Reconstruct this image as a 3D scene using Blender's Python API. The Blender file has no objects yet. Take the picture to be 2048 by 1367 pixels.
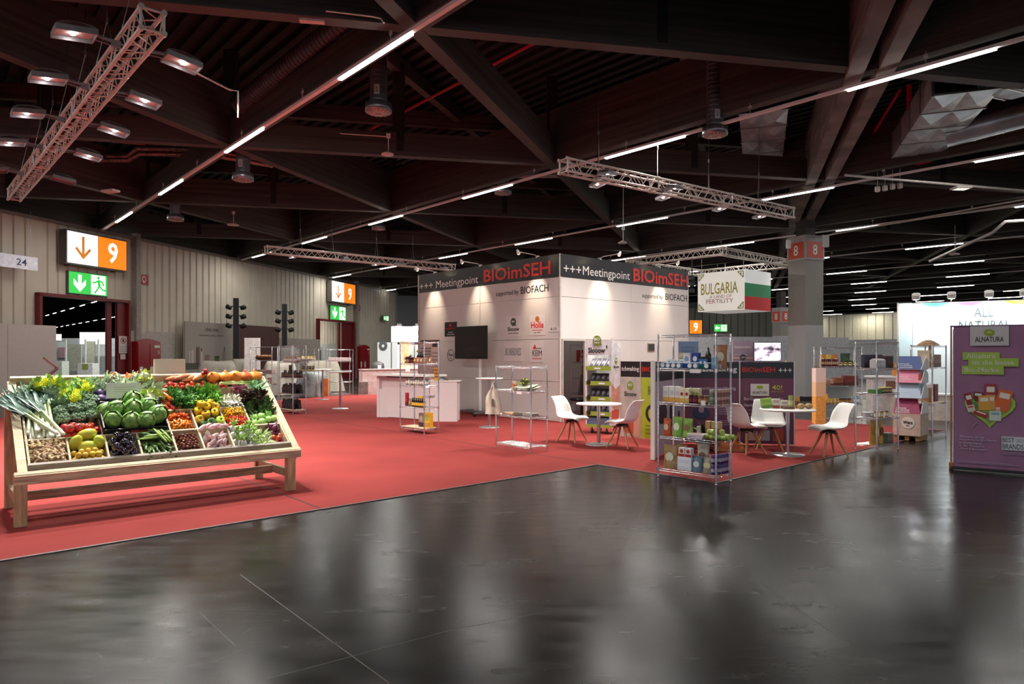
import bpy, math, random
from mathutils import Vector, Matrix, Euler
SC = bpy.context.scene
COL = SC.collection
R = math.radians
PI = math.pi
random.seed(7)

# ---------------------------------------------------------------- camera, world, exposure, lights
EYE = 1.605
FPX = 1365.0
cd = bpy.data.cameras.new('camera'); cam = bpy.data.objects.new('camera', cd); COL.objects.link(cam)
cam.location = (0, 0, EYE); cam.rotation_euler = (R(90), 0, 0)
cd.sensor_width = 36.0; cd.lens = 36.0 * FPX / 2048.0
cd.shift_y = 23.5 / 2048.0
cd.clip_start = 0.05; cd.clip_end = 300
SC.camera = cam
SC.view_settings.view_transform = 'Standard'; SC.view_settings.look = 'None'
SC.view_settings.gamma = 1.0; SC.view_settings.use_curve_mapping = False
SC.view_settings.exposure = 0.4
w = bpy.data.worlds.new('hall_air'); SC.world = w; w.use_nodes = True
w.node_tree.nodes['Background'].inputs[0].default_value = (0.86, 0.87, 0.95, 1)
w.node_tree.nodes['Background'].inputs[1].default_value = 0.6
try:
    SC.cycles.use_light_tree = True
    SC.cycles.max_bounces = 6; SC.cycles.diffuse_bounces = 3; SC.cycles.glossy_bounces = 3
    SC.cycles.transmission_bounces = 4; SC.cycles.transparent_max_bounces = 8
    SC.cycles.sample_clamp_indirect = 6.0; SC.cycles.caustics_reflective = False; SC.cycles.caustics_refractive = False
    SC.cycles.use_denoising = True
except Exception:
    pass

AB = 41.4                              # the fair grid is turned by this angle against the view
DB = Vector((math.cos(R(AB)), math.sin(R(AB)), 0))
DA = Vector((-math.sin(R(AB)), math.cos(R(AB)), 0))
STRIP_Z = 6.10
LIGHT_C = (1.0, 0.97, 0.91)

def area_lamp(name, loc, rotz, sx, sy, watt, color=LIGHT_C, parent=None, direction=(0, 0, -1), spread=None):
    l = bpy.data.lights.new(name, 'AREA'); l.shape = 'RECTANGLE'; l.size = sx; l.size_y = sy
    l.energy = watt; l.color = color
    if spread: l.spread = spread
    o = bpy.data.objects.new(name, l); COL.objects.link(o)
    d = Vector(direction)
    o.rotation_euler = Euler((0, 0, rotz)) if d.z < -0.999 else d.to_track_quat('-Z', 'Y').to_euler()
    o.location = loc
    if parent: o.parent = parent
    return o

def spot_lamp(name, loc, target, watt, angle=60, blend=0.6, color=(1, 0.9, 0.75), radius=0.04, parent=None):
    l = bpy.data.lights.new(name, 'SPOT'); l.energy = watt; l.color = color
    l.spot_size = R(angle); l.spot_blend = blend; l.shadow_soft_size = radius
    o = bpy.data.objects.new(name, l); COL.objects.link(o)
    o.location = loc; o.rotation_euler = (Vector(target) - Vector(loc)).to_track_quat('-Z', 'Y').to_euler()
    if parent: o.parent = parent
    return o

# ---------------------------------------------------------------- materials
def srgb(c):
    if isinstance(c, str):
        c = tuple(int(c[i:i + 2], 16) / 255 for i in (0, 2, 4))
    return tuple((x / 12.92 if x <= 0.04045 else ((x + 0.055) / 1.055) ** 2.4) for x in c)

MATS = {}
def mat(key, col, rough=0.55, metal=0.0, var=0.10, scale=8.0, rnd=0.0, bump=0.0, emit=0.0, spec=0.5, wood=False, col2=None, trans=0.0, coat=0.0, alpha=1.0, stretch=None):
    if key in MATS: return MATS[key]
    m = bpy.data.materials.new(key); m.use_nodes = True
    nt = m.node_tree; N = nt.nodes; L = nt.links
    b = N['Principled BSDF']
    c = srgb(col)
    b.inputs['Roughness'].default_value = rough; b.inputs['Metallic'].default_value = metal
    b.inputs['Specular IOR Level'].default_value = spec
    b.inputs['Coat Weight'].default_value = coat
    b.inputs['Transmission Weight'].default_value = trans
    b.inputs['Alpha'].default_value = alpha
    tc = N.new('ShaderNodeTexCoord')
    nz = N.new('ShaderNodeTexNoise'); nz.inputs['Scale'].default_value = scale; nz.inputs['Detail'].default_value = 4
    vec = tc.outputs['Object']
    if wood or stretch:
        mp = N.new('ShaderNodeMapping'); mp.inputs['Scale'].default_value = stretch or (1.0, 9.0, 9.0)
        L.new(vec, mp.inputs['Vector']); vec = mp.outputs['Vector']
    L.new(vec, nz.inputs['Vector'])
    mx = N.new('ShaderNodeMix'); mx.data_type = 'RGBA'
    c2 = srgb(col2) if col2 else tuple(x * (1 - var * 2) for x in c)
    c1 = c if col2 else tuple(min(1, x * (1 + var)) for x in c)
    mx.inputs['A'].default_value = (*c1, 1); mx.inputs['B'].default_value = (*c2, 1)
    rp = N.new('ShaderNodeMapRange'); rp.inputs['From Min'].default_value = 0.3; rp.inputs['From Max'].default_value = 0.7
    L.new(nz.outputs['Fac'], rp.inputs['Value']); L.new(rp.outputs['Result'], mx.inputs['Factor'])
    out = mx.outputs['Result']
    if rnd:
        oi = N.new('ShaderNodeObjectInfo'); hs = N.new('ShaderNodeHueSaturation')
        r1 = N.new('ShaderNodeMapRange'); r1.inputs['To Min'].default_value = 1 - rnd; r1.inputs['To Max'].default_value = 1 + rnd
        r2 = N.new('ShaderNodeMapRange'); r2.inputs['To Min'].default_value = 0.5 - rnd * 0.06; r2.inputs['To Max'].default_value = 0.5 + rnd * 0.06
        L.new(oi.outputs['Random'], r1.inputs['Value']); L.new(r1.outputs['Result'], hs.inputs['Value'])
        L.new(oi.outputs['Random'], r2.inputs['Value']); L.new(r2.outputs['Result'], hs.inputs['Hue'])
        L.new(out, hs.inputs['Color']); out = hs.outputs['Color']
    L.new(out, b.inputs['Base Color'])
    if emit:
        L.new(out, b.inputs['Emission Color']); b.inputs['Emission Strength'].default_value = emit
    if bump:
        bp = N.new('ShaderNodeBump'); bp.inputs['Strength'].default_value = bump; bp.inputs['Distance'].default_value = 0.02
        L.new(nz.outputs['Fac'], bp.inputs['Height']); L.new(bp.outputs['Normal'], b.inputs['Normal'])
    MATS[key] = m
    return m

def P(hexcol, rough=0.45):                       # printed / painted colour
    return mat('paint_' + hexcol, hexcol, rough=rough, var=0.02)

# ---------------------------------------------------------------- mesh collecting
class MB:
    def __init__(s): s.v = []; s.f = []; s.m = []; s.sm = []
    def add(s, vs, fs, mi=0, smooth=False, M=None):
        k = len(s.v)
        s.v += [tuple(M @ Vector(p)) if M is not None else tuple(p) for p in vs]
        s.f += [tuple(i + k for i in f) for f in fs]; s.m += [mi] * len(fs); s.sm += [smooth] * len(fs)
        return s
    def box(s, c, d, mi=0, M=None, bev=0.0):
        x, y, z = c; a, b_, e = d[0] / 2, d[1] / 2, d[2] / 2
        if bev > 0:                              # chamfer on the vertical and horizontal rims
            t = min(bev, a * .9, b_ * .9, e * .9); vs = []
            for sz in (-1, 1):
                for lvl in ((0, t), (1, 0)):
                    pass
            rings = [(-e, t), (-e + t, 0), (e - t, 0), (e, t)]
            for zz, ins in rings:
                A, B_ = a - ins, b_ - ins
                q = t if ins == 0 else t * .5
                for px, py in ((-A + q, -B_), (A - q, -B_), (A, -B_ + q), (A, B_ - q), (A - q, B_), (-A + q, B_), (-A, B_ - q), (-A, -B_ + q)):
                    vs.append((x + px, y + py, z + zz))
            fs = [tuple(range(7, -1, -1)), tuple(range(24, 32))]
            for r in range(3):
                for i in range(8):
                    j = (i + 1) % 8; fs.append((r * 8 + i, r * 8 + j, r * 8 + 8 + j, r * 8 + 8 + i))
            return s.add(vs, fs, mi, False, M)
        vs = [(x + i * a, y + j * b_, z + k * e) for k in (-1, 1) for j in (-1, 1) for i in (-1, 1)]
        return s.add(vs, [(0, 2, 3, 1), (4, 5, 7, 6), (0, 1, 5, 4), (2, 6, 7, 3), (0, 4, 6, 2), (1, 3, 7, 5)], mi, False, M)
    def bar(s, p, q, wd, ht, mi=0, up=(0, 0, 1)):        # rectangular bar between two points
        p, q = Vector(p), Vector(q); d = (q - p); l = d.length; d.normalize()
        u = Vector(up)
        sx = d.cross(u)
        if sx.length < 1e-4: sx = d.cross(Vector((1, 0, 0)))
        sx.normalize(); sz = sx.cross(d)
        M = Matrix((( d.x, sx.x, sz.x, (p.x + q.x) / 2), (d.y, sx.y, sz.y, (p.y + q.y) / 2), (d.z, sx.z, sz.z, (p.z + q.z) / 2), (0, 0, 0, 1)))
        return s.box((0, 0, 0), (l, wd, ht), mi, M)
    def tube(s, pts, r, n=8, mi=0, caps=True, radii=None):
        pts = [Vector(p) for p in pts]; vs = []; fs = []
        up = None
        for i, p in enumerate(pts):
            d = (pts[min(i + 1, len(pts) - 1)] - pts[max(i - 1, 0)]).normalized()
            if up is None: up = Vector((0, 0, 1)) if abs(d.z) < 0.9 else Vector((1, 0, 0))
            a = d.cross(up).normalized(); b_ = a.cross(d); up = b_
            rr = radii[i] if radii else r
            for k in range(n):
                t = 2 * PI * k / n; vs.append(p + a * (rr * math.cos(t)) + b_ * (rr * math.sin(t)))
        for i in range(len(pts) - 1):
            for k in range(n):
                j = (k + 1) % n; fs.append((i * n + k, i * n + j, (i + 1) * n + j, (i + 1) * n + k))
        s.add(vs, fs, mi, True)
        if caps:
            s.add(vs[:n], [tuple(range(n - 1, -1, -1))], mi); s.add(vs[-n:], [tuple(range(n))], mi)
        return s
    def lathe(s, prof, n=16, mi=0, M=None, lobes=0, amp=0.0, smooth=True, ex=1.0, ey=1.0):
        vs = []; fs = []
        for r, z in prof:
            for k in range(n):
                t = 2 * PI * k / n; q = r * (1 + amp * math.cos(lobes * t)) if lobes else r
                vs.append((q * math.cos(t) * ex, q * math.sin(t) * ey, z))
        for i in range(len(prof) - 1):
            for k in range(n):
                j = (k + 1) % n; fs.append((i * n + k, i * n + j, (i + 1) * n + j, (i + 1) * n + k))
        s.add(vs, fs, mi, smooth, M)
        if prof[0][0] > 1e-5: s.add(vs[:n], [tuple(range(n - 1, -1, -1))], mi, False, M)
        if prof[-1][0] > 1e-5: s.add(vs[-n:], [tuple(range(n))], mi, False, M)
        return s
    def ball(s, c, r, n=10, m=7, mi=0, M=None, jit=0.0, rng=random):
        if not hasattr(r, '__len__'): r = (r, r, r)
        vs = [(c[0], c[1], c[2] - r[2])]; fs = []
        for i in range(1, m):
            t = PI * i / m - PI / 2
            for k in range(n):
                a = 2 * PI * k / n; g = 1 + (rng.uniform(-jit, jit) if jit else 0)
                vs.append((c[0] + g * r[0] * math.cos(t) * math.cos(a), c[1] + g * r[1] * math.cos(t) * math.sin(a), c[2] + g * r[2] * math.sin(t)))
        vs.append((c[0], c[1], c[2] + r[2]))
        for k in range(n): fs.append((0, 1 + (k + 1) % n, 1 + k))
        for i in range(m - 2):
            for k in range(n):
                j = (k + 1) % n; a = 1 + i * n; fs.append((a + k, a + j, a + n + j, a + n + k))
        e = len(vs) - 1; a = 1 + (m - 2) * n
        for k in range(n): fs.append((a + k, a + (k + 1) % n, e))
        return s.add(vs, fs, mi, True, M)
    def poly(s, pts, z0, z1, mi=0, plane='xy', M=None):     # extruded polygon
        n = len(pts)
        if plane == 'xy': vs = [(x, y, z0) for x, y in pts] + [(x, y, z1) for x, y in pts]
        else: vs = [(x, z0, y) for x, y in pts] + [(x, z1, y) for x, y in pts]
        fs = [tuple(range(n)), tuple(range(2 * n - 1, n - 1, -1))] + [(i, i + n, (i + 1) % n + n, (i + 1) % n) for i in range(n)]
        return s.add(vs, fs, mi, False, M)
    def grid(s, fn, nu, nv, mi=0, smooth=True, thick=0.0):
        vs = [fn(i / (nu - 1), j / (nv - 1)) for j in range(nv) for i in range(nu)]
        fs = [(j * nu + i, j * nu + i + 1, (j + 1) * nu + i + 1, (j + 1) * nu + i) for j in range(nv - 1) for i in range(nu - 1)]
        return s.add(vs, fs, mi, smooth)
    def build(s, name, mats, parent=None, loc=None, fix=False):
        me = bpy.data.meshes.new(name); me.from_pydata(s.v, [], s.f)
        for m in (mats if isinstance(mats, (list, tuple)) else [mats]): me.materials.append(m)
        me.polygons.foreach_set('material_index', s.m); me.polygons.foreach_set('use_smooth', s.sm)
        me.update()
        if fix:
            import bmesh
            bm = bmesh.new(); bm.from_mesh(me); bmesh.ops.recalc_face_normals(bm, faces=bm.faces); bm.to_mesh(me); bm.free()
        o = bpy.data.objects.new(name, me); COL.objects.link(o)
        if parent: o.parent = parent
        if loc is not None: o.location = loc
        return o

def tag(o, label=None, cat=None, group=None, kind=None):
    if label: o['label'] = label
    if cat: o['category'] = cat
    if group: o['group'] = group
    if kind: o['kind'] = kind
    return o
def thing(name, label, cat, loc=(0, 0, 0), rz=0.0, group=None):
    o = bpy.data.objects.new(name, None); COL.objects.link(o); o.empty_display_size = 0.2
    o.location = loc; o.rotation_euler = (0, 0, rz)
    return tag(o, label, cat, group)
def struct(o): o['kind'] = 'structure'; return o
KIDS = {}
def dup(root, loc=None, rot=None, label=None, group=None, scale=None):
    def cp(o, parent):
        c = o.copy(); COL.objects.link(c)
        if parent is not None: c.parent = parent
        for ch in o.children: cp(ch, c)
        return c
    r = cp(root, None)
    if loc is not None: r.location = loc
    if rot is not None:
        if isinstance(rot, Matrix): r.rotation_euler = rot.to_euler()
        elif isinstance(rot, (tuple, list, Euler)): r.rotation_euler = rot
        else: r.rotation_euler = (0, 0, rot)
    if scale is not None: r.scale = (scale, scale, scale) if not hasattr(scale, '__len__') else scale
    if label: r['label'] = label
    if group: r['group'] = group
    return r

def text(s, x, z, w, h, m, parent, y=-0.004, name='lettering', bold=0.0, align='L', rot=None, fitw=True, label=None, shear=0.0):
    """lettering on an upright panel: lower left corner x,z, fitted into w by h"""
    cu = bpy.data.curves.new(name, 'FONT'); cu.body = s; cu.extrude = 0.004; cu.offset = bold; cu.resolution_u = 2; cu.shear = shear
    t = bpy.data.objects.new('tmp', cu); me = bpy.data.meshes.new_from_object(t)
    bpy.data.objects.remove(t); bpy.data.curves.remove(cu)
    xs = [v.co.x for v in me.vertices]; ys = [v.co.y for v in me.vertices]
    x0, x1, y0, y1 = min(xs), max(xs), min(ys), max(ys)
    kx = w / (x1 - x0); ky = h / (y1 - y0)
    if not fitw: kx = ky
    for v in me.vertices:
        X = x + (v.co.x - x0) * kx; Z = z + (v.co.y - y0) * ky
        if align == 'C': X = x + (v.co.x - (x0 + x1) / 2) * kx
        v.co = Vector((X, y - v.co.z * 0.3, Z))
    me.materials.append(m); me.name = name
    o = bpy.data.objects.new(name, me); COL.objects.link(o); o.parent = parent
    if rot is not None: o.matrix_local = rot
    if label: o['label'] = label
    return o
def decal(name, x, z, w, h, m, parent, y=-0.003, t=0.003, rot=None, label=None):
    b = MB(); b.box((x + w / 2, y, z + h / 2), (w, t, h)); o = b.build(name, m, parent)
    if rot is not None: o.matrix_local = rot
    if label: o['label'] = label
    return o
def disc(name, x, z, rx, rz, m, parent, y=-0.004, t=0.004, n=24, inner=0.0, label=None):
    b = MB()
    if inner:
        vs = []
        for k in range(n):
            a = 2 * PI * k / n
            for q in (1, inner):
                for yy in (y - t / 2, y + t / 2): vs.append((x + rx * q * math.cos(a), yy, z + rz * q * math.sin(a)))
        fs = []
        for k in range(n):
            i, j = 4 * k, 4 * ((k + 1) % n)
            fs += [(i, j, j + 2, i + 2), (i + 1, i + 3, j + 3, j + 1), (i, i + 1, j + 1, j), (i + 2, j + 2, j + 3, i + 3)]
        b.add(vs, fs)
    else:
        b.poly([(x + rx * math.cos(2 * PI * k / n), z + rz * math.sin(2 * PI * k / n)) for k in range(n)], y - t / 2, y + t / 2, plane='xz')
    o = b.build(name, m, parent)
    if label: o['label'] = label
    return o
def shape(name, pts, m, parent, y=-0.004, t=0.004, label=None):
    b = MB(); b.poly(pts, y - t / 2, y + t / 2, plane='xz'); o = b.build(name, m, parent)
    if label: o['label'] = label
    return o

WHITE = mat('white_board', 'c9c1bd', rough=0.5, var=0.015, scale=2)
WHITEP = mat('white_plastic', 'efece6', rough=0.3, var=0.01)
CHROME = mat('chrome', 'd8d8dc', rough=0.18, metal=1.0, var=0.03)
ALU = mat('aluminium', 'd8cdc6', rough=0.36, metal=0.45, var=0.05)
STEEL = mat('brushed_steel', 'b8b8ba', rough=0.28, metal=1.0, var=0.04)
BLACK = mat('black_satin', '17161a', rough=0.42, var=0.05)
BLACKB = mat('black_board', '1f1e24', rough=0.32, var=0.03)
INK = P('1c1b1e'); PW = P('f4f2ee'); PRED = P('d8262c'); PORG = P('e2502f')
GREY = mat('grey_print', '8b8684', rough=0.5)
# ================================================================ the setting
# floor: polished black mastic asphalt, scuffed
def floor_material():
    m = bpy.data.materials.new('polished_asphalt'); m.use_nodes = True
    nt = m.node_tree; N = nt.nodes; L = nt.links; b = N['Principled BSDF']
    tc = N.new('ShaderNodeTexCoord')
    n1 = N.new('ShaderNodeTexNoise'); n1.inputs['Scale'].default_value = 0.9; n1.inputs['Detail'].default_value = 9; n1.inputs['Roughness'].default_value = 0.68
    L.new(tc.outputs['Object'], n1.inputs['Vector'])
    mp = N.new('ShaderNodeMapping'); mp.inputs['Rotation'].default_value = (0, 0, R(-41)); mp.inputs['Scale'].default_value = (1.0, 4.0, 1)
    L.new(tc.outputs['Object'], mp.inputs['Vector'])
    n2 = N.new('ShaderNodeTexNoise'); n2.inputs['Scale'].default_value = 1.6; n2.inputs['Detail'].default_value = 3; n2.inputs['Roughness'].default_value = 0.6
    L.new(mp.outputs['Vector'], n2.inputs['Vector'])
    # thin scratches: edges of stretched cells
    mp3 = N.new('ShaderNodeMapping'); mp3.inputs['Rotation'].default_value = (0, 0, R(-24)); mp3.inputs['Scale'].default_value = (0.35, 2.6, 1)
    L.new(tc.outputs['Object'], mp3.inputs['Vector'])
    vo = N.new('ShaderNodeTexVoronoi'); vo.feature = 'DISTANCE_TO_EDGE'; vo.inputs['Scale'].default_value = 3.4; vo.inputs['Randomness'].default_value = 1.0
    L.new(mp3.outputs['Vector'], vo.inputs['Vector'])
    sc = N.new('ShaderNodeMapRange'); sc.inputs['From Min'].default_value = 0.0; sc.inputs['From Max'].default_value = 0.0045; sc.inputs['To Min'].default_value = 1; sc.inputs['To Max'].default_value = 0
    L.new(vo.outputs['Distance'], sc.inputs['Value'])
    brk = N.new('ShaderNodeMapRange'); brk.inputs['From Min'].default_value = 0.50; brk.inputs['From Max'].default_value = 0.60
    L.new(n1.outputs['Fac'], brk.inputs['Value'])
    mu = N.new('ShaderNodeMath'); mu.operation = 'MULTIPLY'; L.new(sc.outputs['Result'], mu.inputs[0]); L.new(brk.outputs['Result'], mu.inputs[1])
    mx = N.new('ShaderNodeMix'); mx.data_type = 'RGBA'
    mx.inputs['A'].default_value = (0.0065, 0.0055, 0.0052, 1); mx.inputs['B'].default_value = (0.019, 0.0165, 0.0155, 1)
    r0 = N.new('ShaderNodeMapRange'); r0.inputs['From Min'].default_value = 0.3; r0.inputs['From Max'].default_value = 0.72
    L.new(n1.outputs['Fac'], r0.inputs['Value']); L.new(r0.outputs['Result'], mx.inputs['Factor'])
    m2 = N.new('ShaderNodeMix'); m2.data_type = 'RGBA'; m2.inputs['B'].default_value = (0.10, 0.092, 0.085, 1)
    L.new(mx.outputs['Result'], m2.inputs['A']); L.new(mu.outputs[0], m2.inputs['Factor'])
    L.new(m2.outputs['Result'], b.inputs['Base Color']); b.inputs['Specular IOR Level'].default_value = 0.2
    rr = N.new('ShaderNodeMapRange'); rr.inputs['From Min'].default_value = 0.35; rr.inputs['From Max'].default_value = 0.65
    rr.inputs['To Min'].default_value = 0.17; rr.inputs['To Max'].default_value = 0.30
    av = N.new('ShaderNodeMath'); av.operation = 'MULTIPLY_ADD'; av.inputs[1].default_value = 0.5
    L.new(n1.outputs['Fac'], av.inputs[0])
    h = N.new('ShaderNodeMath'); h.operation = 'MULTIPLY'; h.inputs[1].default_value = 0.5; L.new(n2.outputs['Fac'], h.inputs[0]); L.new(h.outputs[0], av.inputs[2])
    L.new(av.outputs[0], rr.inputs['Value']); L.new(rr.outputs['Result'], b.inputs['Roughness'])
    bp = N.new('ShaderNodeBump'); bp.inputs['Strength'].default_value = 0.03; bp.inputs['Distance'].default_value = 0.01
    L.new(n2.outputs['Fac'], bp.inputs['Height']); L.new(bp.outputs['Normal'], b.inputs['Normal'])
    return m
b = MB(); b.box((0, 62, -0.05), (230, 164, 0.1)); struct(b.build('floor', floor_material()))

def GP(px, py): y = EYE * FPX / (py - 707); return Vector(((px - 1024) / FPX * y, y, 0.0004))
for i, (p, q, w_) in enumerate(((GP(480, 1148), GP(778, 1365), 0.006), (GP(534, 1357), GP(907, 1258), 0.004), (GP(907, 1258), GP(1100, 1222), 0.003), (GP(400, 1225), GP(470, 1290), 0.003), (GP(1500, 1150), GP(1700, 1290), 0.003), (GP(1290, 1010), GP(1230, 1130), 0.003))):
    b = MB(); b.bar(p, q, w_, 0.0006); struct(b.build('floor_line_%d' % (i + 1), mat('scored_line', '4a4542', rough=0.5)))

# red carpet laid on the fair grid
CARPET = mat('red_needle_felt', '883633', rough=0.95, var=0.07, scale=0.8, bump=0.15, spec=0.1)
k0 = Vector((1.244, 9.87, 0))
front_l = k0 - DB * 12.0
cpts = [front_l, k0, Vector((2.54, 8.47, 0)), Vector((2.54, 8.47, 0)) + DB * 8.75]
e = cpts[-1]
cpts += [e + DA * 4.6, Vector((6.1, 17.2, 0)), Vector((6.0, 24, 0)), Vector((-1.0, 31.0, 0)), Vector((-5.3, 28.6, 0)), Vector((-8.3, 23.1, 0)), Vector((-16.5, 12, 0))]
b = MB(); b.poly([(p.x, p.y) for p in cpts], 0.0, 0.007)
carpet = tag(b.build('carpet', CARPET), 'bright red fair carpet covering the middle of the dark hall floor', 'carpet')
SEAM = mat('carpet_seam', '3c1214', rough=0.9)
b = MB()
for p, q in ((Vector((1.244, 9.87, 0)), Vector((-6.3, 18.5, 0))), (k0 - DB * 4.28 , k0 - DB * 4.28 + DA * 3.2), (Vector((-4.3, 19.1, 0)) , Vector((-2.9, 17.3, 0)))):
    b.bar(p + Vector((0, 0, 0.0072)), q + Vector((0, 0, 0.0072)), 0.022, 0.0018)
b.build('seam_tape', SEAM, carpet)
b = MB(); edge = mat('edge_tape', '5a4a4a', rough=0.5)
for i in range(3): b.bar(cpts[i] + Vector((0, 0, 0.003)), cpts[i + 1] + Vector((0, 0, 0.003)), 0.03, 0.011)
b.build('edge_trim', edge, carpet)

# ---------------------------------------------------------------- ceiling deck and timber beams
BEAM = mat('stained_glulam', '4b4441', rough=0.62, var=0.22, scale=1.4, stretch=(0.25, 0.25, 9), spec=0.25, bump=0.1)
BEAM_L = mat('lit_glulam', '77706c', rough=0.7, var=0.25, scale=2.0, stretch=(0.6, 0.6, 6), spec=0.2)  # paler timber for the twin beams: light from below put into the colour
DECK = mat('roof_deck', '292627', rough=0.7, var=0.15, spec=0.2)
ROOF_Z = 8.75
b = MB(); b.box((0, 69, ROOF_Z + 0.2), (230, 150, 0.1))
cc = Vector((0, 22, 0))
for i in range(-95, 130):
    p = cc + DB * (i * 0.36); b.bar(p - DA * 26 + Vector((0, 0, ROOF_Z + 0.07)), p + DA * 44 + Vector((0, 0, ROOF_Z + 0.07)), 0.17, 0.12)
struct(b.build('ceiling', DECK))
N0 = Vector((-4.03, 22.9, 6.33)); ED = 7.6
E1 = Vector((math.sin(R(41.4)), -math.cos(R(41.4)), 0)) * ED
E2 = Vector((math.cos(R(71.4)), math.sin(R(71.4)), 0)) * ED
E3 = E1 + E2
ti = [0]
def beam(p, q, w_, h_, zb, m=BEAM):
    ti[0] += 1
    b = MB(); u = Vector((0, 0, zb + h_ / 2)); p = Vector((p.x, p.y, 0)); q = Vector((q.x, q.y, 0))
    b.bar(p + u, q + u, w_, h_)
    return struct(b.build('trim_%d' % ti[0], m))
for k in range(-3, 7):                     # beams running with the light strips
    c_ = N0 + E2 * k
    beam(c_ - E1 * 6, c_ + E1 * 5, 0.24, 0.56 if k == -1 else 1.35, 6.33 + 0.004 * (k % 3))
for k in range(-3, 8):                     # beams running away from the viewer
    c_ = N0 + E1 * k
    if k == 2:
        nrm = Vector((E2.y, -E2.x, 0)).normalized() * 0.235
        for s_ in (-1, 1): beam(c_ - E2 * 4 + nrm * s_, c_ + E2 * 6 + nrm * s_, 0.26, 1.38, 6.28, BEAM_L)
    else: beam(c_ - E2 * 4, c_ + E2 * 6, 0.24, 0.68 if k == 1 else 1.30, 6.335)
for k in range(-4, 7):                     # cross beams
    c_ = N0 + E2 * k
    d_ = 1.42 if k in (-2, -3) else (0.8 if k == 0 else 0.56)
    beam(c_ - E3 * 5, c_ + E3 * 7, 0.24, d_, 6.345)
for k in range(-3, 6):                     # upper chords under the deck
    c_ = N0 + E2 * (k + 0.5)
    beam(c_ - E3 * 5, c_ + E3 * 7, 0.2, 0.42, 8.2)
    c_ = N0 + E1 * (k + 0.5)
    beam(c_ - E2 * 4, c_ + E2 * 6, 0.2, 0.36, 8.36)
b = MB()                                   # short posts between the chords
for i in range(-3, 6):
    for j in range(-3, 5):
        for f in (Vector((0, 0, 0)), E3 * 0.5):
            p = N0 + E1 * i + E2 * j + f
            if 2 < p.y < 50: b.box((p.x, p.y, 7.5), (0.26, 0.26, 2.1))
ti[0] += 1; struct(b.build('trim_%d' % ti[0], DECK))

# ---------------------------------------------------------------- continuous light strips
RAIL = mat('strip_rail', 'f2ecec', rough=0.4, var=0.02)
LED = mat('led_diffuser', 'fffdf4', emit=9.0, var=0.0)
PHASE = {0: 0.6, 1: 1.48, 2: 1.95, 3: 2.25, 4: 3.15, 5: 3.5, 6: 0.55, 7: 2.0, 8: 0.2, 9: 3.0, 10: 1.2, 11: 2.6, 12: 0.4, 13: 3.3}
WHERE = {0: 'near one left of the rack', 1: 'over the vegetable rack', 2: 'passing above the meeting booth', 3: 'passing just before the 8 column', 4: 'first one beyond the 8 column',
         5: 'second one beyond the 8 column', 6: 'third one beyond the 8 column', 7: 'fourth one beyond the 8 column', 8: 'fifth one beyond the 8 column', 9: 'seventh one counted from the meeting booth', 10: 'sixth one beyond the 8 column', 11: 'third from last, over the far hall', 12: 'next to last, over the far hall', 13: 'farthest of all, low over the far wall'}
LP = 4.05; sa = math.cos(R(AB)); ca = math.sin(R(AB))
for k in range(0, 14):
    c_ = 5.28 + 6.72 * (k - 1)
    base = DB * c_                               # foot of the perpendicular
    def pt(y):                                   # point of the strip line at depth y
        t = (y - base.y) / DA.y; return base + DA * t
    y0, y1 = (1.0, 44) if k < 2 else ((4, 128) if k < 4 else (max(6, 3.2 * k), 86))
    if k == 0: y0, y1 = 0.5, 24
    root = thing('strip_light', 'ceiling light strip with lit and blank stretches, %s' % WHERE[k], 'ceiling light', pt((y0 + y1) / 2) + Vector((0, 0, STRIP_Z)), R(AB + 90), 'ceiling light strips')
    half = (pt(y1) - pt(y0)).length / 2
    b = MB(); b.box((0, 0, 0.035), (half * 2, 0.075, 0.05)); b.build('rail', RAIL, root)
    for i in range(int(half * 2 / 3.0) + 1):
        x = -half + 3.0 * i
        if k > 5: break
        b = MB(); b.tube([(x, 0, 0.06), (x, 0, 0.27)], 0.007, 5); b.bar((x - 0.03, 0, 0.2), (x + 0.03, 0, 0.2), 0.02, 0.05); b.build('hanger', ALU, root)
    n = 0; y = PHASE[k] - 5 * LP
    ym = (y0 + y1) / 2
    while y < y1:
        if y >= y0 and y + 1.6 <= y1:
            t0 = (y - ym) / DA.y; ln = 1.6 / DA.y
            b = MB(); b.box((t0 + ln / 2, 0, -0.005), (ln, 0.062, 0.03)); b.build('diffuser', LED, root)
            if y < 46 or (k in (2, 3) and y < 66):
                area_lamp('strip_lamp', (t0 + ln / 2, 0, -0.03), 0, ln, 0.06, 55, parent=root)
        y += LP

# ---------------------------------------------------------------- left hall wall (clad with profiled sheet)
CLAD = mat('profiled_sheet', 'cbc2b2', rough=0.5, var=0.04, scale=1.5, spec=0.35)
def clad(b, s0, s1, z0, z1, period=0.40, depth=0.05):
    pts = [(s0, 0)]
    x = math.ceil(s0 / period) * period
    while x + 0.10 < s1:
        if x > s0 + 0.01: pts += [(x, 0), (x + 0.025, depth), (x + 0.085, depth), (x + 0.11, 0)]
        x += period
    pts.append((s1, 0))
    v = [(px, py, z0) for px, py in pts] + [(px, py, z1) for px, py in pts]; n = len(pts)
    b.add(v, [(i, i + 1, i + 1 + n, i + n) for i in range(n - 1)])
    b.box(((s0 + s1) / 2, depth + 0.08, (z0 + z1) / 2), (s1 - s0, 0.10, z1 - z0))
WL = thing('wall_left', None, None, (-16.2, 21.55, 0), R(75.1)); struct(WL)
WTOP = 6.08
b = MB()
clad(b, -14, 1.28, 0, WTOP); clad(b, 1.28, 4.95, 3.58, WTOP); clad(b, 4.95, 18.8, 0, WTOP)
clad(b, 18.8, 23.0, 3.56, WTOP); clad(b, 23.0, 29.8, 0, WTOP)
struct(b.build('wall_left_cladding', CLAD, WL))
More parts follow.
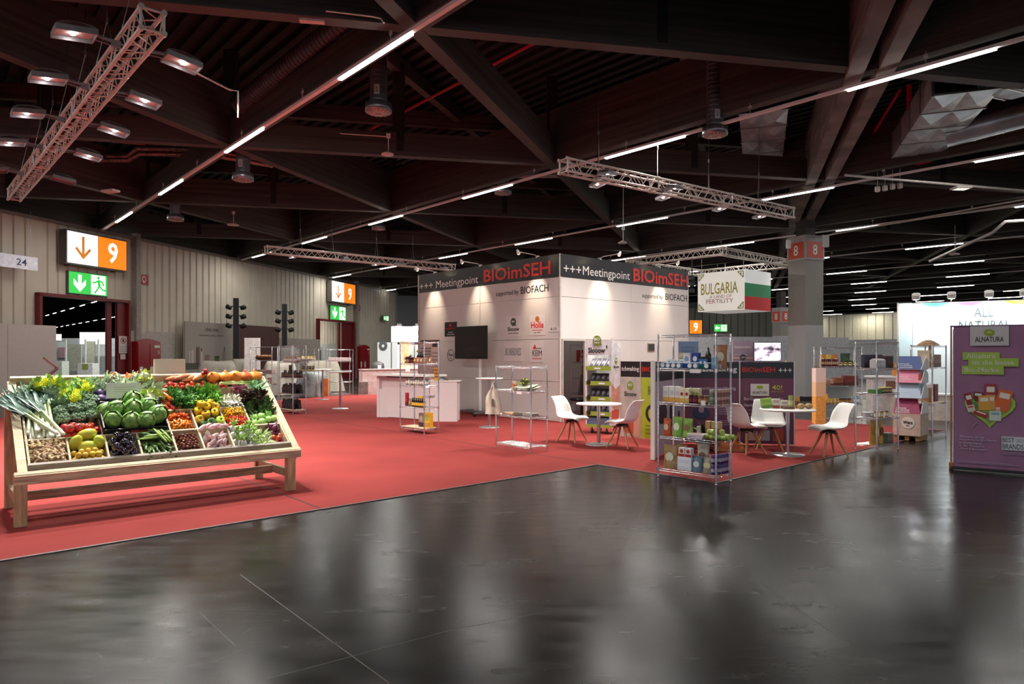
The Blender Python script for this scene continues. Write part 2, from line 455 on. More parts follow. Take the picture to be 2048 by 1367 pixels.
b = MB(); b.box((7.9, 0.02, WTOP + 0.04), (43.8, 0.24, 0.1)); struct(b.build('trim_wall_cap', mat('cap_flashing', '8b847c', rough=0.45), WL))
b = MB(); b.box((5.37, -0.12, 3.15), (0.22, 0.24, 6.3)); b.box((23.4, -0.12, 3.15), (0.24, 0.24, 6.3)); b.box((29.75, -0.02, 3.0), (0.1, 0.2, 6.1))
struct(b.build('trim_pilasters', mat('pilaster_sheet', '958d85', rough=0.5), WL))
DRED = mat('gate_red', '6d1419', rough=0.4, var=0.04)
for i, (s0, s1, sp) in enumerate(((1.21, 5.01, 4.18), (18.73, 23.06, 21.45))):
    dr = thing('door_%d' % (i + 1), None, None, (0, 0, 0)); dr.parent = WL; struct(dr)
    b = MB()
    b.box((s0 + 0.05, -0.05, 1.8), (0.1, 0.34, 3.6)); b.box(((s0 + s1) / 2, -0.05, 3.6), (s1 - s0, 0.34, 0.1)); b.box((s1 - 0.05, -0.05, 1.8), (0.1, 0.34, 3.6))
    struct(b.build('door_frame', DRED, dr))
    b = MB(); b.box(((sp + s1) / 2 + 0.16, -0.02, 1.78), (s1 - sp - 0.34, 0.12, 3.5)); b.box((sp + 0.09, 0.10, 1.78), (0.2, 0.10, 3.5))
    for q in (0.9, 1.8, 2.7): b.box(((sp + s1) / 2 + 0.16, -0.085, q), (s1 - sp - 0.36, 0.01, 0.012))
    struct(b.build('door_leaf', DRED, dr))
PB = thing('wall_passage', None, None, Vector((-16.2, 21.55, 0)) + Vector((math.cos(R(75.1)), math.sin(R(75.1)), 0)) * 17.5 + Vector((-math.sin(R(75.1)), math.cos(R(75.1)), 0)) * 4.0, R(75.1)); struct(PB)
b = MB(); clad(b, 0, 14, 2.3, 4.6, 0.4, 0.05); struct(b.build('wall_passage_cladding', CLAD, PB)); b = MB(); b.box((7, 0.06, 1.15), (14, 0.1, 2.3)); struct(b.build('wall_passage_lower', mat('passage_white', 'c4c8c6', rough=0.6), PB))
for s_ in (5.2, 8.2):
    b = MB(); b.box((s_, -0.02, 1.05), (1.0, 0.06, 2.1)); struct(b.build('door_passage', mat('passage_door', 'aab0b0', rough=0.5), PB)); b = MB(); b.box((s_, -0.06, 1.4), (0.5, 0.03, 0.9)); struct(b.build('door_passage_glass', P('3a4448', 0.2), PB))
area_lamp('passage_fill', (6, -2.0, 4.6), 0, 4, 0.3, 200, parent=PB)  # added fill light without a fixture, brightens the passage wall
# back wall and right wall
GREYW = mat('grey_render', '6f7075', rough=0.7, var=0.05, scale=0.6)
b = MB(); b.bar((-8.5, 50.4, 2.95), (22.6, 60, 2.95), 0.2, 5.9); struct(b.build('wall_back', GREYW))
WR = thing('wall_right', None, None, (14.6, 59.5, 0), R(-56)); struct(WR)
CLAD2 = mat('profiled_sheet_light', 'b5b0a0', rough=0.5, var=0.04, spec=0.3)
b = MB(); clad(b, 0, 46, 0, 4.3, 0.55, 0.07); struct(b.build('wall_right_cladding', CLAD2, WR))
BLKR = mat('black_render', '121214', rough=0.8)
b = MB(); b.box((0, 143.9, 4.3), (230, 0.2, 9.4)); struct(b.build('wall_north', BLKR))
b = MB(); b.box((84.9, 90, 4.3), (0.2, 108, 9.4)); struct(b.build('wall_east', BLKR))
b = MB(); b.box((-114.9, 70, 4.3), (0.2, 148, 9.4)); struct(b.build('wall_west', BLKR))
for i in range(9):
    area_lamp('wall_washer', (8 + i * 4.4, -0.7, 4.25), 0, 1.4, 0.1, 42, (1, 0.95, 0.78), WR, (0, 0.35, -1))
CLAD3 = mat('profiled_sheet_dark', '55534c', rough=0.55, var=0.04, spec=0.3)
BW = thing('wall_far', None, None, (9.0, 44.5, 0), R(8)); struct(BW)
b = MB(); clad(b, 0, 10.2, 0, 4.6, 0.5, 0.06); struct(b.build('wall_far_cladding', CLAD3, BW))

# ---------------------------------------------------------------- columns with hall number
C_LOW = mat('column_lower', 'b9b6b8', rough=0.6, var=0.02); C_UP = mat('column_upper', '8f8b84', rough=0.6, var=0.02); C_OR = P('c94a32')
def column(x, y, s_, top, label, low=2.6, turn=21.7):
    c = thing('column', label, 'column', (x, y, 0), R(turn), 'numbered hall columns')
    b = MB(); b.box((s_ / 2, s_ / 2, low / 2 + 0.06), (s_, s_, low - 0.12)); b.build('lower_cladding', C_LOW, c)
    b = MB(); b.box((s_ / 2, s_ / 2, (low + top) / 2), (s_, s_, top - low)); b.build('shaft', C_UP, c)
    b = MB(); b.box((s_ / 2, s_ / 2, 0.05), (s_ + 0.02, s_ + 0.02, 0.14)); b.build('plinth', BLACK, c)
    b = MB(); b.box((s_ / 2, s_ / 2, top - 0.42), (s_ + 0.05, s_ + 0.05, 0.85)); b.build('number_band', mat('number_band', 'a9a2a3', rough=0.5), c)
    b = MB(); b.box((s_ / 2, s_ / 2, top + 0.45), (s_ * 0.55, s_ * 0.55, 0.95)); b.build('head', BEAM, c)
    for side in (0, 1):
        M = Matrix.Identity(4) if side == 0 else (Matrix.Translation((0, s_, 0)) @ Matrix.Rotation(R(-90), 4, 'Z'))
        # side 0 looks right-forward (local -y), side 1 looks left-forward (local -x)
        decal('number_plate', 0.05, top - 0.78, s_ - 0.1, 0.56, C_OR, c, y=-0.03, rot=M)
        text('8', s_ * 0.5 - 0.11, top - 0.68, 0.21, 0.36, PW, c, y=-0.036, rot=M, bold=0.01, name='numeral')
    return c
column(10.15, 23.6, 0.81, 5.72, 'tall square hall column with orange 8 plates, right of the national cube sign')
column(15.05, 38.2, 0.66, 4.2, 'distant slim hall column with small orange 8 plates')
# ================================================================ helpers tied to the eye point: depth y -> place
def AT(px, py, y): return Vector(((px - 1024) / FPX * y, y, EYE - (py - 707) / FPX * y))
def GR(px, py, z=0.0):
    y = (EYE - z) * FPX / (py - 707); return Vector(((px - 1024) / FPX * y, y, z))
def wing(root, name, M, x, z, w, h, m, y=0.0, t=0.03, label=None):
    b = MB(); b.box((x + w / 2, y + t / 2, z + h / 2), (w, t, h)); o = b.build(name, m, root)
    if M is not None: o.matrix_local = M
    if label: o['label'] = label
    return o
def frame(x, y, deg): return Matrix.Translation((x, y, 0)) @ Matrix.Rotation(R(deg), 4, 'Z')
RED_L = mat('header_red', 'd02a22', rough=0.35, var=0.02)
WHITE_L = mat('header_white', 'f0ebe6', rough=0.4, var=0.02)
GREEN_L = mat('leaf_green_print', '8fa62f', rough=0.5)

# ---------------------------------------------------------------- the white corner booth
BO = thing('meeting_booth', 'large white corner booth with black meeting point header above the red carpet', 'exhibition booth', (1.117, 15.876, 0), R(AB))
ML = frame(0, 5.87, -90)
ROWS = [(0.03, 0.945), (0.955, 1.945), (1.955, 2.935), (2.945, 3.395)]
for (x0, x1) in ((0.03, 2.905), (2.915, 5.84)):
    for z0, z1 in ROWS: wing(BO, 'wall_panel', ML, x0, z0, x1 - x0, z1 - z0, WHITE, t=0.035)
    wing(BO, 'header_panel', ML, x0 - 0.02, 3.405, x1 - x0 + 0.02, 0.53, BLACKB, y=-0.012, t=0.035)
for (x0, x1) in ((0.03, 2.595), (2.605, 5.13)):
    for i, (z0, z1) in enumerate(ROWS):
        if x0 < 1 and i < 2: wing(BO, 'wall_panel', None, 0.87, z0, x1 - 0.87, z1 - z0, WHITE, t=0.035)
        else: wing(BO, 'wall_panel', None, x0, z0, x1 - x0, z1 - z0, WHITE, t=0.035)
    wing(BO, 'header_panel', None, x0 - 0.02, 3.405, x1 - x0 + 0.02, 0.53, BLACKB, y=-0.012, t=0.035)
for c_, d_ in [((x + (0.02 if x < 1 else -0.02), y + 0.02, 1.98), (0.05, 0.05, 3.92)) for x, y in ((0, 0), (5.15, 0), (0, 5.87), (0.0, 2.96))] + [((0.085, 0.01, 0.96), (0.03, 0.05, 1.9)), ((0.85, 0.01, 0.96), (0.03, 0.05, 1.9)), ((0.46, 0.01, 1.93), (0.78, 0.05, 0.035))]:
    b = MB(); b.box(c_, d_); b.build('aluminium_profile', ALU, BO)
b = MB(); b.box((2.57, 5.85, 1.96), (5.1, 0.04, 3.9)); b.box((5.12, 2.9, 1.96), (0.04, 5.8, 3.9)); b.box((1.9, 2.0, 1.25), (0.04, 3.9, 2.5)); b.build('rear_wall', WHITE, BO)
b = MB(); b.box((0.95, 2.5, 1.2), (1.8, 0.04, 2.4)); b.build('inner_partition', mat('dim_grey_board', '6d6a70', rough=0.6), BO)
for M, xs in ((ML, ((0.07, 0.75, 3.52, 3.66), (0.91, 2.84, 3.42, 3.69), (3.08, 5.58, 3.48, 3.81), (3.56, 4.43, 3.05, 3.21), (4.51, 5.49, 3.08, 3.26))),
              (None, ((0.10, 0.70, 3.53, 3.68), (0.76, 2.53, 3.43, 3.71), (2.67, 5.10, 3.48, 3.82), (3.06, 3.95, 3.04, 3.20), (4.07, 5.08, 3.07, 3.25)))):
    for s_, q, m_, bo in zip(('+++', 'Meetingpoint', 'BIOimSEH', 'supported by', 'BIOFACH'), xs, (WHITE_L, WHITE_L, RED_L, INK, INK), (0, 0, 0.018, 0, 0.006)):
        text(s_, q[0], q[2], q[1] - q[0], q[3] - q[2], m_, BO, y=-0.02 if q[2] > 3.3 else -0.004, rot=M, bold=bo)
# notices on the long left face
def notice(name, x, z, w_, h_, m_): return decal(name, x, z, w_, h_, m_, BO, y=-0.004, t=0.006, rot=ML)
notice('black_notice', 1.31, 2.09, 0.57, 0.40, BLACKB)
shape('red_flag_mark', [(1.52, 2.40), (1.60, 2.44), (1.64, 2.44), (1.60, 2.38), (1.62, 2.33), (1.57, 2.36)], PRED, BO, y=-0.012).matrix_local = ML
text('naturfrisch', 1.39, 2.29, 0.42, 0.045, PRED, BO, y=-0.009, rot=ML); text('BIO VON', 1.50, 2.19, 0.2, 0.03, PW, BO, y=-0.009, rot=ML); text('GANZEM HERZEN', 1.43, 2.13, 0.34, 0.028, PW, BO, y=-0.009, rot=ML)
LOGO_W = mat('logo_card', 'd2cac7', rough=0.5, var=0.01)
for x, z, w_, h_ in ((3.97, 2.05, 0.54, 0.50), (4.84, 2.05, 0.54, 0.50), (3.88, 1.42, 0.70, 0.46), (4.86, 1.40, 0.46, 0.50), (5.49, 2.12, 0.345, 0.135)):
    notice('logo_card', x, z, w_, h_, LOGO_W if z > 1.4 else LOGO_W)
DGREEN = P('3f4a3a')
disc('round_badge', 4.24, 2.40, 0.10, 0.10, DGREEN, BO, y=-0.009).matrix_local = ML
text('BIO', 4.19, 2.385, 0.10, 0.05, PW, BO, y=-0.013, rot=ML)
shape('badge_tail', [(4.30, 2.36), (4.36, 2.30), (4.27, 2.31)], DGREEN, BO, y=-0.009).matrix_local = ML
text("Slooow", 4.02, 2.17, 0.44, 0.11, INK, BO, y=-0.009, rot=ML, bold=0.02); text("DIE BROTFREUNDE", 4.04, 2.10, 0.40, 0.03, INK, BO, y=-0.009, rot=ML)
disc('sun_emblem', 5.11, 2.44, 0.07, 0.07, P('b56a2a'), BO, y=-0.009).matrix_local = ML
text('Holle', 4.89, 2.22, 0.44, 0.16, PRED, BO, y=-0.009, rot=ML, bold=0.02); text('Demeterqualität', 4.94, 2.155, 0.35, 0.035, PRED, BO, y=-0.009, rot=ML); text('seit 1933', 4.99, 2.10, 0.22, 0.03, INK, BO, y=-0.009, rot=ML)
text('8-113', 5.57, 2.16, 0.19, 0.06, INK, BO, y=-0.009, rot=ML)
text('BIO BREADNESS', 3.93, 1.56, 0.60, 0.19, GREY, BO, y=-0.009, rot=ML, bold=0.01)
shape('windmill_mark', [(4.96, 1.74), (5.03, 1.84), (5.07, 1.74), (5.00, 1.70)], PRED, BO, y=-0.009).matrix_local = ML
text('BIOMÜHLE', 5.06, 1.72, 0.2, 0.03, INK, BO, y=-0.009, rot=ML); text('KEIM', 4.94, 1.55, 0.33, 0.14, INK, BO, y=-0.009, rot=ML); text('BIOKEIMLING', 4.94, 1.47, 0.33, 0.04, PRED, BO, y=-0.009, rot=ML)
disc('round_ring', 1.60, 1.56, 0.16, 0.165, P('4a4446'), BO, y=-0.008, inner=0.9).matrix_local = ML
text('Werz', 1.49, 1.53, 0.22, 0.09, P('4a4446'), BO, y=-0.008, rot=ML, bold=0.01); text('BIO', 1.56, 1.46, 0.08, 0.03, P('4a4446'), BO, y=-0.008, rot=ML)
# tall poster by the counter
notice('tall_poster', 0.10, 0.75, 0.95, 1.28, mat('poster_rose', 'cdb0ac', rough=0.5))
b = MB()
for i in range(8):
    for j in range(5):
        x, z = 0.14 + i * 0.066, 1.40 + j * 0.085
        b.box((x + 0.018, -0.009, z + 0.02), (0.036, 0.004, 0.045))
b.build('portrait_rows', P('4c3a3a'), BO).matrix_local = ML
notice('poster_bar', 0.10, 1.93, 0.95, 0.07, P('4a4044')).location.y += 0; notice('poster_block', 0.70, 1.80, 0.25, 0.10, P('2e2a30'))
for i in range(6): notice('poster_line', 0.68, 1.62 - i * 0.1, 0.3, 0.018, P('8d6d6c'))
# small framed plate on the short face
b = MB(); b.box((3.425, -0.012, 1.775), (0.29, 0.02, 0.21)); fr = b.build('small_frame', P('8a7458'), BO)
decal('frame_picture', 3.30, 1.69, 0.25, 0.17, P('231f1e'), BO, y=-0.026)

# arm spotlights on the header
WARM = (1.0, 0.83, 0.62)
def arm_spot(M4, x, label, power=120, out=0.62):
    M = BO.matrix_basis @ (M4 if M4 is not None else Matrix.Identity(4))
    Mw = Matrix.Translation(BO.location) @ Matrix.Rotation(R(AB), 4, 'Z') @ (M4 if M4 is not None else Matrix.Identity(4))
    p = Mw @ Vector((x, 0, 3.94)); d = (Mw.to_3x3() @ Vector((1, 0, 0)))
    t = thing('arm_spotlight', label, 'spotlight', p, math.atan2(d.y, d.x), 'arm spotlights on the booth header')
    b = MB(); b.box((0, 0.01, 0.0), (0.05, 0.08, 0.05)); b.tube([(0, 0, 0.01), (0, -0.1, 0.04), (0, -out + 0.05, 0.06)], 0.011, 8); b.build('arm', ALU, t)
    b = MB(); M2 = Matrix.Translation((0, -out, 0.055)) @ Matrix.Rotation(R(28), 4, 'X')
    b.lathe([(0.018, 0.06), (0.03, 0.03), (0.045, -0.03), (0.042, -0.05), (0.03, -0.045)], 14, M=M2); b.build('lamp_head', WHITEP, t)
    b = MB(); b.lathe([(0.0001, -0.052), (0.036, -0.052)], 14, M=M2); b.ball((0, 0, -0.04), 0.024, M=M2)
    b.build('bulb', mat('warm_bulb', 'fff1d0', emit=22, var=0), t)
    spot_lamp('booth_spot', (0, -out, -0.03), (0, 0.05, -1.15), power, 54, 1.0, WARM, 0.03, t)
arm_spot(ML, 0.82, 'arm spotlight above the first letters of the left meeting point header')
arm_spot(ML, 2.91, 'arm spotlight above the seam of the left black header')
arm_spot(ML, 5.10, 'arm spotlight above the red letters near the booth corner')
arm_spot(None, 1.40, 'arm spotlight above the white lettering of the right header')
arm_spot(None, 3.80, 'arm spotlight above the red lettering of the right header, half hidden', out=0.6)

# ---------------------------------------------------------------- the low three-winged partition
PA = thing('printed_partition', 'low partition with purple, grey and lime printed panels under black headers', 'partition', (3.05, 12.12, 0))
PURPLE = mat('aubergine_print', '66324f', rough=0.35, var=0.04); LIME = mat('lime_print', 'b3bf2c', rough=0.4, var=0.03)
MP = frame(0, 0, -8.3)
PZ = 1.46
for x0, x1 in ((0.02, 0.95), (0.965, 1.86)):
    p_ = wing(PA, 'purple_panel', MP, x0, 0.03, x1 - x0, 1.145, PURPLE, t=0.03)
    h_ = wing(PA, 'header_panel', MP, x0, 1.175, x1 - x0, 0.285, BLACKB, t=0.03)
b = MB()
for x in (0.0, 0.957, 1.87): b.box((x, 0.015, 0.735), (0.02, 0.04, 1.47))
b.build('panel_post', ALU, PA).matrix_local = MP
text('Matchmaking', 0.10, 1.26, 0.81, 0.125, WHITE_L, PA, rot=MP, bold=0.012)
text('BIOimSEH', 1.0, 1.285, 0.55, 0.085, RED_L, PA, rot=MP, bold=0.012); text('+++', 1.61, 1.285, 0.22, 0.07, WHITE_L, PA, rot=MP)
LAV = P('c9b6c6')
text('Ausgezeichnet nachhaltig', 0.09, 0.955, 0.80, 0.07, LAV, PA, rot=MP, bold=0.01)
text('Bio-Genuss und sinnvolles', 1.03, 0.79, 0.66, 0.055, LAV, PA, rot=MP, bold=0.01); text('Handeln seit 1984', 1.03, 0.68, 0.45, 0.055, LAV, PA, rot=MP, bold=0.01)
for i, s_ in enumerate(('100% Bio in jeder Hinsicht', 'fair, klar und ehrlich', 'Erhalt der Vielfalt', 'Respekt vor Natur', 'für Mensch und Erde')):
    text('• ' + s_, 1.05, 0.60 - i * 0.06, 0.14 + 0.017 * len(s_), 0.03, LAV, PA, rot=MP)
decal('logo_field', 1.14, 0.87, 0.31, 0.21, P('d9d0cc'), PA, y=-0.005, rot=MP)
disc('leaf_oval', 1.295, 1.02, 0.055, 0.032, GREEN_L, PA, y=-0.009).matrix_local = MP
text('ALNATURA', 1.17, 0.905, 0.25, 0.05, INK, PA, y=-0.009, rot=MP)
text('40!', 1.5, 0.975, 0.17, 0.085, LIME, PA, rot=MP, bold=0.01); text('Jahre Sinnvoll', 1.49, 0.93, 0.2, 0.025, LIME, PA, rot=MP)
b = MB(); b.ball((0.30, -0.006, 0.56), (0.15, 0.004, 0.12), 20, 9); b.build('berry_picture', P('2c3658'), PA).matrix_local = MP
b = MB(); b.ball((0.30, -0.010, 0.62), (0.05, 0.004, 0.06), 12, 7); b.build('hand_picture', P('b08a98'), PA).matrix_local = MP
for i, (z, w_) in enumerate(((0.62, 0.2), (0.58, 0.27), (0.54, 0.22), (0.42, 0.30), (0.385, 0.34), (0.35, 0.28))):
    decal('small_print', 0.60, z, w_, 0.014, P('9a86a0'), PA, rot=MP)
decal('food_picture', 1.08, 0.09, 0.18, 0.16, P('b59a8e'), PA, rot=MP); decal('food_picture', 1.32, 0.09, 0.14, 0.18, P('aab0b8'), PA, rot=MP); decal('food_picture', 1.52, 0.08, 0.17, 0.22, P('b04a34'), PA, rot=MP)
# side wing towards the viewer
MS = frame(-0.905, -1.81, math.degrees(math.atan2(1.81, 0.905)))
SL = math.hypot(0.905, 1.81)
side = wing(PA, 'side_panel', MS, 0.03, 0.03, SL - 0.05, 1.145, mat('pale_mauve_print', 'a99cab', rough=0.4), t=0.03)
wing(PA, 'header_panel', MS, 0.03, 1.175, SL - 0.05, 0.285, BLACKB, t=0.03)
b = MB(); b.box((0.0, 0.015, 0.75), (0.06, 0.06, 1.5)); b.build('end_post', WHITEP, PA).matrix_local = MS
for x, z, rx, rz in ((0.5, 0.66, 0.30, 0.16), (1.15, 0.62, 0.18, 0.22)):
    b = MB(); b.ball((x, -0.006, z), (rx, 0.005, rz), 18, 9); b.build('dark_tree_picture', P('2a2226'), PA).matrix_local = MS
shape('hare_picture', [(1.45, 0.35), (1.65, 0.35), (1.66, 0.5), (1.70, 0.62), (1.66, 0.62), (1.62, 0.52), (1.60, 0.64), (1.57, 0.62), (1.58, 0.5), (1.46, 0.46)], P('2a2226'), PA, y=-0.006).matrix_local = MS
# wing with the bakery logo and the lime panel
MY = frame(-0.96, 0.98, -45.6)
wing(PA, 'logo_panel', MY, 0.0, 0.03, 0.445, 1.13, mat('cream_print', 'c9bdb4', rough=0.45), t=0.03); wing(PA, 'header_panel', MY, 0.0, 1.165, 0.445, 0.295, BLACKB, t=0.03)
wing(PA, 'lime_panel', MY, 0.46, 0.03, 0.88, 1.13, LIME, t=0.03); wing(PA, 'header_panel', MY, 0.46, 1.165, 0.88, 0.295, BLACKB, t=0.03)
b = MB()
for x in (-0.01, 0.452): b.box((x, 0.015, 0.735), (0.02, 0.04, 1.47))
b.build('panel_post', ALU, PA).matrix_local = MY
text('tchmaking', 0.02, 1.255, 0.40, 0.11, WHITE_L, PA, rot=MY, bold=0.01); text('BIOimSEH', 0.49, 1.275, 0.62, 0.085, RED_L, PA, rot=MY, bold=0.02)
OLIVE = P('7f8f33')
disc('round_badge', 0.22, 1.00, 0.075, 0.085, OLIVE, PA).matrix_local = MY; text('BIO', 0.175, 0.99, 0.09, 0.05, PW, PA, y=-0.008, rot=MY)
text('Slooow', 0.08, 0.80, 0.29, 0.09, INK, PA, rot=MY, bold=0.02)
decal('food_picture', 0.10, 0.10, 0.34, 0.34, P('c4553c'), PA, rot=MY); decal('food_picture', 0.30, 0.05, 0.14, 0.45, P('d8a58c'), PA, y=-0.006, rot=MY)
text('BIO', 0.62, 0.84, 0.10, 0.17, P('6b7416'), PA, rot=MY, bold=0.01)
disc('black_ring', 0.72, 0.50, 0.155, 0.175, INK, PA, inner=0.68).matrix_local = MY
decal('can_picture', 0.655, 0.42, 0.10, 0.15, P('d8d09a'), PA, rot=MY); decal('can_lid', 0.665, 0.57, 0.08, 0.02, INK, PA, rot=MY)
for z, w_ in ((0.26, 0.3), (0.19, 0.34), (0.12, 0.3)): decal('small_print', 0.56, z, w_, 0.02, P('7c861d'), PA, rot=MY)

# ---------------------------------------------------------------- television on a wheeled stand
tvp = AT(955, 828, 17.75)
TV = thing('television_stand', 'black television on a white pole with wheeled base before the booth wall', 'television', (tvp.x, tvp.y, 0), R(-AB - 7.2))
b = MB(); b.box((-0.28, 0.0, 1.90), (1.36, 0.05, 0.86), bev=0.01); scn = b.build('screen_housing', BLACK, TV)
b = MB(); b.box((-0.28, -0.028, 1.905), (1.31, 0.006, 0.81)); b.build('screen', mat('dark_screen', '191718', rough=0.12), TV)
b = MB(); b.tube([(0, 0.09, 0.1), (0, 0.09, 1.7)], 0.04, 12); b.box((0, 0.05, 1.8), (0.5, 0.04, 0.4)); b.tube([(0, 0.09, 1.0), (0, 0.09, 1.06)], 0.05, 12); b.build('pole', WHITEP, TV)
b = MB(); b.box((-0.12, 0.05, 0.10), (1.0, 0.09, 0.05)); b.box((-0.55, 0.0, 0.10), (0.07, 0.7, 0.05)); b.box((0.28, 0.0, 0.10), (0.07, 0.7, 0.05)); b.build('base_frame', mat('base_grey', '6c6a6d', rough=0.35), TV)
for x in (-0.55, 0.28):
    for y in (-0.32, 0.32):
        b = MB(); b.tube([(x - 0.015, y, 0.045), (x + 0.015, y, 0.045)], 0.042, 12); b.build('caster', BLACK, TV)

# ---------------------------------------------------------------- national pavilion cube sign hung under a square truss
CS = thing('cube_sign', 'hanging white cube sign with gold lettering and a white green red flag side', 'hanging sign', (8.18, 24.0, 3.17), R(AB))
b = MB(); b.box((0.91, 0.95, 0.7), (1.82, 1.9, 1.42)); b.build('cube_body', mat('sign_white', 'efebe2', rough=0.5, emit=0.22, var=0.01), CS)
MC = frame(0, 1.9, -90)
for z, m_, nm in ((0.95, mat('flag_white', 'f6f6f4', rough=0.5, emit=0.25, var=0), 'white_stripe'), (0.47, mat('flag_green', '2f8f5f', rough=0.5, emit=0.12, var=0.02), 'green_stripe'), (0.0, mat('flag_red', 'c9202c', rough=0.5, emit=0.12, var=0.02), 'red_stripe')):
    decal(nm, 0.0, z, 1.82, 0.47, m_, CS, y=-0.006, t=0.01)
GOLD = P('a8a03c'); ROSE = P('b98a8c')
text('BULGARIA', 0.14, 0.60, 1.5, 0.42, GOLD, CS, rot=MC, y=-0.006, bold=0.01)
text('A LAND OF', 0.50, 0.45, 0.9, 0.12, ROSE, CS, rot=MC, y=-0.006); text('FERTILITY', 0.36, 0.27, 1.1, 0.15, ROSE, CS, rot=MC, y=-0.006, bold=0.008)
for x, z, sx, sz in ((0.05, 1.35, 1, -1), (1.85, 1.35, -1, -1), (0.05, 0.05, 1, 1), (1.85, 0.05, -1, 1)):
    b = MB()
    b.bar((x, -0.006, z), (x + sx * 0.22, -0.006, z), 0.01, 0.03); b.bar((x, -0.006, z), (x, -0.006, z + sz * 0.22), 0.03, 0.01, up=(0, 1, 0))
    b.bar((x + sx * 0.22, -0.006, z), (x + sx * 0.10, -0.006, z + sz * 0.12), 0.01, 0.03); b.bar((x, -0.006, z + sz * 0.22), (x + sx * 0.12, -0.006, z + sz * 0.10), 0.01, 0.03)
    b.box((x + sx * 0.09, -0.006, z + sz * 0.07), (0.05, 0.01, 0.05))
    b.build('corner_ornament', P('8c9440'), CS).matrix_local = MC
b = MB()
for x, y in ((0.1, 0.1), (1.7, 0.1), (0.1, 1.8), (1.7, 1.8)): b.tube([(x, y, 1.4), (x, y, 1.93)], 0.008, 5)
b.build('suspension_wire', STEEL, CS)

# ---------------------------------------------------------------- the bright booth at the far right
AN = thing('lit_booth', 'brilliantly lit pale blue and white booth wall with thin grey lettering', 'exhibition booth', (10.77, 19.07, 0), R(-31.1))
BLUEW = mat('pale_aqua_board', 'd5ecf0', rough=0.5, var=0.02)
b = MB(); b.box((0.18, 0.02, 1.5), (0.36, 0.05, 3.02)); b.build('return_panel', BLUEW, AN)
b = MB(); b.box((0.012, -0.02, 1.51), (0.04, 0.06, 3.04)); b.build('corner_profile', ALU, AN)
b = MB(); b.box((2.6, 0.02, 1.5), (4.46, 0.04, 3.0)); b.build('back_panel', mat('white_aqua_board', 'eaf5f6', rough=0.45, var=0.02), AN)
text('ALL', 1.77, 2.58, 0.42, 0.24, P('56666c'), AN, y=-0.01); text('NATURAL', 1.44, 2.24, 1.12, 0.24, P('4c5c62'), AN, y=-0.01)
for x, hx in ((0.55, '68b8a8'), (1.3, 'b58ac0'), (2.4, 'c3cc3a')):
    shape('coloured_fan', [(x, 2.99), (x + 0.72, 2.99), (x + 0.45, 2.88), (x + 0.2, 2.90)], P(hx), AN, y=-0.006)
for i, x in enumerate((0.45, 1.26, 2.08, 2.82, 3.6)):
    p = Matrix.Translation(AN.location) @ Matrix.Rotation(R(-31.1), 4, 'Z') @ Vector((x, 0, 3.02))
    f = thing('flood_light', ('white floodlight on the top edge of the lit blue booth, at its left corner', 'white floodlight on the top edge of the lit booth, left of the letters ALL', 'white floodlight on the top edge of the lit booth, above the lettering', 'white floodlight on the top edge of the lit booth, at the picture edge', 'white floodlight of the lit booth beyond the picture edge')[i], 'floodlight', p, R(-31.1), 'floodlights of the lit booth')
    b = MB(); b.tube([(0, 0.02, 0), (0, -0.30, 0.02), (0, -0.32, 0.1)], 0.012, 6); b.build('bracket', ALU, f)
    b = MB(); b.box((0, 0, 0), (0.2, 0.13, 0.2), bev=0.03, M=Matrix.Translation((0, -0.33, 0.14)) @ Matrix.Rotation(R(40), 4, 'X')); b.build('housing', WHITEP, f)
    area_lamp('booth_flood', (0, -0.42, 0.05), 0, 0.18, 0.15, 17, (0.93, 0.98, 1.0), f, (0, 0.62, -1))
b = MB(); b.box((1.9, 2.0, 1.5), (0.03, 4, 3)); b.build('side_wall', BLUEW, AN)
cnt = thing('info_counter', 'white reception counter with brown picture in front of the lit blue booth', 'counter', AT(1775, 820, 17.4).xy.to_3d(), R(-10))
b = MB(); b.box((0, 0, 0.5), (0.85, 0.5, 1.0)); b.build('body', mat('pink_white', 'd9cdcb', rough=0.5), cnt)
b = MB(); b.box((0, 0, 1.02), (0.95, 0.58, 0.04)); b.build('counter_top', WHITEP, cnt); decal('brown_picture', -0.12, 0.72, 0.22, 0.2, P('7a5140'), cnt, y=-0.256)
b = MB(); b.lathe([(0.05, 0), (0.06, 0.2), (0.03, 0.26), (0.02, 0.34)], 10); tag(b.build('jug', P('c07a3c'), None, (AT(1789, 745, 17.35).x, 17.35, 1.04)), 'orange jug on the white counter before the lit blue booth', 'jug')
c2 = thing('low_counter', 'long pale counter under the shelf beside the purple banner', 'counter', AT(1880, 825, 16.6).xy.to_3d(), R(-31))
b = MB(); b.box((0, 0, 0.30), (2.1, 0.5, 0.6)); b.build('body', mat('pale_oak', 'd9c8bb', rough=0.5), c2); b = MB(); b.box((0, 0, 0.62), (2.2, 0.56, 0.04)); b.build('counter_top', WHITEP, c2)
# white partition walls before the right wall
for i in range(9):
    q = Vector((20.2, 46.9, 0)) + Vector((math.cos(R(-56)), math.sin(R(-56)), 0)) * (i * 1.0 - 1.5)
    if i % 3 == 0:
        t = thing('partition_wall', ('white partition wall behind the 8 column', 'white partition wall seen above the middle of the right shelves', 'white partition wall left of the lit blue booth')[i // 3], 'partition', q, R(-56), 'white partitions by the far clad wall')
        b = MB(); b.box((1.5, 0, 1.25), (2.98, 0.06, 2.5)); b.build('panel', mat('white_partition', 'c4c4ca', rough=0.6), t)
b = MB(); b.bar((5.5, 30.5, 1.2), (16.5, 33.5, 1.2), 0.06, 2.4); tag(b.build('partition_wall', mat('grey_partition', 'b4b2b8', rough=0.6)), 'long grey partition behind the purple panels and the monitor', 'partition')

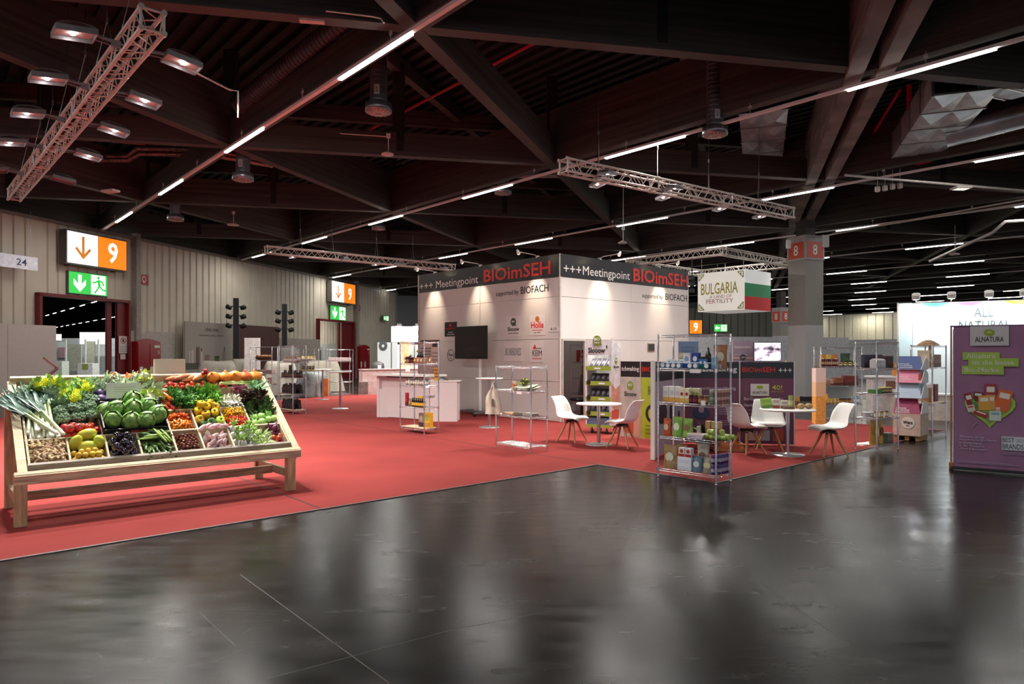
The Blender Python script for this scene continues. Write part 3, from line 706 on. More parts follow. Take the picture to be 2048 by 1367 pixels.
# ---------------------------------------------------------------- picture board, monitor behind the partition
bd = thing('picture_board', 'blue and orange sunset picture board above the purple partition', 'board', AT(1465, 724, 14.2).xy.to_3d(), 0)
b = MB(); b.box((0.22, 0, 0.9), (0.44, 0.03, 1.95)); b.build('board', mat('dusk_blue_print', '6f7090', rough=0.4, col2='a08a90', scale=1.2), bd)
decal('orange_cloud', 0.0, 1.50, 0.44, 0.03, P('c09a86'), bd, y=-0.018); decal('orange_cloud', 0.0, 1.57, 0.30, 0.02, P('b09290'), bd, y=-0.018)
text('Snackmanufaktur', 0.04, 1.72, 0.34, 0.05, P('d8d0d4'), bd, y=-0.018); disc('round_badge', 0.21, 1.53, 0.065, 0.065, P('3a3846'), bd, y=-0.02); text('VEGAN', 0.17, 1.52, 0.08, 0.02, PW, bd, y=-0.025)
mo = thing('monitor', 'bright monitor showing a dark cloud of ink above the purple partition', 'monitor', AT(1508, 724, 14.0).xy.to_3d(), R(-4))
b = MB(); b.box((0.27, 0.02, 1.645), (0.55, 0.05, 0.40), bev=0.008); b.build('housing', BLACK, mo)
def screen_mat():
    m = bpy.data.materials.new('screen_picture'); m.use_nodes = True; nt = m.node_tree; N = nt.nodes; L = nt.links; b_ = N['Principled BSDF']
    tc = N.new('ShaderNodeTexCoord'); nz = N.new('ShaderNodeTexNoise'); nz.inputs['Scale'].default_value = 2.4; nz.inputs['Detail'].default_value = 6
    L.new(tc.outputs['Generated'], nz.inputs['Vector']); cr = N.new('ShaderNodeValToRGB'); L.new(nz.outputs['Fac'], cr.inputs['Fac'])
    e = cr.color_ramp.elements; e[0].position = 0.36; e[0].color = (0.03, 0.03, 0.04, 1); e[1].position = 0.5; e[1].color = (0.75, 0.8, 0.86, 1)
    x = e.new(0.44); x.color = (0.42, 0.32, 0.42, 1)
    L.new(cr.outputs['Color'], b_.inputs['Emission Color']); b_.inputs['Emission Strength'].default_value = 0.9; L.new(cr.outputs['Color'], b_.inputs['Base Color'])
    return m
b = MB(); b.box((0.27, -0.008, 1.645), (0.525, 0.004, 0.37)); b.build('screen', screen_mat(), mo)
b = MB(); b.tube([(0.27, 0.06, 0.02), (0.27, 0.06, 1.5)], 0.025, 8); b.lathe([(0.22, 0), (0.22, 0.02), (0.02, 0.03)], 18, M=Matrix.Translation((0.27, 0.06, 0))); b.build('stand_pole', STEEL, mo)
for i, (nm, px, c_) in enumerate((('vitrine', 1572, 'c8b8a0'),)):
    t = thing('glass_vitrine', 'small glass case with gold bottles beside the bright monitor', 'glass case', AT(px, 724, 14.3).xy.to_3d(), 0)
    b = MB(); b.box((0, 0, 0.65), (0.22, 0.22, 1.3)); b.build('plinth', WHITEP, t)
    b = MB()
    for sx in (-1, 1):
        for sy in (-1, 1): b.box((sx * 0.1, sy * 0.1, 1.46), (0.008, 0.008, 0.32))
    b.box((0, 0, 1.62), (0.21, 0.21, 0.006)); b.build('case_frame', STEEL, t)
    b = MB(); b.lathe([(0.025, 1.3), (0.025, 1.42), (0.01, 1.45), (0.01, 1.48)], 10); b.build('bottle', P('b89a58'), t)

# ---------------------------------------------------------------- purple roll-up style banner at the right edge
BN = thing('fabric_banner', 'tall purple fabric banner with a heart of food packs on wooden poles', 'banner', (6.12, 9.46, 0), R(-33))
PURB = mat('plum_fabric', '9c7090', rough=0.8, var=0.06, scale=3, bump=0.1)
b = MB()
def bfn(u, v): return (u * 0.80, 0.004 * math.sin(u * 19) + 0.012 * math.sin(v * 7 + u * 4) * v, 0.04 + 1.94 * v)
b.grid(bfn, 24, 24); b.grid(lambda u, v: (0.80 - u * 0.80, bfn(1 - u, v)[1] + 0.012, 0.04 + 1.94 * v), 24, 24); b.build('cloth', PURB, BN)
OAK = mat('oak_pole', 'a9744a', rough=0.5, wood=True, stretch=(8, 8, 1))
for x in (-0.028, 0.83):
    b = MB(); b.tube([(x, 0.03, 0.02), (x, 0.03, 1.98)], 0.012, 10); b.box((x, 0.03, 0.05), (0.055, 0.06, 0.10), bev=0.006); b.build('pole', OAK, BN)
b = MB(); b.tube([(-0.04, 0.01, 1.985), (0.84, 0.01, 1.985)], 0.010, 8); b.build('top_rail', P('5b3a60'), BN)
b = MB(); b.box((0.4, 0.03, 0.035), (0.86, 0.26, 0.03)); b.build('base_plate', BLACK, BN)
b = MB(); b.box((-0.005, 0.02, 1.0), (0.012, 0.01, 1.9)); b.build('white_edge', WHITEP, BN)
YB = -0.022
decal('logo_field', 0.19, 1.715, 0.43, 0.265, P('c9c4c6'), BN, y=YB)
disc('leaf_oval', 0.405, 1.89, 0.062, 0.046, GREEN_L, BN, y=YB - .004); disc('leaf_highlight', 0.405, 1.895, 0.03, 0.014, P('b9c96a'), BN, y=YB - .008)
text('ALNATURA', 0.245, 1.765, 0.32, 0.07, INK, BN, y=YB - .004, bold=0.01)
BRG = P('a3c24a'); TXW = P('d9dcc4')
shape('lime_field', [(0.105, 1.625), (0.105, 1.52), (0.17, 1.52), (0.17, 1.44), (0.095, 1.44), (0.095, 1.325), (0.565, 1.325), (0.565, 1.435), (0.725, 1.435), (0.725, 1.545), (0.52, 1.545), (0.52, 1.625)], BRG, BN, y=YB)
text('Alnatura', 0.145, 1.545, 0.33, 0.065, TXW, BN, y=YB - .005, bold=0.01); text('ist die beste', 0.215, 1.455, 0.46, 0.065, TXW, BN, y=YB - .005, bold=0.01); text('Bio-Marke', 0.125, 1.355, 0.39, 0.065, TXW, BN, y=YB - .005, bold=0.01)
def heart(cx, cy, sx, sy, n=30):
    pts = []
    for k in range(n):
        t = 2 * PI * k / n
        pts.append((cx + sx * 16 * math.sin(t) ** 3 / 16, cy + sy * (13 * math.cos(t) - 5 * math.cos(2 * t) - 2 * math.cos(3 * t) - math.cos(4 * t)) / 16))
    return pts
shape('heart_outline', heart(0.41, 0.87, 0.285, 0.26), BRG, BN, y=YB); shape('heart_field', heart(0.41, 0.885, 0.25, 0.225), P('7f9a4a'), BN, y=YB - .004)
def pack_shape(x, z, w_, h_, a, c_, y, nm='food_pack_picture', band='e8e0d8'):
    ca_, sa_ = math.cos(a), math.sin(a)
    f = lambda px, pz: (x + px * ca_ - pz * sa_, z + px * sa_ + pz * ca_)
    o = shape(nm, [f(-w_ / 2, -h_ / 2), f(w_ / 2, -h_ / 2), f(w_ / 2, h_ / 2), f(-w_ / 2, h_ / 2)], P(c_), BN, y=y, t=0.003)
    b = MB(); b.poly([f(-w_ * .35, h_ * .1), f(w_ * .35, h_ * .1), f(w_ * .35, h_ * .36), f(-w_ * .35, h_ * .36)], y - .003, y - .002, plane='xz'); b.build('pack_label', P(band), o)
pack_shape(0.19, 0.96, 0.09, 0.22, 0.3, '8f1f2a', YB - .007); pack_shape(0.28, 1.02, 0.11, 0.13, -0.1, '6b2036', YB - .009)
pack_shape(0.42, 1.06, 0.125, 0.28, 0, 'a8323a', YB - .008); pack_shape(0.42, 0.95, 0.10, 0.2, 0, 'd99a52', YB - .010)
pack_shape(0.56, 0.98, 0.16, 0.28, -0.22, 'd9682e', YB - .009); pack_shape(0.35, 0.94, 0.13, 0.2, 0.05, 'dba23c', YB - .012)
pack_shape(0.20, 0.86, 0.09, 0.09, 0.25, 'd8d0c4', YB - .012, band='c05040'); pack_shape(0.31, 0.79, 0.16, 0.07, -0.35, '9c2f2a', YB - .012); pack_shape(0.47, 0.77, 0.13, 0.13, 0, 'cdd8cc', YB - .013, band='7fb0b0')
pack_shape(0.24, 0.93, 0.04, 0.12, 0.4, '4f8a3c', YB - .011, 'pea_picture', '6fa84c'); pack_shape(0.50, 0.86, 0.05, 0.06, 0, 'd8b49a', YB - .014, 'mushroom_picture')
b = MB(); b.tube([(0.205, YB, 0.555), (0.215, YB, 0.61), (0.25, YB, 0.655), (0.29, YB, 0.67)], 0.003, 5); b.tube([(0.27, YB, 0.69), (0.295, YB, 0.67), (0.27, YB, 0.655)], 0.003, 5); b.build('curved_arrow', P('c08a90'), BN)
for i, s_ in enumerate(('Alnatura ist die', 'bestplatzierte Bio-Marke', 'in Deutschland', 'in der Kategorie', '„Food & Beverages“')):
    text(s_, 0.065, 0.455 - i * 0.042, 0.0165 * len(s_) + 0.02, 0.030, P('cdbcd0'), BN, y=YB, shear=0.2)
b = MB(); b.box((0.665, YB, 0.41), (0.25, 0.003, 0.18)); b.build('award_field', P('d5d8de'), BN)
text('BEST', 0.55, 0.425, 0.13, 0.062, P('3f5560'), BN, y=YB - .004); text('2021', 0.70, 0.43, 0.08, 0.05, P('98a8b2'), BN, y=YB - .004); text('BRANDS', 0.55, 0.335, 0.225, 0.07, P('3f5560'), BN, y=YB - .004)
for z, x, w_ in ((0.285, 0.54, 0.22), (0.262, 0.54, 0.25), (0.13, 0.04, 0.62), (0.112, 0.04, 0.70)): decal('small_print', x, z, w_, 0.009, P('a98cae'), BN, y=YB)
# ================================================================ on and before the left hall wall
WD = Vector((math.cos(R(75.1)), math.sin(R(75.1)), 0)); WN = Vector((WD.y, -WD.x, 0))
def on_wall(name, label, cat, s, out=0.0, z=0.0, group=None):
    p = Vector((-16.2, 21.55, z)) + WD * s + WN * out
    return thing(name, label, cat, p, R(75.1), group)
LITW = mat('lit_white', 'f7f8f4', emit=0.95, var=0.0); LITO = mat('lit_orange', 'f07a14', emit=0.85, var=0.03, scale=1.2); LITG = mat('lit_green', '35b84a', emit=0.75, var=0.0)
BOXG = mat('lightbox_case', '57534e', rough=0.4)
ARO = mat('arrow_orange', 'd9822a', emit=0.35, var=0)
def gate_sign(s, label):
    t = on_wall('gate_sign', label, 'illuminated sign', s, 0.42, 4.72, 'illuminated gate 9 signs')
    w_, h_ = 2.55 if s < 10 else 2.9, 1.15 if s < 10 else 1.26
    b = MB(); b.box((w_ / 2, 0.17, h_ / 2), (w_ + 0.04, 0.32, h_ + 0.04)); b.build('case', BOXG, t)
    hw = w_ / 2
    decal('white_field', 0.02, 0.03, hw - 0.04, h_ - 0.06, LITW, t, y=-0.003, t=0.012); decal('orange_field', hw + 0.01, 0.03, hw - 0.03, h_ - 0.06, LITO, t, y=-0.003, t=0.012)
    cx = hw / 2; k = 1
    shape('down_arrow', [(cx - 0.05, 1.0), (cx + 0.05, 1.0), (cx + 0.05, 0.40), (cx + 0.26, 0.62), (cx + 0.33, 0.55), (cx, 0.20), (cx - 0.33, 0.55), (cx - 0.26, 0.62), (cx - 0.05, 0.40)], ARO, t, y=-0.014)
    text('9', hw * 1.5 - 0.22, 0.22, 0.44, 0.76, LITW, t, y=-0.014, bold=0.02, name='numeral')
    b = MB()
    for x in (0.3, w_ - 0.3): b.box((x, 0.34, h_ * 0.5), (0.06, 0.2, h_ + 0.1))
    b.build('wall_bracket', BOXG, t)
gate_sign(2.04, 'large lit gate sign, white arrow field and orange 9, nearer one at picture left')
gate_sign(19.8, 'lit gate sign with arrow and orange 9, farther one above the second gate')
def man(t, x0, z0, h_, y):
    k = h_
    def q(a, c): return (x0 + a * k, z0 + c * k)
    m_ = LITG
    disc('figure_head', *q(0.42, 0.86), 0.07 * k, 0.08 * k, m_, t, y=y, n=14)
    b = MB()
    def br(a, c, w_=0.085): b.bar((q(*a)[0], y, q(*a)[1]), (q(*c)[0], y, q(*c)[1]), 0.006, w_ * k)
    br((0.42, 0.76), (0.48, 0.45), 0.15); br((0.42, 0.72), (0.20, 0.60)); br((0.20, 0.60), (0.06, 0.62)); br((0.46, 0.72), (0.68, 0.66)); br((0.68, 0.66), (0.72, 0.48))
    br((0.46, 0.46), (0.36, 0.28)); br((0.36, 0.28), (0.18, 0.08)); br((0.48, 0.44), (0.66, 0.28)); br((0.66, 0.28), (0.88, 0.24))
    b.build('running_figure', m_, t)
def exit_sign(s, w_, h_, z, label, out=0.12, flip=False):
    t = on_wall('exit_sign', label, 'emergency exit sign', s, out, z, 'green emergency exit signs')
    b = MB(); b.box((w_ / 2, 0.07, h_ / 2), (w_ + 0.03, 0.13, h_ + 0.03)); b.build('case', BOXG, t)
    decal('green_field', 0.01, 0.01, w_ - 0.02, h_ - 0.02, LITG, t, y=-0.003, t=0.01)
    decal('white_doorway', w_ * 0.56, h_ * 0.05, w_ * 0.38, h_ * 0.9, LITW, t, y=-0.008, t=0.008)
    cx = w_ * 0.27
    a = h_
    shape('down_arrow', [(cx - 0.09 * a, 0.88 * a), (cx + 0.09 * a, 0.88 * a), (cx + 0.09 * a, 0.45 * a), (cx + 0.32 * a, 0.68 * a), (cx + 0.32 * a, 0.42 * a), (cx, 0.1 * a), (cx - 0.32 * a, 0.42 * a), (cx - 0.32 * a, 0.68 * a), (cx - 0.09 * a, 0.45 * a)], LITW, t, y=-0.011)
    man(t, w_ * 0.56, h_ * 0.02, h_ * 0.95, -0.016)
exit_sign(2.38, 1.63, 0.77, 3.73, 'green exit sign with running figure above the nearer red gate')
exit_sign(20.14, 1.9, 0.85, 3.67, 'green exit sign with running figure above the farther gate')
exit_sign(27.0, 0.85, 0.33, 3.93, 'tiny green exit sign near the far end of the clad wall', 0.3)
FRED = P('a5161e')
for s, lab, z, w_ in ((5.63, 'small red hose reel sign on the clad wall, right of the big lit 9', 4.36, 0.46), (23.62, 'small red hose reel sign on the clad wall beyond the far gate', 4.40, 0.5)):
    t = on_wall('hose_sign', lab, 'fire sign', s, 0.03, z, 'red hose signs')
    b = MB(); b.box((w_ / 2, 0.01, 0.2), (w_, 0.015, 0.40)); b.build('plate', FRED, t)
    disc('hose_ring', w_ * .5, 0.21, 0.10, 0.13, PW, t, y=-0.002, inner=0.72); decal('hose_end', w_ * .40, 0.05, 0.04, 0.12, PW, t, y=-0.002)
t = on_wall('number_board', 'hanging white board with dark blue number 24 at the picture edge', 'sign', -0.9, 0.55, 4.30)
b = MB(); b.box((0.87, 0.0, 0.21), (1.74, 0.03, 0.42)); b.build('board', mat('cool_white', 'e4e4ee', rough=0.5, emit=0.15), t)
text('24', 1.02, 0.11, 0.34, 0.21, P('3a3a6a'), t, y=-0.018, bold=0.01)
b = MB(); b.tube([(0.3, 0, 0.42), (0.3, 0, 1.9)], 0.006, 5); b.tube([(1.5, 0, 0.42), (1.5, 0, 1.9)], 0.006, 5); b.build('wire', STEEL, t)
# fire cabinets
CAB = mat('cabinet_red', '8c1018', rough=0.28, var=0.03)
for s, w_, lab in ((5.12, 1.17, 'glossy red fire cabinet with sloped top right of the nearer gate'), (23.3, 1.35, 'red fire cabinet beside the farther gate')):
    t = on_wall('fire_cabinet', lab, 'fire cabinet', s, 0.42, 0, 'red fire cabinets')
    b = MB(); b.poly([(0, 0), (w_, 0), (w_, 2.08), (w_ * .5, 2.20), (0, 2.08)], 0, 0.38, plane='xz'); b.build('body', CAB, t)
    for i in (0, 1):
        d = decal('door', 0.02 + i * (w_ / 2), 0.1, w_ / 2 - 0.03, 1.9, CAB, t, y=-0.012, t=0.02)
        b = MB(); b.box((w_ / 2 + (-0.06 if i == 0 else 0.06), -0.035, 1.15), (0.02, 0.03, 0.14)); b.build('handle', STEEL, d)
    decal('notice_plate', 0.08, 0.72, 0.17, 0.38, P('d8d0cc'), t, y=-0.026); decal('notice_plate', 0.60, 0.72, 0.17, 0.38, P('d8d0cc'), t, y=-0.026)
    decal('notice_plate', w_ - 0.34, 1.84, 0.28, 0.10, P('d8cfc0'), t, y=-0.026); decal('notice_plate', w_ - 0.18, 1.58, 0.12, 0.16, P('b07a78'), t, y=-0.026)
    if s < 10:
        q = on_wall('cabinet_sign', 'small red and white sign on the clad wall above the nearer red fire cabinet', 'sign', 5.45, 0.12, 2.30)
        b = MB(); b.box((0.2, 0, 0.1), (0.4, 0.02, 0.22)); b.build('plate', P('d9d0cc'), q); decal('red_stripe', 0.01, 0.10, 0.38, 0.10, FRED, q, y=-0.012); text('FEUER', 0.06, 0.125, 0.28, 0.05, PW, q, y=-0.016)
q = on_wall('notice_sheet', 'white no-entry notice sheet on the dark red gate leaf', 'notice', 4.53, 0.12, 1.62)
b = MB(); b.box((0.2, 0, 0.33), (0.40, 0.01, 0.66)); b.build('sheet', P('cfc6c2'), q)
disc('ban_ring', 0.2, 0.49, 0.12, 0.12, FRED, q, y=-0.008, inner=0.8); b = MB(); b.bar((0.12, -0.010, 0.57), (0.28, -0.010, 0.41), 0.004, 0.02); b.build('ban_bar', FRED, q); decal('pictogram', 0.16, 0.43, 0.08, 0.12, INK, q, y=-0.007)
for i in range(3): decal('print_line', 0.05, 0.24 - i * 0.08, 0.3, 0.02, P('8a8280'), q, y=-0.007)
b = MB(); b.box((0.19, 0, -0.13), (0.24, 0.01, 0.2)); b.build('lower_sheet', P('cfc2bc'), q)
# white partitions and picture walls along the wall
PWALL = mat('partition_board', 'c9bab6', rough=0.55, var=0.02)
def pwall(s0, s1, h_, out, m_, name, lab, cat='partition', seams=()):
    t = on_wall(name, lab, cat, s0, out)
    xs = [0] + list(seams) + [s1 - s0]
    for a, c in zip(xs[:-1], xs[1:]):
        b = MB(); b.box(((a + c) / 2, 0.03, h_ / 2), (c - a - 0.012, 0.05, h_)); b.build('panel', m_, t)
    b = MB(); b.box(((s1 - s0) / 2, 0.07, h_ / 2), (s1 - s0 + 0.01, 0.03, h_ - 0.01)); b.build('rear_frame', ALU, t)
    return t
pwall(-6, 1.53, 2.54, 0.55, PWALL, 'partition_wall', 'pale rose partition wall at the left picture edge before the gate', seams=(1.9, 3.9, 5.85))
pwall(5.04, 7.36, 2.5, 0.14, mat('partition_dim', 'b3a9a3', rough=0.55), 'partition_wall', 'plain white partition wall behind the nearer fire cabinet')
ch = pwall(7.63, 10.98, 2.98, 0.45, mat('cosmetics_print', '9c928a', rough=0.5, var=0.04, scale=0.8), 'picture_wall', 'beige picture wall showing cosmetic jars and bottles', 'picture wall')
text('chic·mic', 1.25, 2.60, 0.85, 0.17, P('4c4446'), ch, y=-0.004); text('SUSTAINABLE LIVING COMPANY', 0.86, 2.38, 1.6, 0.07, P('6a605e'), ch, y=-0.004)
def pic(nm, x, z, w_, h_, c_): decal(nm, x, z, w_, h_, P(c_), ch, y=-0.004)
pic('tray_picture', 0.03, 0.93, 0.78, 0.28, '4e4634'); pic('glass_picture', 0.2, 1.21, 0.13, 0.5, 'b5a9a2'); pic('glass_picture', 0.36, 1.21, 0.16, 0.55, 'bcaea6'); pic('tall_tube_picture', 0.68, 1.1, 0.09, 0.8, '5c3a30'); pic('tall_tube_picture', 0.8, 1.05, 0.07, 0.85, '6a463a')
pic('bottle_picture', 0.93, 0.95, 0.16, 0.75, 'b9aca6'); pic('pump_picture', 0.98, 1.70, 0.05, 0.15, '4a4240')
shape('tumbler_picture', [(1.28, 1.0), (1.46, 1.0), (1.52, 1.55), (1.22, 1.55)], P('8a6a58'), ch); pic('box_picture', 1.3, 0.88, 0.6, 0.2, '8f8f7c'); pic('green_jar_picture', 1.85, 1.1, 0.30, 0.35, '5f6a30'); pic('jar_lid_picture', 1.84, 1.42, 0.32, 0.08, '3f4424')
pic('bottle_picture', 2.40, 1.1, 0.2, 0.62, '8c7a6c'); pic('pump_picture', 2.47, 1.72, 0.06, 0.2, '4a4240'); pic('stem_picture', 3.08, 0.95, 0.06, 0.85, '7a7038')
br = pwall(11.0, 14.42, 2.98, 0.45, mat('brown_print', '553430', rough=0.45, var=0.06, scale=0.7), 'picture_wall', 'dark brown picture wall between the two black lamp towers', 'picture wall'); text('chic·mic', 1.4, 2.3, 0.7, 0.10, P('3a2220'), br, y=-0.004)
pwall(14.45, 18.70, 2.43, 0.30, mat('partition_dim2', 'a9a097', rough=0.55), 'partition_wall', 'long dull white partition left of the far gate', seams=(1.4, 2.8))
wp = thing('upright_panel', 'bright white upright panel standing before the brown picture wall', 'panel', AT(489, 790, 25.5).xy.to_3d(), R(10))
b = MB(); b.box((0.28, 0, 1.10), (0.56, 0.05, 2.2)); b.build('panel', mat('bright_white_panel', 'e6dedb', rough=0.5), wp)
# black lamp towers
for px, top_px, y, lab in ((472, 596, 31.0, 'black lamp tower with clamped spotlights, nearer the gate at picture left'), (569, 608, 33.5, 'black lamp tower with clamped spotlights, left of the far gate')):
    p = AT(px, top_px, y); t = thing('lamp_tower', lab, 'lamp tower', (p.x, p.y, 0), R(20), 'black lamp towers')
    b = MB(); b.box((0, 0, p.z / 2), (0.24, 0.24, p.z)); b.build('mast', BLACK, t)
    b = MB(); b.box((0, 0, 0.05), (0.9, 0.9, 0.06)); b.build('base_plate', BLACK, t)
    for i in range(3):
        for sx in (-1, 1):
            b = MB(); z = p.z - 0.42 - i * 0.42
            b.lathe([(0.07, -0.13), (0.10, -0.05), (0.11, 0.1), (0.05, 0.14)], 10, M=Matrix.Translation((sx * 0.3, -0.05, z)) @ Matrix.Rotation(R(65 * sx), 4, 'Y')); b.bar((0, 0, z + 0.05), (sx * 0.3, 0, z + 0.05), 0.04, 0.04); b.build('spotlight', BLACK, t)
# draped furniture
def cover(px, ptop, pbot, y, w_, d_, lab, col, n=28, group='draped furniture', seed=1, rz=20, flare=0.30, fold=1.1):
    p = AT(px, ptop, y); rng = random.Random(seed); H_ = p.z
    t = thing('dust_cover', lab, 'cloth cover', (p.x, p.y, 0), R(rz), group)
    b = MB(); ph = [rng.uniform(0, 6) for _ in range(4)]
    def f(u, v):
        a = 2 * PI * u; c, s_ = math.cos(a), math.sin(a)
        q = (abs(c) ** 5 + abs(s_) ** 5) ** (-1 / 5)
        if v < 0.35: k = v / 0.35; r_ = k * 0.94; z = H_ * (1 - 0.03 * k * k) + 0.06 * math.sin(2 * a + ph[0]) * k
        else: k = (v - 0.35) / 0.65; r_ = 0.94 + 0.06 * min(1, k * 6) + k * flare + fold * 0.12 * k * math.sin(9 * a + ph[1]) + fold * 0.05 * k * math.sin(17 * a + ph[2]); z = H_ * 0.97 * (1 - k) + 0.02 * k
        return (c * q * r_ * w_ / 2, s_ * q * r_ * d_ / 2, z)
    b.grid(f, n * 3, 14); b.build('cloth', mat('cloth_' + col, col, rough=0.9, var=0.05, bump=0.1), t); return t
cover(436, 722, 790, 27.0, 1.25, 0.9, 'beige cloth draped over a table before the cosmetics picture wall', 'a59d92', seed=1)
cover(478, 718, 790, 28.0, 0.55, 0.6, 'beige cloth over a narrow chair at the foot of the black lamp tower', 'a39b90', seed=2)
cover(560, 722, 790, 26.5, 1.1, 0.8, 'beige cloth cover behind the shelves left of the far gate', 'a8a095', seed=3)
cover(577, 695, 770, 30.0, 0.8, 0.8, 'tall grey covered heap behind the wire shelves', '8f8a84', seed=4)
cover(645, 721, 790, 29.0, 1.3, 0.8, 'cream cloth cover before the far gate', 'aaa294', seed=5)
cover(625, 744, 793, 25.6, 0.72, 1.0, 'slate grey cloth cover right of the near wire shelf', '7b8181', seed=6, rz=-20)
cover(497, 724, 790, 27.2, 0.5, 0.5, 'small beige cloth cover left of the white upright panel', '9a938a', seed=8)
# pieces behind the vegetable rack at far left
e = thing('wooden_easel', 'pinkish wooden zigzag stand leaning behind the leeks', 'wooden stand', GR(103, 822).to_3d(), R(10))
p0 = e.location; b = MB(); yy = p0.y
for a, c in (((88, 715), (115, 735)), ((115, 735), (85, 760)), ((85, 760), (112, 795)), ((112, 795), (90, 822))): b.bar(AT(*a, yy) - p0, AT(*c, yy) - p0, 0.06, 0.07, up=(0, 1, 0))
o = b.build('zigzag_frame', mat('pink_wood', 'b98a80', rough=0.6, wood=True), e); e.rotation_euler = (0, 0, 0)
# through the nearer gate: the neighbouring hall
STW = mat('stand_white', 'c9d2c8', rough=0.5); STG = mat('stand_grey', '99a0a0', rough=0.6)
def slab(name, lab, cat, px0, px1, ptop, y, m_, d_=0.1, zb=0.0, group='stands seen through the gate'):
    a = AT(px0, ptop, y); c = AT(px1, ptop, y); t = thing(name, lab, cat, ((a.x + c.x) / 2, y, 0), 0, group)
    b = MB(); b.box((0, 0, (a.z + zb) / 2), (abs(c.x - a.x), d_, a.z - zb)); b.build('body', m_, t); return t
slab('stand_wall', 'long pale wall seen through the nearer gate', 'stand wall', 40, 240, 676, 52, mat('hazy_white', 'b9c0c4', rough=0.6))
slab('stand_wall', 'grey green stand panel in the middle of the nearer gate', 'stand wall', 133, 163, 688, 46, mat('sage_panel', 'b3b5a8', rough=0.6))
slab('stand_wall', 'shaded grey stand panel behind the left counter seen through the gate', 'stand wall', 88, 132, 684, 49, STG)
slab('stand_wall', 'olive grey stand panel right of the gate view', 'stand wall', 172, 190, 682, 49, mat('olive_panel', '8f9284', rough=0.6))
k = slab('stand_counter', 'pale green counter at the left of the gate view', 'counter', 106, 131, 722, 44, STW, 0.7)
k = slab('stand_counter', 'white counter with an olive square seen through the gate', 'counter', 163, 192, 726, 42, mat('clean_white', 'd2d4d4', rough=0.5), 0.7)
decal('olive_square', -0.18, 0.65, 0.36, 0.34, P('8a9448'), k, y=-0.36)
for px, lab in ((107, 'leftmost thin white post seen through the gate'), (132, 'white post right of the pale green counter through the gate'), (171, 'white post left of the olive panel in the gate view'), (197, 'rightmost white post in the gate view')):
    slab('stand_post', lab, 'post', px - 1, px + 1, 678, 45, STW, 0.1)
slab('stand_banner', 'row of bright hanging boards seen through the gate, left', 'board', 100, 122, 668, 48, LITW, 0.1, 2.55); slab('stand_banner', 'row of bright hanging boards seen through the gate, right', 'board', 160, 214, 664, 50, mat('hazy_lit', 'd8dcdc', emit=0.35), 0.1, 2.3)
slab('dark_picture', 'small mauve picture on the stand in the gate view', 'picture', 117, 130, 694, 48.88, P('7a6468'), 0.1, 1.3)
slab('bar_chair', 'dark bar seat between the counters seen through the gate', 'chair', 143, 158, 740, 43, mat('greywhite', '8a908c'), 0.3)
for x, y in ((-22, 40), (-30, 47), (-24, 46), (-17, 38)): area_lamp('gate_hall_fill', (x, y, 6.0), 0, 2.2, 0.2, 330)  # extra fill lights without fixtures, added to brighten the stands
# far booth with blown-out header between the gates and the meeting booth
fb = thing('header_booth', 'overlit white fair booth with square header far behind the counter', 'exhibition booth', AT(752, 760, 34).xy.to_3d(), R(4))
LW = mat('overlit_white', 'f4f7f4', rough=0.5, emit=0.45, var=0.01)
hh = lambda py: AT(0, py, 34).z
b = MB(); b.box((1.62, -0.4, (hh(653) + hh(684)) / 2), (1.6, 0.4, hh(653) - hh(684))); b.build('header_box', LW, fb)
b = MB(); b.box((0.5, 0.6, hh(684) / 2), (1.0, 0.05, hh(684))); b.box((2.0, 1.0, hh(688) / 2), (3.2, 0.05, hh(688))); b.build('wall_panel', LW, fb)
b = MB(); b.box((0.78, -0.2, hh(684) / 2), (0.06, 0.06, hh(684))); b.box((2.45, -0.4, hh(684) / 2), (0.06, 0.06, hh(684))); b.box((1.22, 0.55, 1.15), (0.04, 0.05, 2.3)); b.build('post', STEEL, fb)
text('ICEHOF', 1.45, hh(671), 0.8, 0.26, P('a9b8bc'), fb, y=-0.61); disc('blue_emblem', 1.17, hh(668), 0.14, 0.14, P('9cc8d4'), fb, y=-0.61, inner=0.6)
disc('round_logo', 1.75, 1.45, 0.25, 0.25, P('b9b4b0'), fb, y=0.96, inner=0.95); shape('leaf_picture', [(1.9, 1.75), (2.15, 1.85), (2.3, 1.7), (2.2, 1.45), (2.05, 1.6)], P('d0a03c'), fb, y=0.95)
disc('leaf_ornament', 0.28, 2.0, 0.22, 0.26, P('9aa4a6'), fb, y=0.56, inner=0.3)
for x in (1.2, 2.1):
    b = MB(); b.box((x, -0.55, hh(650)), (0.22, 0.16, 0.12)); b.bar((x, -0.4, hh(653)), (x, -0.55, hh(650)), 0.03, 0.03); b.build('floodlight', WHITEP, fb)
    area_lamp('booth_flood', (x, -0.75, hh(652)), 0, 0.2, 0.12, 60, (0.97, 1, 0.96), fb, (0, 0.5, -1))
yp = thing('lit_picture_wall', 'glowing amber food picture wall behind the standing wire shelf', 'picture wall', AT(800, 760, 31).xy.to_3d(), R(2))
b = MB(); b.box((0.27, 0, 1.15), (0.5, 0.04, 2.05)); b.build('panel', mat('amber_print', 'e6b878', rough=0.5, emit=0.35, col2='f6e6cc', scale=3), yp)
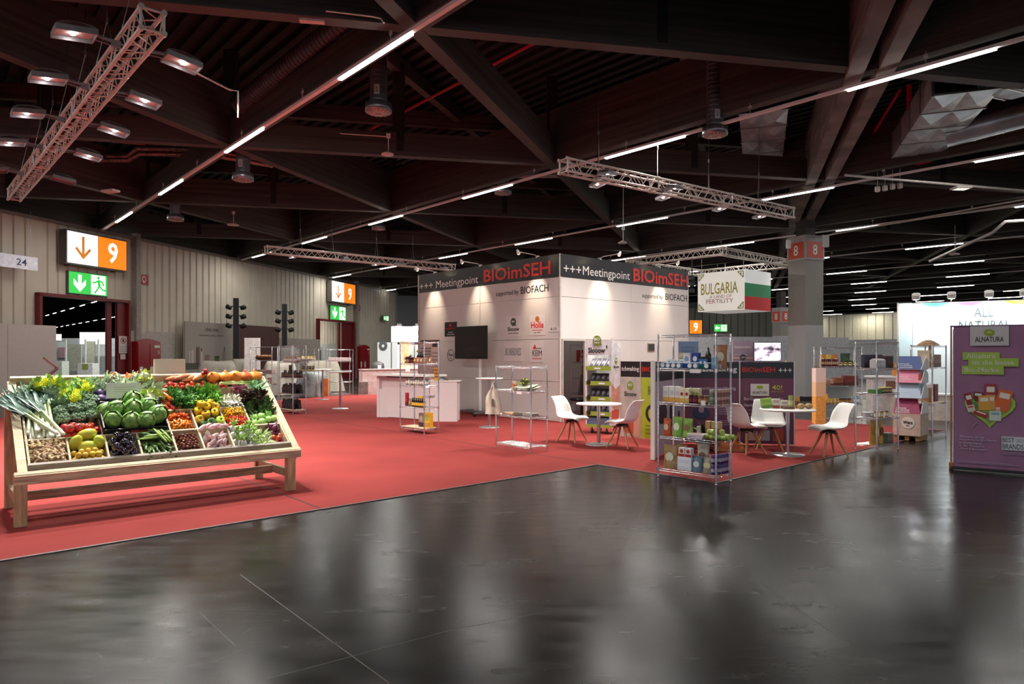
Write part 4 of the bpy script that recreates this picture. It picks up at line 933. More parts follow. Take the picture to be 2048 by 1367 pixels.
for px0, px1, py0, py1, kind in ((1379, 1404, 640, 667, 0), (1428, 1455, 648, 663, 1)):
    a = AT(px0, py1, 43.6); c = AT(px1, py0, 43.6); w_, h_ = c.x - a.x, c.z - a.z
    t = thing(('gate_sign', 'exit_sign')[kind], ('small distant orange sign with white 9, right of the meeting booth', 'small distant green exit sign, right of the distant orange 9')[kind], ('illuminated sign', 'emergency exit sign')[kind], (a.x, 43.6, a.z), 0)
    b = MB(); b.box((w_ / 2, 0.08, h_ / 2), (w_, 0.15, h_)); b.build('case', BOXG, t); decal('lit_field', 0.01, 0.01, w_ - 0.02, h_ - 0.02, (LITO, LITG)[kind], t, y=-0.005, t=0.012)
    if kind == 0: text('9', w_ * .32, h_ * .18, w_ * .36, h_ * .64, LITW, t, y=-0.02, bold=0.02, name='numeral')
    else:
        decal('white_doorway', w_ * .52, h_ * .1, w_ * .40, h_ * .8, LITW, t, y=-0.014, t=0.01); man(t, w_ * .54, h_ * .1, h_ * .8, -0.024)
        shape('arrow', [(w_ * .08, h_ * .5), (w_ * .22, h_ * .85), (w_ * .22, h_ * .6), (w_ * .42, h_ * .6), (w_ * .42, h_ * .4), (w_ * .22, h_ * .4), (w_ * .22, h_ * .15)], LITW, t, y=-0.014)
# low white wall in the middle distance
lw = thing('low_wall', 'low pale rose partition wall behind the high tables', 'partition', (-5.9, 26.6, 0), R(40)); 
b = MB(); b.box((1.75, 0, 0.49), (3.5, 0.3, 0.98)); b.build('panel', mat('rose_board', 'cdb8b4', rough=0.55), lw); b = MB(); b.box((1.75, 0, 0.99), (3.54, 0.34, 0.03)); b.build('cap', PWALL, lw)
lw2 = thing('picture_box', 'small box with a grey landscape picture on the carpet by the low wall', 'box', GR(727, 789.5).to_3d(), R(12)); b = MB(); b.box((0, 0, 0.27), (0.36, 0.25, 0.54)); b.build('body', PWALL, lw2); decal('landscape_picture', -0.17, 0.04, 0.34, 0.47, mat('landscape', '8f8a88', col2='6a5a56', scale=6), lw2, y=-0.128)
gd = thing('goods_bin', 'dark grey bin with a white label on the low wall', 'bin', AT(756, 738, 28.5), 0)
b = MB(); b.lathe([(0.26, 0.0), (0.27, 0.1), (0.24, 0.25), (0.1, 0.32), (0.001, 0.34)], 18, ey=0.6); b.build('body', P('4e4c4a'), gd); decal('label_card', 0.02, 0.02, 0.15, 0.15, PW, gd, y=-0.165)
# ================================================================ trusses with floodlights
def truss(label, p, q, s=0.29, bays=None, m=ALU, group='hung lighting trusses', wires=(), lamps=()):
    p, q = Vector(p), Vector(q); d = q - p; L_ = d.length
    t = thing('lighting_truss', label, 'truss', p, math.atan2(d.y, d.x), group)
    h_ = s - 0.05; n = bays or int(L_ / 0.42)
    cs = [(0, 0), (h_, 0), (h_, h_), (0, h_)]
    for y, z in cs:
        b = MB(); b.tube([(0, y, z), (L_, y, z)], 0.025, 8); b.build('chord', m, t)
    b = MB()
    for i in range(n):
        x0, x1 = L_ * i / n, L_ * (i + 1) / n; xm = (x0 + x1) / 2
        for (a, c) in ((0, 1), (1, 2), (2, 3), (3, 0)):
            A, C = (cs[a], cs[c]) if i % 2 == 0 else (cs[c], cs[a])
            b.tube([(x0, *A), (xm, *C)], 0.0095, 5, caps=False); b.tube([(xm, *C), (x1, *A)], 0.0095, 5, caps=False)
    b.build('bracing', m, t)
    for x in (0.0, L_) + tuple(L_ * k / 3 for k in (1, 2) if L_ > 6):
        b = MB()
        for i in range(4): b.tube([(x, *cs[i]), (x, *cs[(i + 1) % 4])], 0.016, 6)
        for y, z in cs: b.tube([(x - 0.03, y, z), (x + 0.03, y, z)], 0.034, 8)
        b.build('end_frame', m, t)
    for x in wires:
        b = MB(); b.tube([(x, h_ / 2, 0.9), (x, h_ / 2, 8.5 - p.z)], 0.006, 5); b.tube([(x - 0.13, 0, h_), (x, h_ / 2, 0.9), (x + 0.13, h_, h_)], 0.007, 5); b.box((x, h_ / 2, 0.92), (0.03, 0.03, 0.07)); b.build('suspension', STEEL, t)
    return t, L_
FLH = mat('lamp_grey', '8f8d90', rough=0.4, metal=0.4); FLI = mat('lamp_reflector', 'b08f8a', rough=0.3); BURN = mat('burner', 'ffffff', emit=45, var=0)
def flood(tr, x, side, label, on=True, power=110, up=0.12, aim=(0, 0, -1), small=1.0):
    Mw = Matrix.Translation(tr.location) @ Matrix.Rotation(tr.rotation_euler.z, 4, 'Z')
    pos = Mw @ Vector((x, 0.12 + side * 0.12, up)); rz = tr.rotation_euler.z + (0 if side > 0 else PI)
    t = thing('truss_floodlight', label, 'floodlight', pos, rz, 'floodlights clamped to the trusses')
    k = small
    b = MB(); b.box((0, 0.04, 0), (0.05, 0.1, 0.08)); b.bar((-0.05, 0.05, 0), (-0.06, 0.24 * k, 0.02), 0.02, 0.03); b.bar((0.05, 0.05, 0), (0.06, 0.24 * k, 0.02), 0.02, 0.03); b.build('clamp', FLH, t)
    M = Matrix.Translation((0, 0.40 * k, 0.0)) @ Matrix.Rotation(R(-8), 4, 'X') @ Matrix.Scale(k, 4)
    b = MB()
    def shell(u, v):
        a = PI * v; y = -0.17 + 0.36 * (1 - math.cos(a)) / 2
        hgt = 0.02 + 0.085 * math.sin(a) ** 0.7; c = 2 * u - 1
        return M @ Vector((0.135 * c, y, hgt * (1 - 0.35 * c * c)))
    b.grid(shell, 9, 9)
    for a, c in (((-0.14, -0.17), (0.14, -0.17)), ((-0.14, 0.2), (0.14, 0.2)), ((-0.14, -0.17), (-0.14, 0.2)), ((0.14, -0.17), (0.14, 0.2))):
        b.bar(M @ Vector((a[0], a[1], -0.005)), M @ Vector((c[0], c[1], -0.005)), 0.012, 0.06 * k)
    b.build('housing', FLH, t)
    b = MB(); b.box((0, 0.015, 0.005), (0.26, 0.35, 0.006), M=M); b.build('reflector', FLI, t)
    if on:
        b = MB(); b.ball((0, 0.03, -0.012), (0.035, 0.03, 0.012), 10, 6, M=M); b.build('burner', BURN, t)
        area_lamp('truss_lamp', (0, 0.43 * k, -0.04), 0, 0.12, 0.12, power, (1, 0.96, 0.9), t, aim, spread=R(130))
# the near truss at upper left
tr1, l1 = truss('near aluminium truss slanting across the upper left with two rows of floodlights', (-4.02, 7.88, 5.29), (-11.85, 16.45, 5.29), wires=(0.8, 2.2, 3.6, 5.0, 6.4, 7.8, 9.4))
names = ('nearest', 'second', 'third', 'fourth', 'last, unlit')
for i, x in enumerate((0.95, 2.75, 4.6, 6.6, 9.1)):
    for sd, nm in ((1, 'left'), (-1, 'right')):
        flood(tr1, x, sd, '%s floodlight on the %s side of the near truss at upper left' % (names[i], nm), on=i < 4, power=(75 if sd > 0 else 150), small=1.15, aim=(0, -0.25 if sd < 0 else 0, -1))
# truss over the middle right
tr2, l2 = truss('aluminium truss hanging above the right end of the meeting booth', (1.05, 12.85, 5.05), (7.12, 17.25, 5.02), wires=(0.9, 2.6, 4.3, 6.2))
for x, sd, lab in ((1.3, 1, 'first lamp on the rear side of the truss above the meeting booth'), (3.3, 1, 'middle lamp on the rear side of the truss above the meeting booth'), (5.3, 1, 'third lamp on the rear side of the truss above the meeting booth'), (6.9, 1, 'last lamp on the rear side of the truss near the 8 column'),
                   (0.7, -1, 'first lamp under the front side of the truss above the meeting booth'), (2.6, -1, 'second lamp under the front side of the truss above the meeting booth')):
    flood(tr2, x, sd, lab, power=28 if sd > 0 else 110, aim=(0, 0.7 if sd < 0 else 0, -1), up=0.05 if sd > 0 else -0.02, small=0.8)
tr3, l3 = truss('long aluminium truss left of the meeting booth, in front of the clad wall', (-8.35, 23.3, 5.05), (-2.35, 28.2, 5.05), wires=(1.2, 2.4, 4.2, 5.8))
for x, sd, lab in ((1.1, 1, 'first lamp of the truss left of the meeting booth'), (2.7, -1, 'second lamp of the truss left of the meeting booth'), (4.4, 1, 'third lamp of the truss left of the meeting booth'), (4.9, -1, 'fourth lamp of the truss left of the meeting booth'), (6.3, 1, 'fifth lamp of the truss left of the meeting booth'), (7.0, -1, 'last lamp of the truss left of the meeting booth')):
    flood(tr3, x, sd, lab, power=75, up=0.02, small=0.75)
# square frame of trusses carrying the cube sign
c4 = Vector((7.45, 23.7, 5.05)); S4 = 5.2
for a, q, lab in ((c4, c4 + DA * 4.2, 'left front side of the square truss frame over the cube sign'), (c4, c4 + DB * S4, 'right front side of the square truss frame over the cube sign'),
                  (c4 + DA * 4.2, c4 + DA * 4.2 + DB * S4, 'left rear side of the square truss frame over the cube sign'), (c4 + DB * S4, c4 + DB * S4 + DA * 4.2, 'right rear side of the square truss frame over the cube sign')):
    truss(lab, a, q, group='sides of the square truss frame')
area_lamp('frame_lamp', c4 + DA * 2 + DB * 2 + Vector((0, 0, -0.1)), 0, 0.5, 0.5, 120, (1, 0.97, 0.92))
b = MB()
for z in (0, -0.22, -0.45): b.box((0, 0, z), (0.16, 0.14, 0.16), bev=0.02)
b.tube([(0, 0, 0.75), (0, 0, -0.5)], 0.02, 6)
tag(b.build('motor_hoist', BLACK, None, AT(1384, 556, 24.5)), 'black lamp cluster hanging left of the cube sign', 'hoist')

# ================================================================ round air outlets on ducts
DUCT = mat('galvanised_duct', '8c8a90', rough=0.3, metal=0.7, var=0.12, scale=6); SILV = mat('bright_duct', 'c6ced4', rough=0.3, metal=0.45, var=0.2, scale=2.5)
def outlet(px, py, w_px, lab, top=7.9, dia=0.5):
    y = dia * FPX / w_px; p = AT(px, py, y); p.z = min(p.z, 7.2)
    t = thing('air_outlet', lab, 'air outlet', p, 0, 'round swirl air outlets')
    r = dia / 2
    b = MB(); b.lathe([(r * 0.66, 0.16), (r * 0.64, top - p.z)], 20)
    for i in range(int((top - p.z) / 0.09)): b.lathe([(r * 0.655, 0.2 + i * 0.09), (r * 0.675, 0.21 + i * 0.09), (r * 0.655, 0.22 + i * 0.09)], 20)
    b.build('duct_pipe', DUCT, t)
    b = MB(); b.lathe([(r * 0.66, 0.18), (r * 1.0, 0.15), (r * 1.0, 0.0), (r * 0.9, -0.01), (r * 0.2, -0.02), (0.0001, -0.02)], 24); b.build('diffuser_drum', DUCT, t)
    b = MB()
    for k in range(16):
        a = 2 * PI * k / 16; b.bar((0.25 * r * math.cos(a), 0.25 * r * math.sin(a), -0.024), (0.88 * r * math.cos(a), 0.88 * r * math.sin(a), -0.012), 0.035 * r / 0.25, 0.012)
    b.build('swirl_vane', mat('vane', 'b09c94', rough=0.4), t)
    if w_px > 38: decal('number_label', -0.05, 0.28, 0.10, 0.18, P('c8c8cc'), t, y=-r * 0.67); text('2', -0.02, 0.33, 0.04, 0.08, INK, t, y=-r * 0.67 - 0.006)
outlet(757, 224, 53, 'largest round air outlet, hanging behind the brightest light strip')
outlet(486, 360, 41, 'round air outlet above the vegetable rack, left of the crossing beams'); outlet(351, 440, 31, 'round air outlet left of the second one, above the fire cabinet')
outlet(1430, 270, 50, 'round air outlet beside the square silver duct', top=7.4); outlet(1006, 387, 34, 'round air outlet above the middle of the meeting booth'); outlet(757, 458, 27, 'small round air outlet left of the meeting booth header')
outlet(262, 290, 30, 'far round air outlet hidden behind the near truss'); outlet(1127, 474, 22, 'farthest round air outlet just above the booth corner')
# square silver ducts
def panel_duct(label, a, q, w_, h_, n):
    a, q = Vector(a), Vector(q); d = q - a; L_ = d.length
    t = thing('square_duct', label, 'ventilation duct', a, 0, 'square silver ducts')
    t.rotation_euler = d.to_track_quat('X', 'Z').to_euler()
    b = MB()
    for i in range(n):
        x0, x1 = L_ * i / n, L_ * (i + 1) / n; xm = (x0 + x1) / 2
        for zs, sg in ((-h_ / 2, -1), (h_ / 2, 1)):
            for y0, y1 in ((-w_ / 2, 0), (0, w_ / 2)):
                ym = (y0 + y1) / 2
                b.add([(x0, y0, zs), (x1, y0, zs), (x1, y1, zs), (x0, y1, zs), (xm, ym, zs + sg * 0.08)], [(0, 1, 4), (1, 2, 4), (2, 3, 4), (3, 0, 4)])
        for ys in (-w_ / 2, w_ / 2): b.add([(x0, ys, -h_ / 2), (x1, ys, -h_ / 2), (x1, ys, h_ / 2), (x0, ys, h_ / 2), (xm, ys * 1.06, 0)], [(0, 1, 4), (1, 2, 4), (2, 3, 4), (3, 0, 4)])
    b.build('duct_panels', SILV, t)
    for i in range(n + 1):
        x = L_ * i / n; b = MB()
        for ys in (-w_ / 2, w_ / 2): b.box((x, ys, 0), (0.05, 0.04, h_ + 0.06))
        for zs in (-h_ / 2, h_ / 2): b.box((x, 0, zs), (0.05, w_ + 0.06, 0.04))
        b.build('flange', STEEL, t)
panel_duct('silver panelled duct seen under the truss end, left of the twin beams', AT(1527, 200, 15.6), AT(1525, 330, 21.0), 1.05, 0.5, 5)
panel_duct('large silver duct in the upper right roof bay', AT(1935, 150, 12.6), AT(1836, 285, 16.8), 1.1, 0.6, 4)
panel_duct('short silver duct branch at the right picture edge', AT(1985, 165, 13.0), AT(2110, 140, 12.0), 0.8, 0.5, 2)
def pipe(label, pts, r, m_, name='roof_pipe', cat='pipe', rings=0, group=None):
    b = MB(); b.tube(pts, r, 14)
    if rings:
        for a, c in zip(pts[:-1], pts[1:]):
            a, c = Vector(a), Vector(c); n = int((c - a).length / rings)
            for i in range(n): q = a + (c - a) * (i / n); b.tube([q, q + (c - a).normalized() * 0.02], r * 1.04, 14)
    return tag(b.build(name, m_), label, cat, group)
FOIL_REDLIT = mat('foil_insulation', 'a58a82', rough=0.3, metal=0.6, var=0.3, scale=9); REDP = mat('sprinkler_red', 'a3141f', rough=0.4, emit=0.05)  # foil tinted reddish: red light put into its colour
pipe('spiral metal duct along the roof beam at top centre', [AT(480, 210, 14.8), AT(612, 105, 12.6), AT(760, -5, 10.8)], 0.2, mat('dull_duct', '55565c', rough=0.35, metal=0.4), 'spiral_duct', 'ventilation duct', 0.12)
pipe('wide silver round duct in the right roof bay', [AT(1890, 270, 15.2), AT(2060, 225, 14.4)], 0.28, SILV, 'round_duct', 'ventilation duct', 0.5)
pipe('upper foil wrapped pipe with a jog above the near gate', [AT(110, 312, 20), AT(255, 312, 20), AT(275, 296, 20), AT(375, 298, 20), AT(430, 300, 20), AT(545, 325, 21)], 0.085, FOIL_REDLIT, 'foil_pipe', 'pipe', 0.9, 'foil wrapped pipes')
pipe('lower foil wrapped pipe with a jog above the near gate', [AT(110, 320, 19.5), AT(258, 320, 19.5), AT(280, 307, 19.5), AT(420, 309, 19.5), AT(545, 331, 20.5)], 0.07, FOIL_REDLIT, 'foil_pipe', 'pipe', 0.9, 'foil wrapped pipes')
pipe('foil wrapped duct in the dark bay above the meeting booth, left part', [AT(725, 318, 26), AT(850, 324, 26)], 0.11, SILV, 'foil_pipe', 'pipe', 0.3, 'foil wrapped pipes')
pipe('foil wrapped duct behind the beam crossing above the booth corner', [AT(1010, 350, 24), AT(1160, 350, 24)], 0.10, SILV, 'foil_pipe', 'pipe', 0.3, 'foil wrapped pipes')
pipe('red sprinkler pipe running up through the central roof bay', [AT(735, 262, 21), AT(1095, 72, 14.2)], 0.035, REDP, 'sprinkler_pipe', 'pipe', 0, 'red sprinkler pipes')
pipe('wide red pipe behind the near truss at picture left', [AT(-20, 268, 20), AT(180, 274, 20.5), AT(290, 284, 21)], 0.10, REDP, 'sprinkler_pipe', 'pipe', 0, 'red sprinkler pipes')
pipe('red sprinkler pipe below the dark beam, left of the silver duct', [AT(1190, 302, 22), AT(1475, 222, 18)], 0.035, REDP, 'sprinkler_pipe', 'pipe', 0, 'red sprinkler pipes')
pipe('wide red pipe above the light strip at the right picture edge', [AT(1830, 325, 22), AT(2060, 270, 19.5)], 0.11, REDP, 'sprinkler_pipe', 'pipe', 0, 'red sprinkler pipes')
pipe('slanting red pipe right of the twin beams', [AT(1750, 262, 17.5), AT(1800, 180, 15.4)], 0.035, REDP, 'sprinkler_pipe', 'pipe', 0, 'red sprinkler pipes')
pipe('short vertical red pipe right of the twin beams', [AT(1818, 170, 15.2), AT(1818, 222, 15.2)], 0.05, REDP, 'sprinkler_pipe', 'pipe', 0, 'red sprinkler pipes')
pipe('thin conduit with an elbow at upper left', [AT(345, 122, 8.6), AT(460, 180, 9.4), AT(476, 182, 9.4), AT(476, 235, 9.4)], 0.012, ALU, 'conduit', 'conduit')
pipe('thin grey conduit across the central beam', [AT(505, 255, 16.2), AT(775, 273, 16.0)], 0.014, ALU, 'conduit', 'conduit')
pipe('curved conduit leading away from the white emergency lamp', [AT(652, 22, 9.6), AT(745, 33, 9.6), AT(762, 37, 9.6), AT(768, 46, 9.6)], 0.012, ALU, 'conduit', 'conduit')
pipe('pair of long rails under the roof at right, upper one', [AT(1655, 470, 24), AT(2060, 396, 20)], 0.03, ALU, 'cable_rail', 'rail', 0, 'cable rails')
pipe('pair of long rails under the roof at right, lower one', [AT(1665, 466, 24), AT(2060, 404, 20)], 0.02, ALU, 'cable_rail', 'rail', 0, 'cable rails')
pipe('thin rail crossing from the 8 column to the right edge', [AT(1690, 350, 16), AT(2060, 382, 17.5)], 0.03, ALU, 'cable_rail', 'rail', 0, 'cable rails')
pipe('cranked grey duct strut at far right', [AT(1860, 522, 24), AT(1985, 465, 21), AT(2010, 443, 21), AT(2060, 440, 21)], 0.05, ALU, 'cranked_pipe', 'pipe')
# detectors, emergency lamp, small things on the roof
def bell(px, py, y, lab, r=0.14):
    p = AT(px, py, y); t = thing('suspended_sensor', lab, 'sensor', p, 0, 'white disc sensors')
    b = MB(); b.lathe([(0.0001, -0.03), (r, -0.02), (r, 0.01), (r * 0.4, 0.05), (0.02, 0.07)], 18); b.build('disc', mat('sensor_rose', 'd9c2bc', rough=0.4), t)
    b = MB(); b.tube([(0.02, 0, 0.06), (0.02, 0, max(0.38, 6.5 - p.z))], 0.01, 6); b.box((0.02, 0, 0.42), (0.09, 0.05, 0.10)); b.build('drop_rod', WHITEP, t)
bell(775, 308, 15.6, 'white disc sensor on a rod below the central beam'); bell(466, 449, 24, 'white disc sensor on a rod above the picture walls', 0.2)
bell(1909, 508, 26, 'white disc sensor at the end of the cranked duct, right', 0.18); bell(1245, 485, 20, 'white disc sensor on the slanting beam above the meeting booth', 0.13)
el = thing('emergency_lamp', 'white box emergency lamp under the beam at top', 'emergency lamp', AT(624, 42, 9.7), R(8))
b = MB(); b.box((0, 0, 0.10), (0.38, 0.12, 0.14), bev=0.01); b.build('housing', WHITEP, el); b = MB(); b.box((0, 0, 0.005), (0.34, 0.10, 0.05)); b.build('diffuser', mat('rose_diffuser', 'e0b8b0', rough=0.3), el)
el = thing('flat_lamp', 'flat white lamp on the rail at upper right', 'ceiling light', AT(1922, 376, 16.9), R(5)); b = MB(); b.box((0, 0, 0), (0.42, 0.3, 0.05), bev=0.02); b.build('housing', ALU, el); b = MB(); b.box((0, 0, -0.028), (0.3, 0.2, 0.01)); b.build('lens', mat('soft_lens', 'f4efe6', emit=0.8), el)
el = thing('flat_lamp', 'flat pinkish lamp under the dark roof left, between truss and light strip', 'ceiling light', AT(221, 382, 17), R(-20)); b = MB(); b.box((0, 0, 0), (0.40, 0.25, 0.06), bev=0.02); b.build('housing', mat('sensor_rose', 'd9c2bc'), el)
for i, (px, py) in enumerate(((1755, 378), (1770, 376), (1785, 373), (1800, 371))):
    b = MB(); b.box((0, 0, 0), (0.11, 0.10, 0.15), bev=0.015); b.tube([(0, 0, 0.07), (0, 0, 0.45)], 0.01, 5)
    tag(b.build('small_spotlight', ALU, None, AT(px, py, 18)), ('leftmost', 'second', 'third', 'rightmost')[i] + ' of four little lamps in a row right of the twin beams', 'spotlight', 'four little lamps right of the twin beams')
b = MB(); b.box((0, 0, 0), (0.24, 0.12, 0.42)); tag(b.build('speaker_box', WHITEP, None, AT(1650, 482, 23.9)), 'white loudspeaker box beside the top of the 8 column', 'loudspeaker')
b = MB(); b.box((0, 0, 0), (0.14, 0.08, 0.3)); tag(b.build('speaker_box', WHITEP, None, AT(1577, 488, 23.9)), 'small white box on the left flank of the 8 column top', 'loudspeaker')
# ================================================================ shell chairs and tables
OAKL = mat('beech_leg', 'b98a5c', rough=0.5, wood=True, stretch=(8, 8, 1), var=0.12)
SEATW = mat('shell_white', 'f0ece8', rough=0.32, var=0.01)
def chair(label, x, y, face_deg):
    t = thing('shell_chair', label, 'chair', (x, y, 0), R(face_deg - 90), 'white shell chairs'); t.scale = (1.12, 1.06, 1.0)   # local +y is where the sitter looks
    prof = [(0.235, 0.405), (0.225, 0.435), (0.17, 0.448), (0.08, 0.437), (-0.02, 0.425), (-0.10, 0.428), (-0.165, 0.452), (-0.205, 0.50), (-0.228, 0.57), (-0.25, 0.65), (-0.275, 0.73), (-0.305, 0.80), (-0.325, 0.825)]
    wid = [0.17, 0.20, 0.225, 0.235, 0.24, 0.24, 0.237, 0.23, 0.222, 0.212, 0.200, 0.185, 0.165]
    lift = [0, 0.0, 0.008, 0.02, 0.035, 0.05, 0.055, 0.05, 0.04, 0.03, 0.02, 0.01, 0.0]
    fwd = [0, 0, 0, 0, 0, 0.01, 0.035, 0.06, 0.075, 0.075, 0.06, 0.045, 0.03]
    NU, NV = 17, 37
    def samp(arr, v):
        p = v * (len(arr) - 1); i = min(int(p), len(arr) - 2); f = p - i; f2 = f
        a, c = arr[i], arr[i + 1]
        return tuple(q + (r_ - q) * f2 for q, r_ in zip(a, c)) if isinstance(a, tuple) else a + (c - a) * f2
    def surf(u, v, off=0.0, sh=1.0):
        (py, pz), w_, l_, fw = samp(prof, v), samp(wid, v), samp(lift, v), samp(fwd, v)
        c = 2 * u - 1; k = abs(c) ** 2.4
        e = 0.004
        a1, a0 = samp(prof, min(1, v + e)), samp(prof, max(0, v - e)); ty, tz = a1[0] - a0[0], a1[1] - a0[1]; n_ = math.hypot(ty, tz) or 1
        ny, nz = tz / n_, -ty / n_                     # towards the sitter
        return (c * w_ * sh, py + fw * k + ny * off, pz + l_ * k + nz * off)
    b = MB()
    vs = []; 
    for off in (0.0, -0.011):
        for j in range(NV):
            for i in range(NU): vs.append(surf(i / (NU - 1), j / (NV - 1), off))
    fs = []; q = NU * NV
    for j in range(NV - 1):
        for i in range(NU - 1):
            a = j * NU + i; fs.append((a, a + 1, a + NU + 1, a + NU)); fs.append((q + a, q + a + NU, q + a + NU + 1, q + a + 1))
    for i in range(NU - 1): fs.append((i, q + i, q + i + 1, i + 1)); a = (NV - 1) * NU + i; fs.append((a, a + 1, q + a + 1, q + a))
    for j in range(NV - 1):
        a = j * NU; fs.append((a, a + NU, q + a + NU, q + a)); a += NU - 1; fs.append((a, q + a, q + a + NU, a + NU))
    b.add(vs, fs, 0, True); b.build('seat_shell', SEATW, t)
    b = MB(); b.grid(lambda u, v: surf(u, 0.05 + v * 0.42, 0.004 + 0.028 * (max(0, math.sin(PI * u)) * max(0, math.sin(PI * v))) ** 0.3, 0.9), 15, 15); b.build('cushion', SEATW, t)
    b = MB(); b.box((0, 0.01, 0.385), (0.16, 0.16, 0.035), bev=0.01)
    for a in (45, 135, 225, 315): b.tube([(0.02 * math.cos(R(a)), 0.01 + 0.02 * math.sin(R(a)), 0.395), (0.115 * math.cos(R(a)), 0.01 + 0.115 * math.sin(R(a)), 0.345)], 0.02, 8)
    b.build('leg_bracket', BLACK, t)
    for a in (45, 135, 225, 315):
        c, s_ = math.cos(R(a)), math.sin(R(a)); b = MB()
        b.tube([(0.09 * c, 0.01 + 0.09 * s_, 0.37), (0.165 * c, 0.01 + 0.165 * s_, 0.20), (0.265 * c, 0.01 + 0.265 * s_, 0.008)], 0.02, 10, radii=[0.021, 0.018, 0.012]); b.build('leg', OAKL, t)
    return t
CHY = 0
chair('white shell chair on wooden legs left of the round table by the bakery display', 1.08, 12.45, -36)
chair('white shell chair right of the round table by the bakery display', 1.90, 11.70, 147)
chair('white shell chair left of the round table with food samples, facing it', 3.76, 10.95, 22)
chair('white shell chair facing out, behind the food samples before the purple panel', 4.30, 11.45, 255)
chair('white shell chair at the right side of the round table with food samples', 5.0, 10.75, 184)
def round_table(label, x, y, dia, h_, base, cat='table', name='round_table', grp=None):
    t = thing(name, label, cat, (x, y, 0), 0, grp)
    b = MB(); r = dia / 2; b.lathe([(0.0001, h_ - 0.028), (r - 0.02, h_ - 0.028), (r, h_ - 0.018), (r, h_ - 0.006), (r - 0.006, h_), (0.0001, h_)], 40); b.build('table_top', WHITEP, t)
    b = MB(); b.lathe([(0.03, 0.02), (0.03, h_ - 0.03)], 18); b.lathe([(0.03, h_ - 0.05), (0.11, h_ - 0.035), (0.11, h_ - 0.028)], 18); b.build('column', STEEL, t)
    b = MB(); q = base / 2; b.lathe([(q, 0.007), (q, 0.018), (q * .6, 0.026), (0.04, 0.034), (0.03, 0.05)], 36); b.build('base_plate', STEEL, t)
    return t
RT1 = round_table('low round white table between two shell chairs by the bakery display', 1.53, 12.03, 0.80, 0.735, 0.48, grp='low round tables')
RT2 = round_table('low round white table carrying food samples, among three shell chairs', 4.36, 10.80, 0.84, 0.735, 0.52, grp='low round tables')
round_table('tall round bistro table before the television wall', -0.495, 14.86, 0.60, 1.08, 0.46, 'bistro table', 'bistro_table', 'tall bistro tables')
round_table('tall round bistro table in the open middle of the carpet', -5.0, 19.86, 0.66, 1.09, 0.48, 'bistro table', 'bistro_table', 'tall bistro tables')
round_table('tall round bistro table at the far edge of the carpet', -6.6, 23.8, 0.60, 1.07, 0.46, 'bistro table', 'bistro_table', 'tall bistro tables')

# reception counter
CO = thing('reception_counter', 'white angular reception counter with recessed front before the booth', 'counter', (-3.41, 17.25, 0), R(-34.5))
CWH = mat('counter_white', 'dccdcc', rough=0.45, var=0.01)
b = MB(); b.box((0.04, 0.3, 0.53), (0.08, 0.62, 1.06)); b.box((0.86, 0.34, 0.53), (1.6, 0.5, 1.02)); b.poly([(0.08, 0.0), (0.42, 0.16), (1.66, 0.16), (1.66, 0.6), (0.08, 0.6)], 0.0, 0.72, 0); b.build('body', CWH, CO)
b = MB(); b.box((0.85, 0.27, 1.075), (1.78, 0.78, 0.05), bev=0.006); b.build('counter_top', WHITEP, CO)
b = MB(); b.box((0.9, 0.085, 1.03), (1.3, 0.02, 0.03)); b.build('shadow_rail', BLACK, CO)
CP = thing('pedestal', 'plain white square pedestal at the right end of the reception counter', 'pedestal', (-1.61, 16.3, 0), R(-2))
b = MB(); b.box((0.0, 0.1, 0.475), (0.64, 0.6, 0.95)); b.build('body', CWH, CP); b = MB(); b.box((0.0, 0.1, 0.955), (0.74, 0.62, 0.012)); b.build('top_board', WHITEP, CP)
b = MB(); b.grid(lambda u, v: (-0.13 + 0.26 * u, 0.1 + 0.2 * (v - 0.5), 0.005 + 0.11 * math.sin(PI * u) * (0.6 + 0.4 * math.sin(PI * v)) * (1 - 0.5 * u)), 10, 8)
tag(b.build('black_bag', BLACK, None, (-1.66, 16.35, 0.96)), 'slumped black bag on the white pedestal', 'bag')
# flower on counter and little things
# rotating bakery display with sloping side
SD = thing('bakery_display', 'white and lime cardboard display rack with five tiers of bread pouches', 'display rack', (1.485, 13.80, 0), R(-35))
DW, DD = 0.57, 0.46
b = MB(); b.box((0.02, DD / 2, 0.93), (0.03, DD, 1.50)); b.box((DW - 0.02, DD / 2, 0.93), (0.03, DD, 1.50)); b.box((DW / 2, DD - 0.02, 1.0), (DW, 0.03, 1.68)); b.build('carcass', mat('display_white', 'e0dcde', rough=0.45), SD)
M90 = Matrix.Translation((DW, 0, 0)) @ Matrix.Rotation(R(90), 4, 'Z')
b = MB(); b.poly([(0, 0.18), (DD, 0.18), (DD, 1.66), (0.05, 1.92), (0, 1.92)], -0.012, 0.0, plane='xz'); sp = b.build('side_panel', mat('display_white', 'e0dcde'), SD); sp.matrix_local = M90
disc('round_badge', 0.20, 1.47, 0.055, 0.06, OLIVE, SD, y=-0.016).matrix_local = M90; text('BIO', 0.165, 1.46, 0.07, 0.03, PW, SD, y=-0.02, rot=M90)
text('Slooow', 0.09, 1.32, 0.24, 0.055, INK, SD, y=-0.016, rot=M90, bold=0.02)
shape('arm_picture', [(0.0, 1.05), (0.06, 0.98), (0.18, 0.90), (0.36, 0.98), (0.44, 0.9), (0.44, 0.55), (0.30, 0.45), (0.12, 0.50), (0.0, 0.62)], mat('skin_print', 'c98f76', rough=0.5, var=0.15, scale=9), SD, y=-0.016).matrix_local = M90
shape('red_picture', [(0, 0.25), (0.30, 0.25), (0.34, 0.45), (0.2, 0.5), (0, 0.48)], P('c8523c'), SD, y=-0.016).matrix_local = M90
decal('sign_board', 0.0, 1.58, DW, 0.30, mat('display_white', 'e0dcde'), SD, y=0.0, t=0.015)
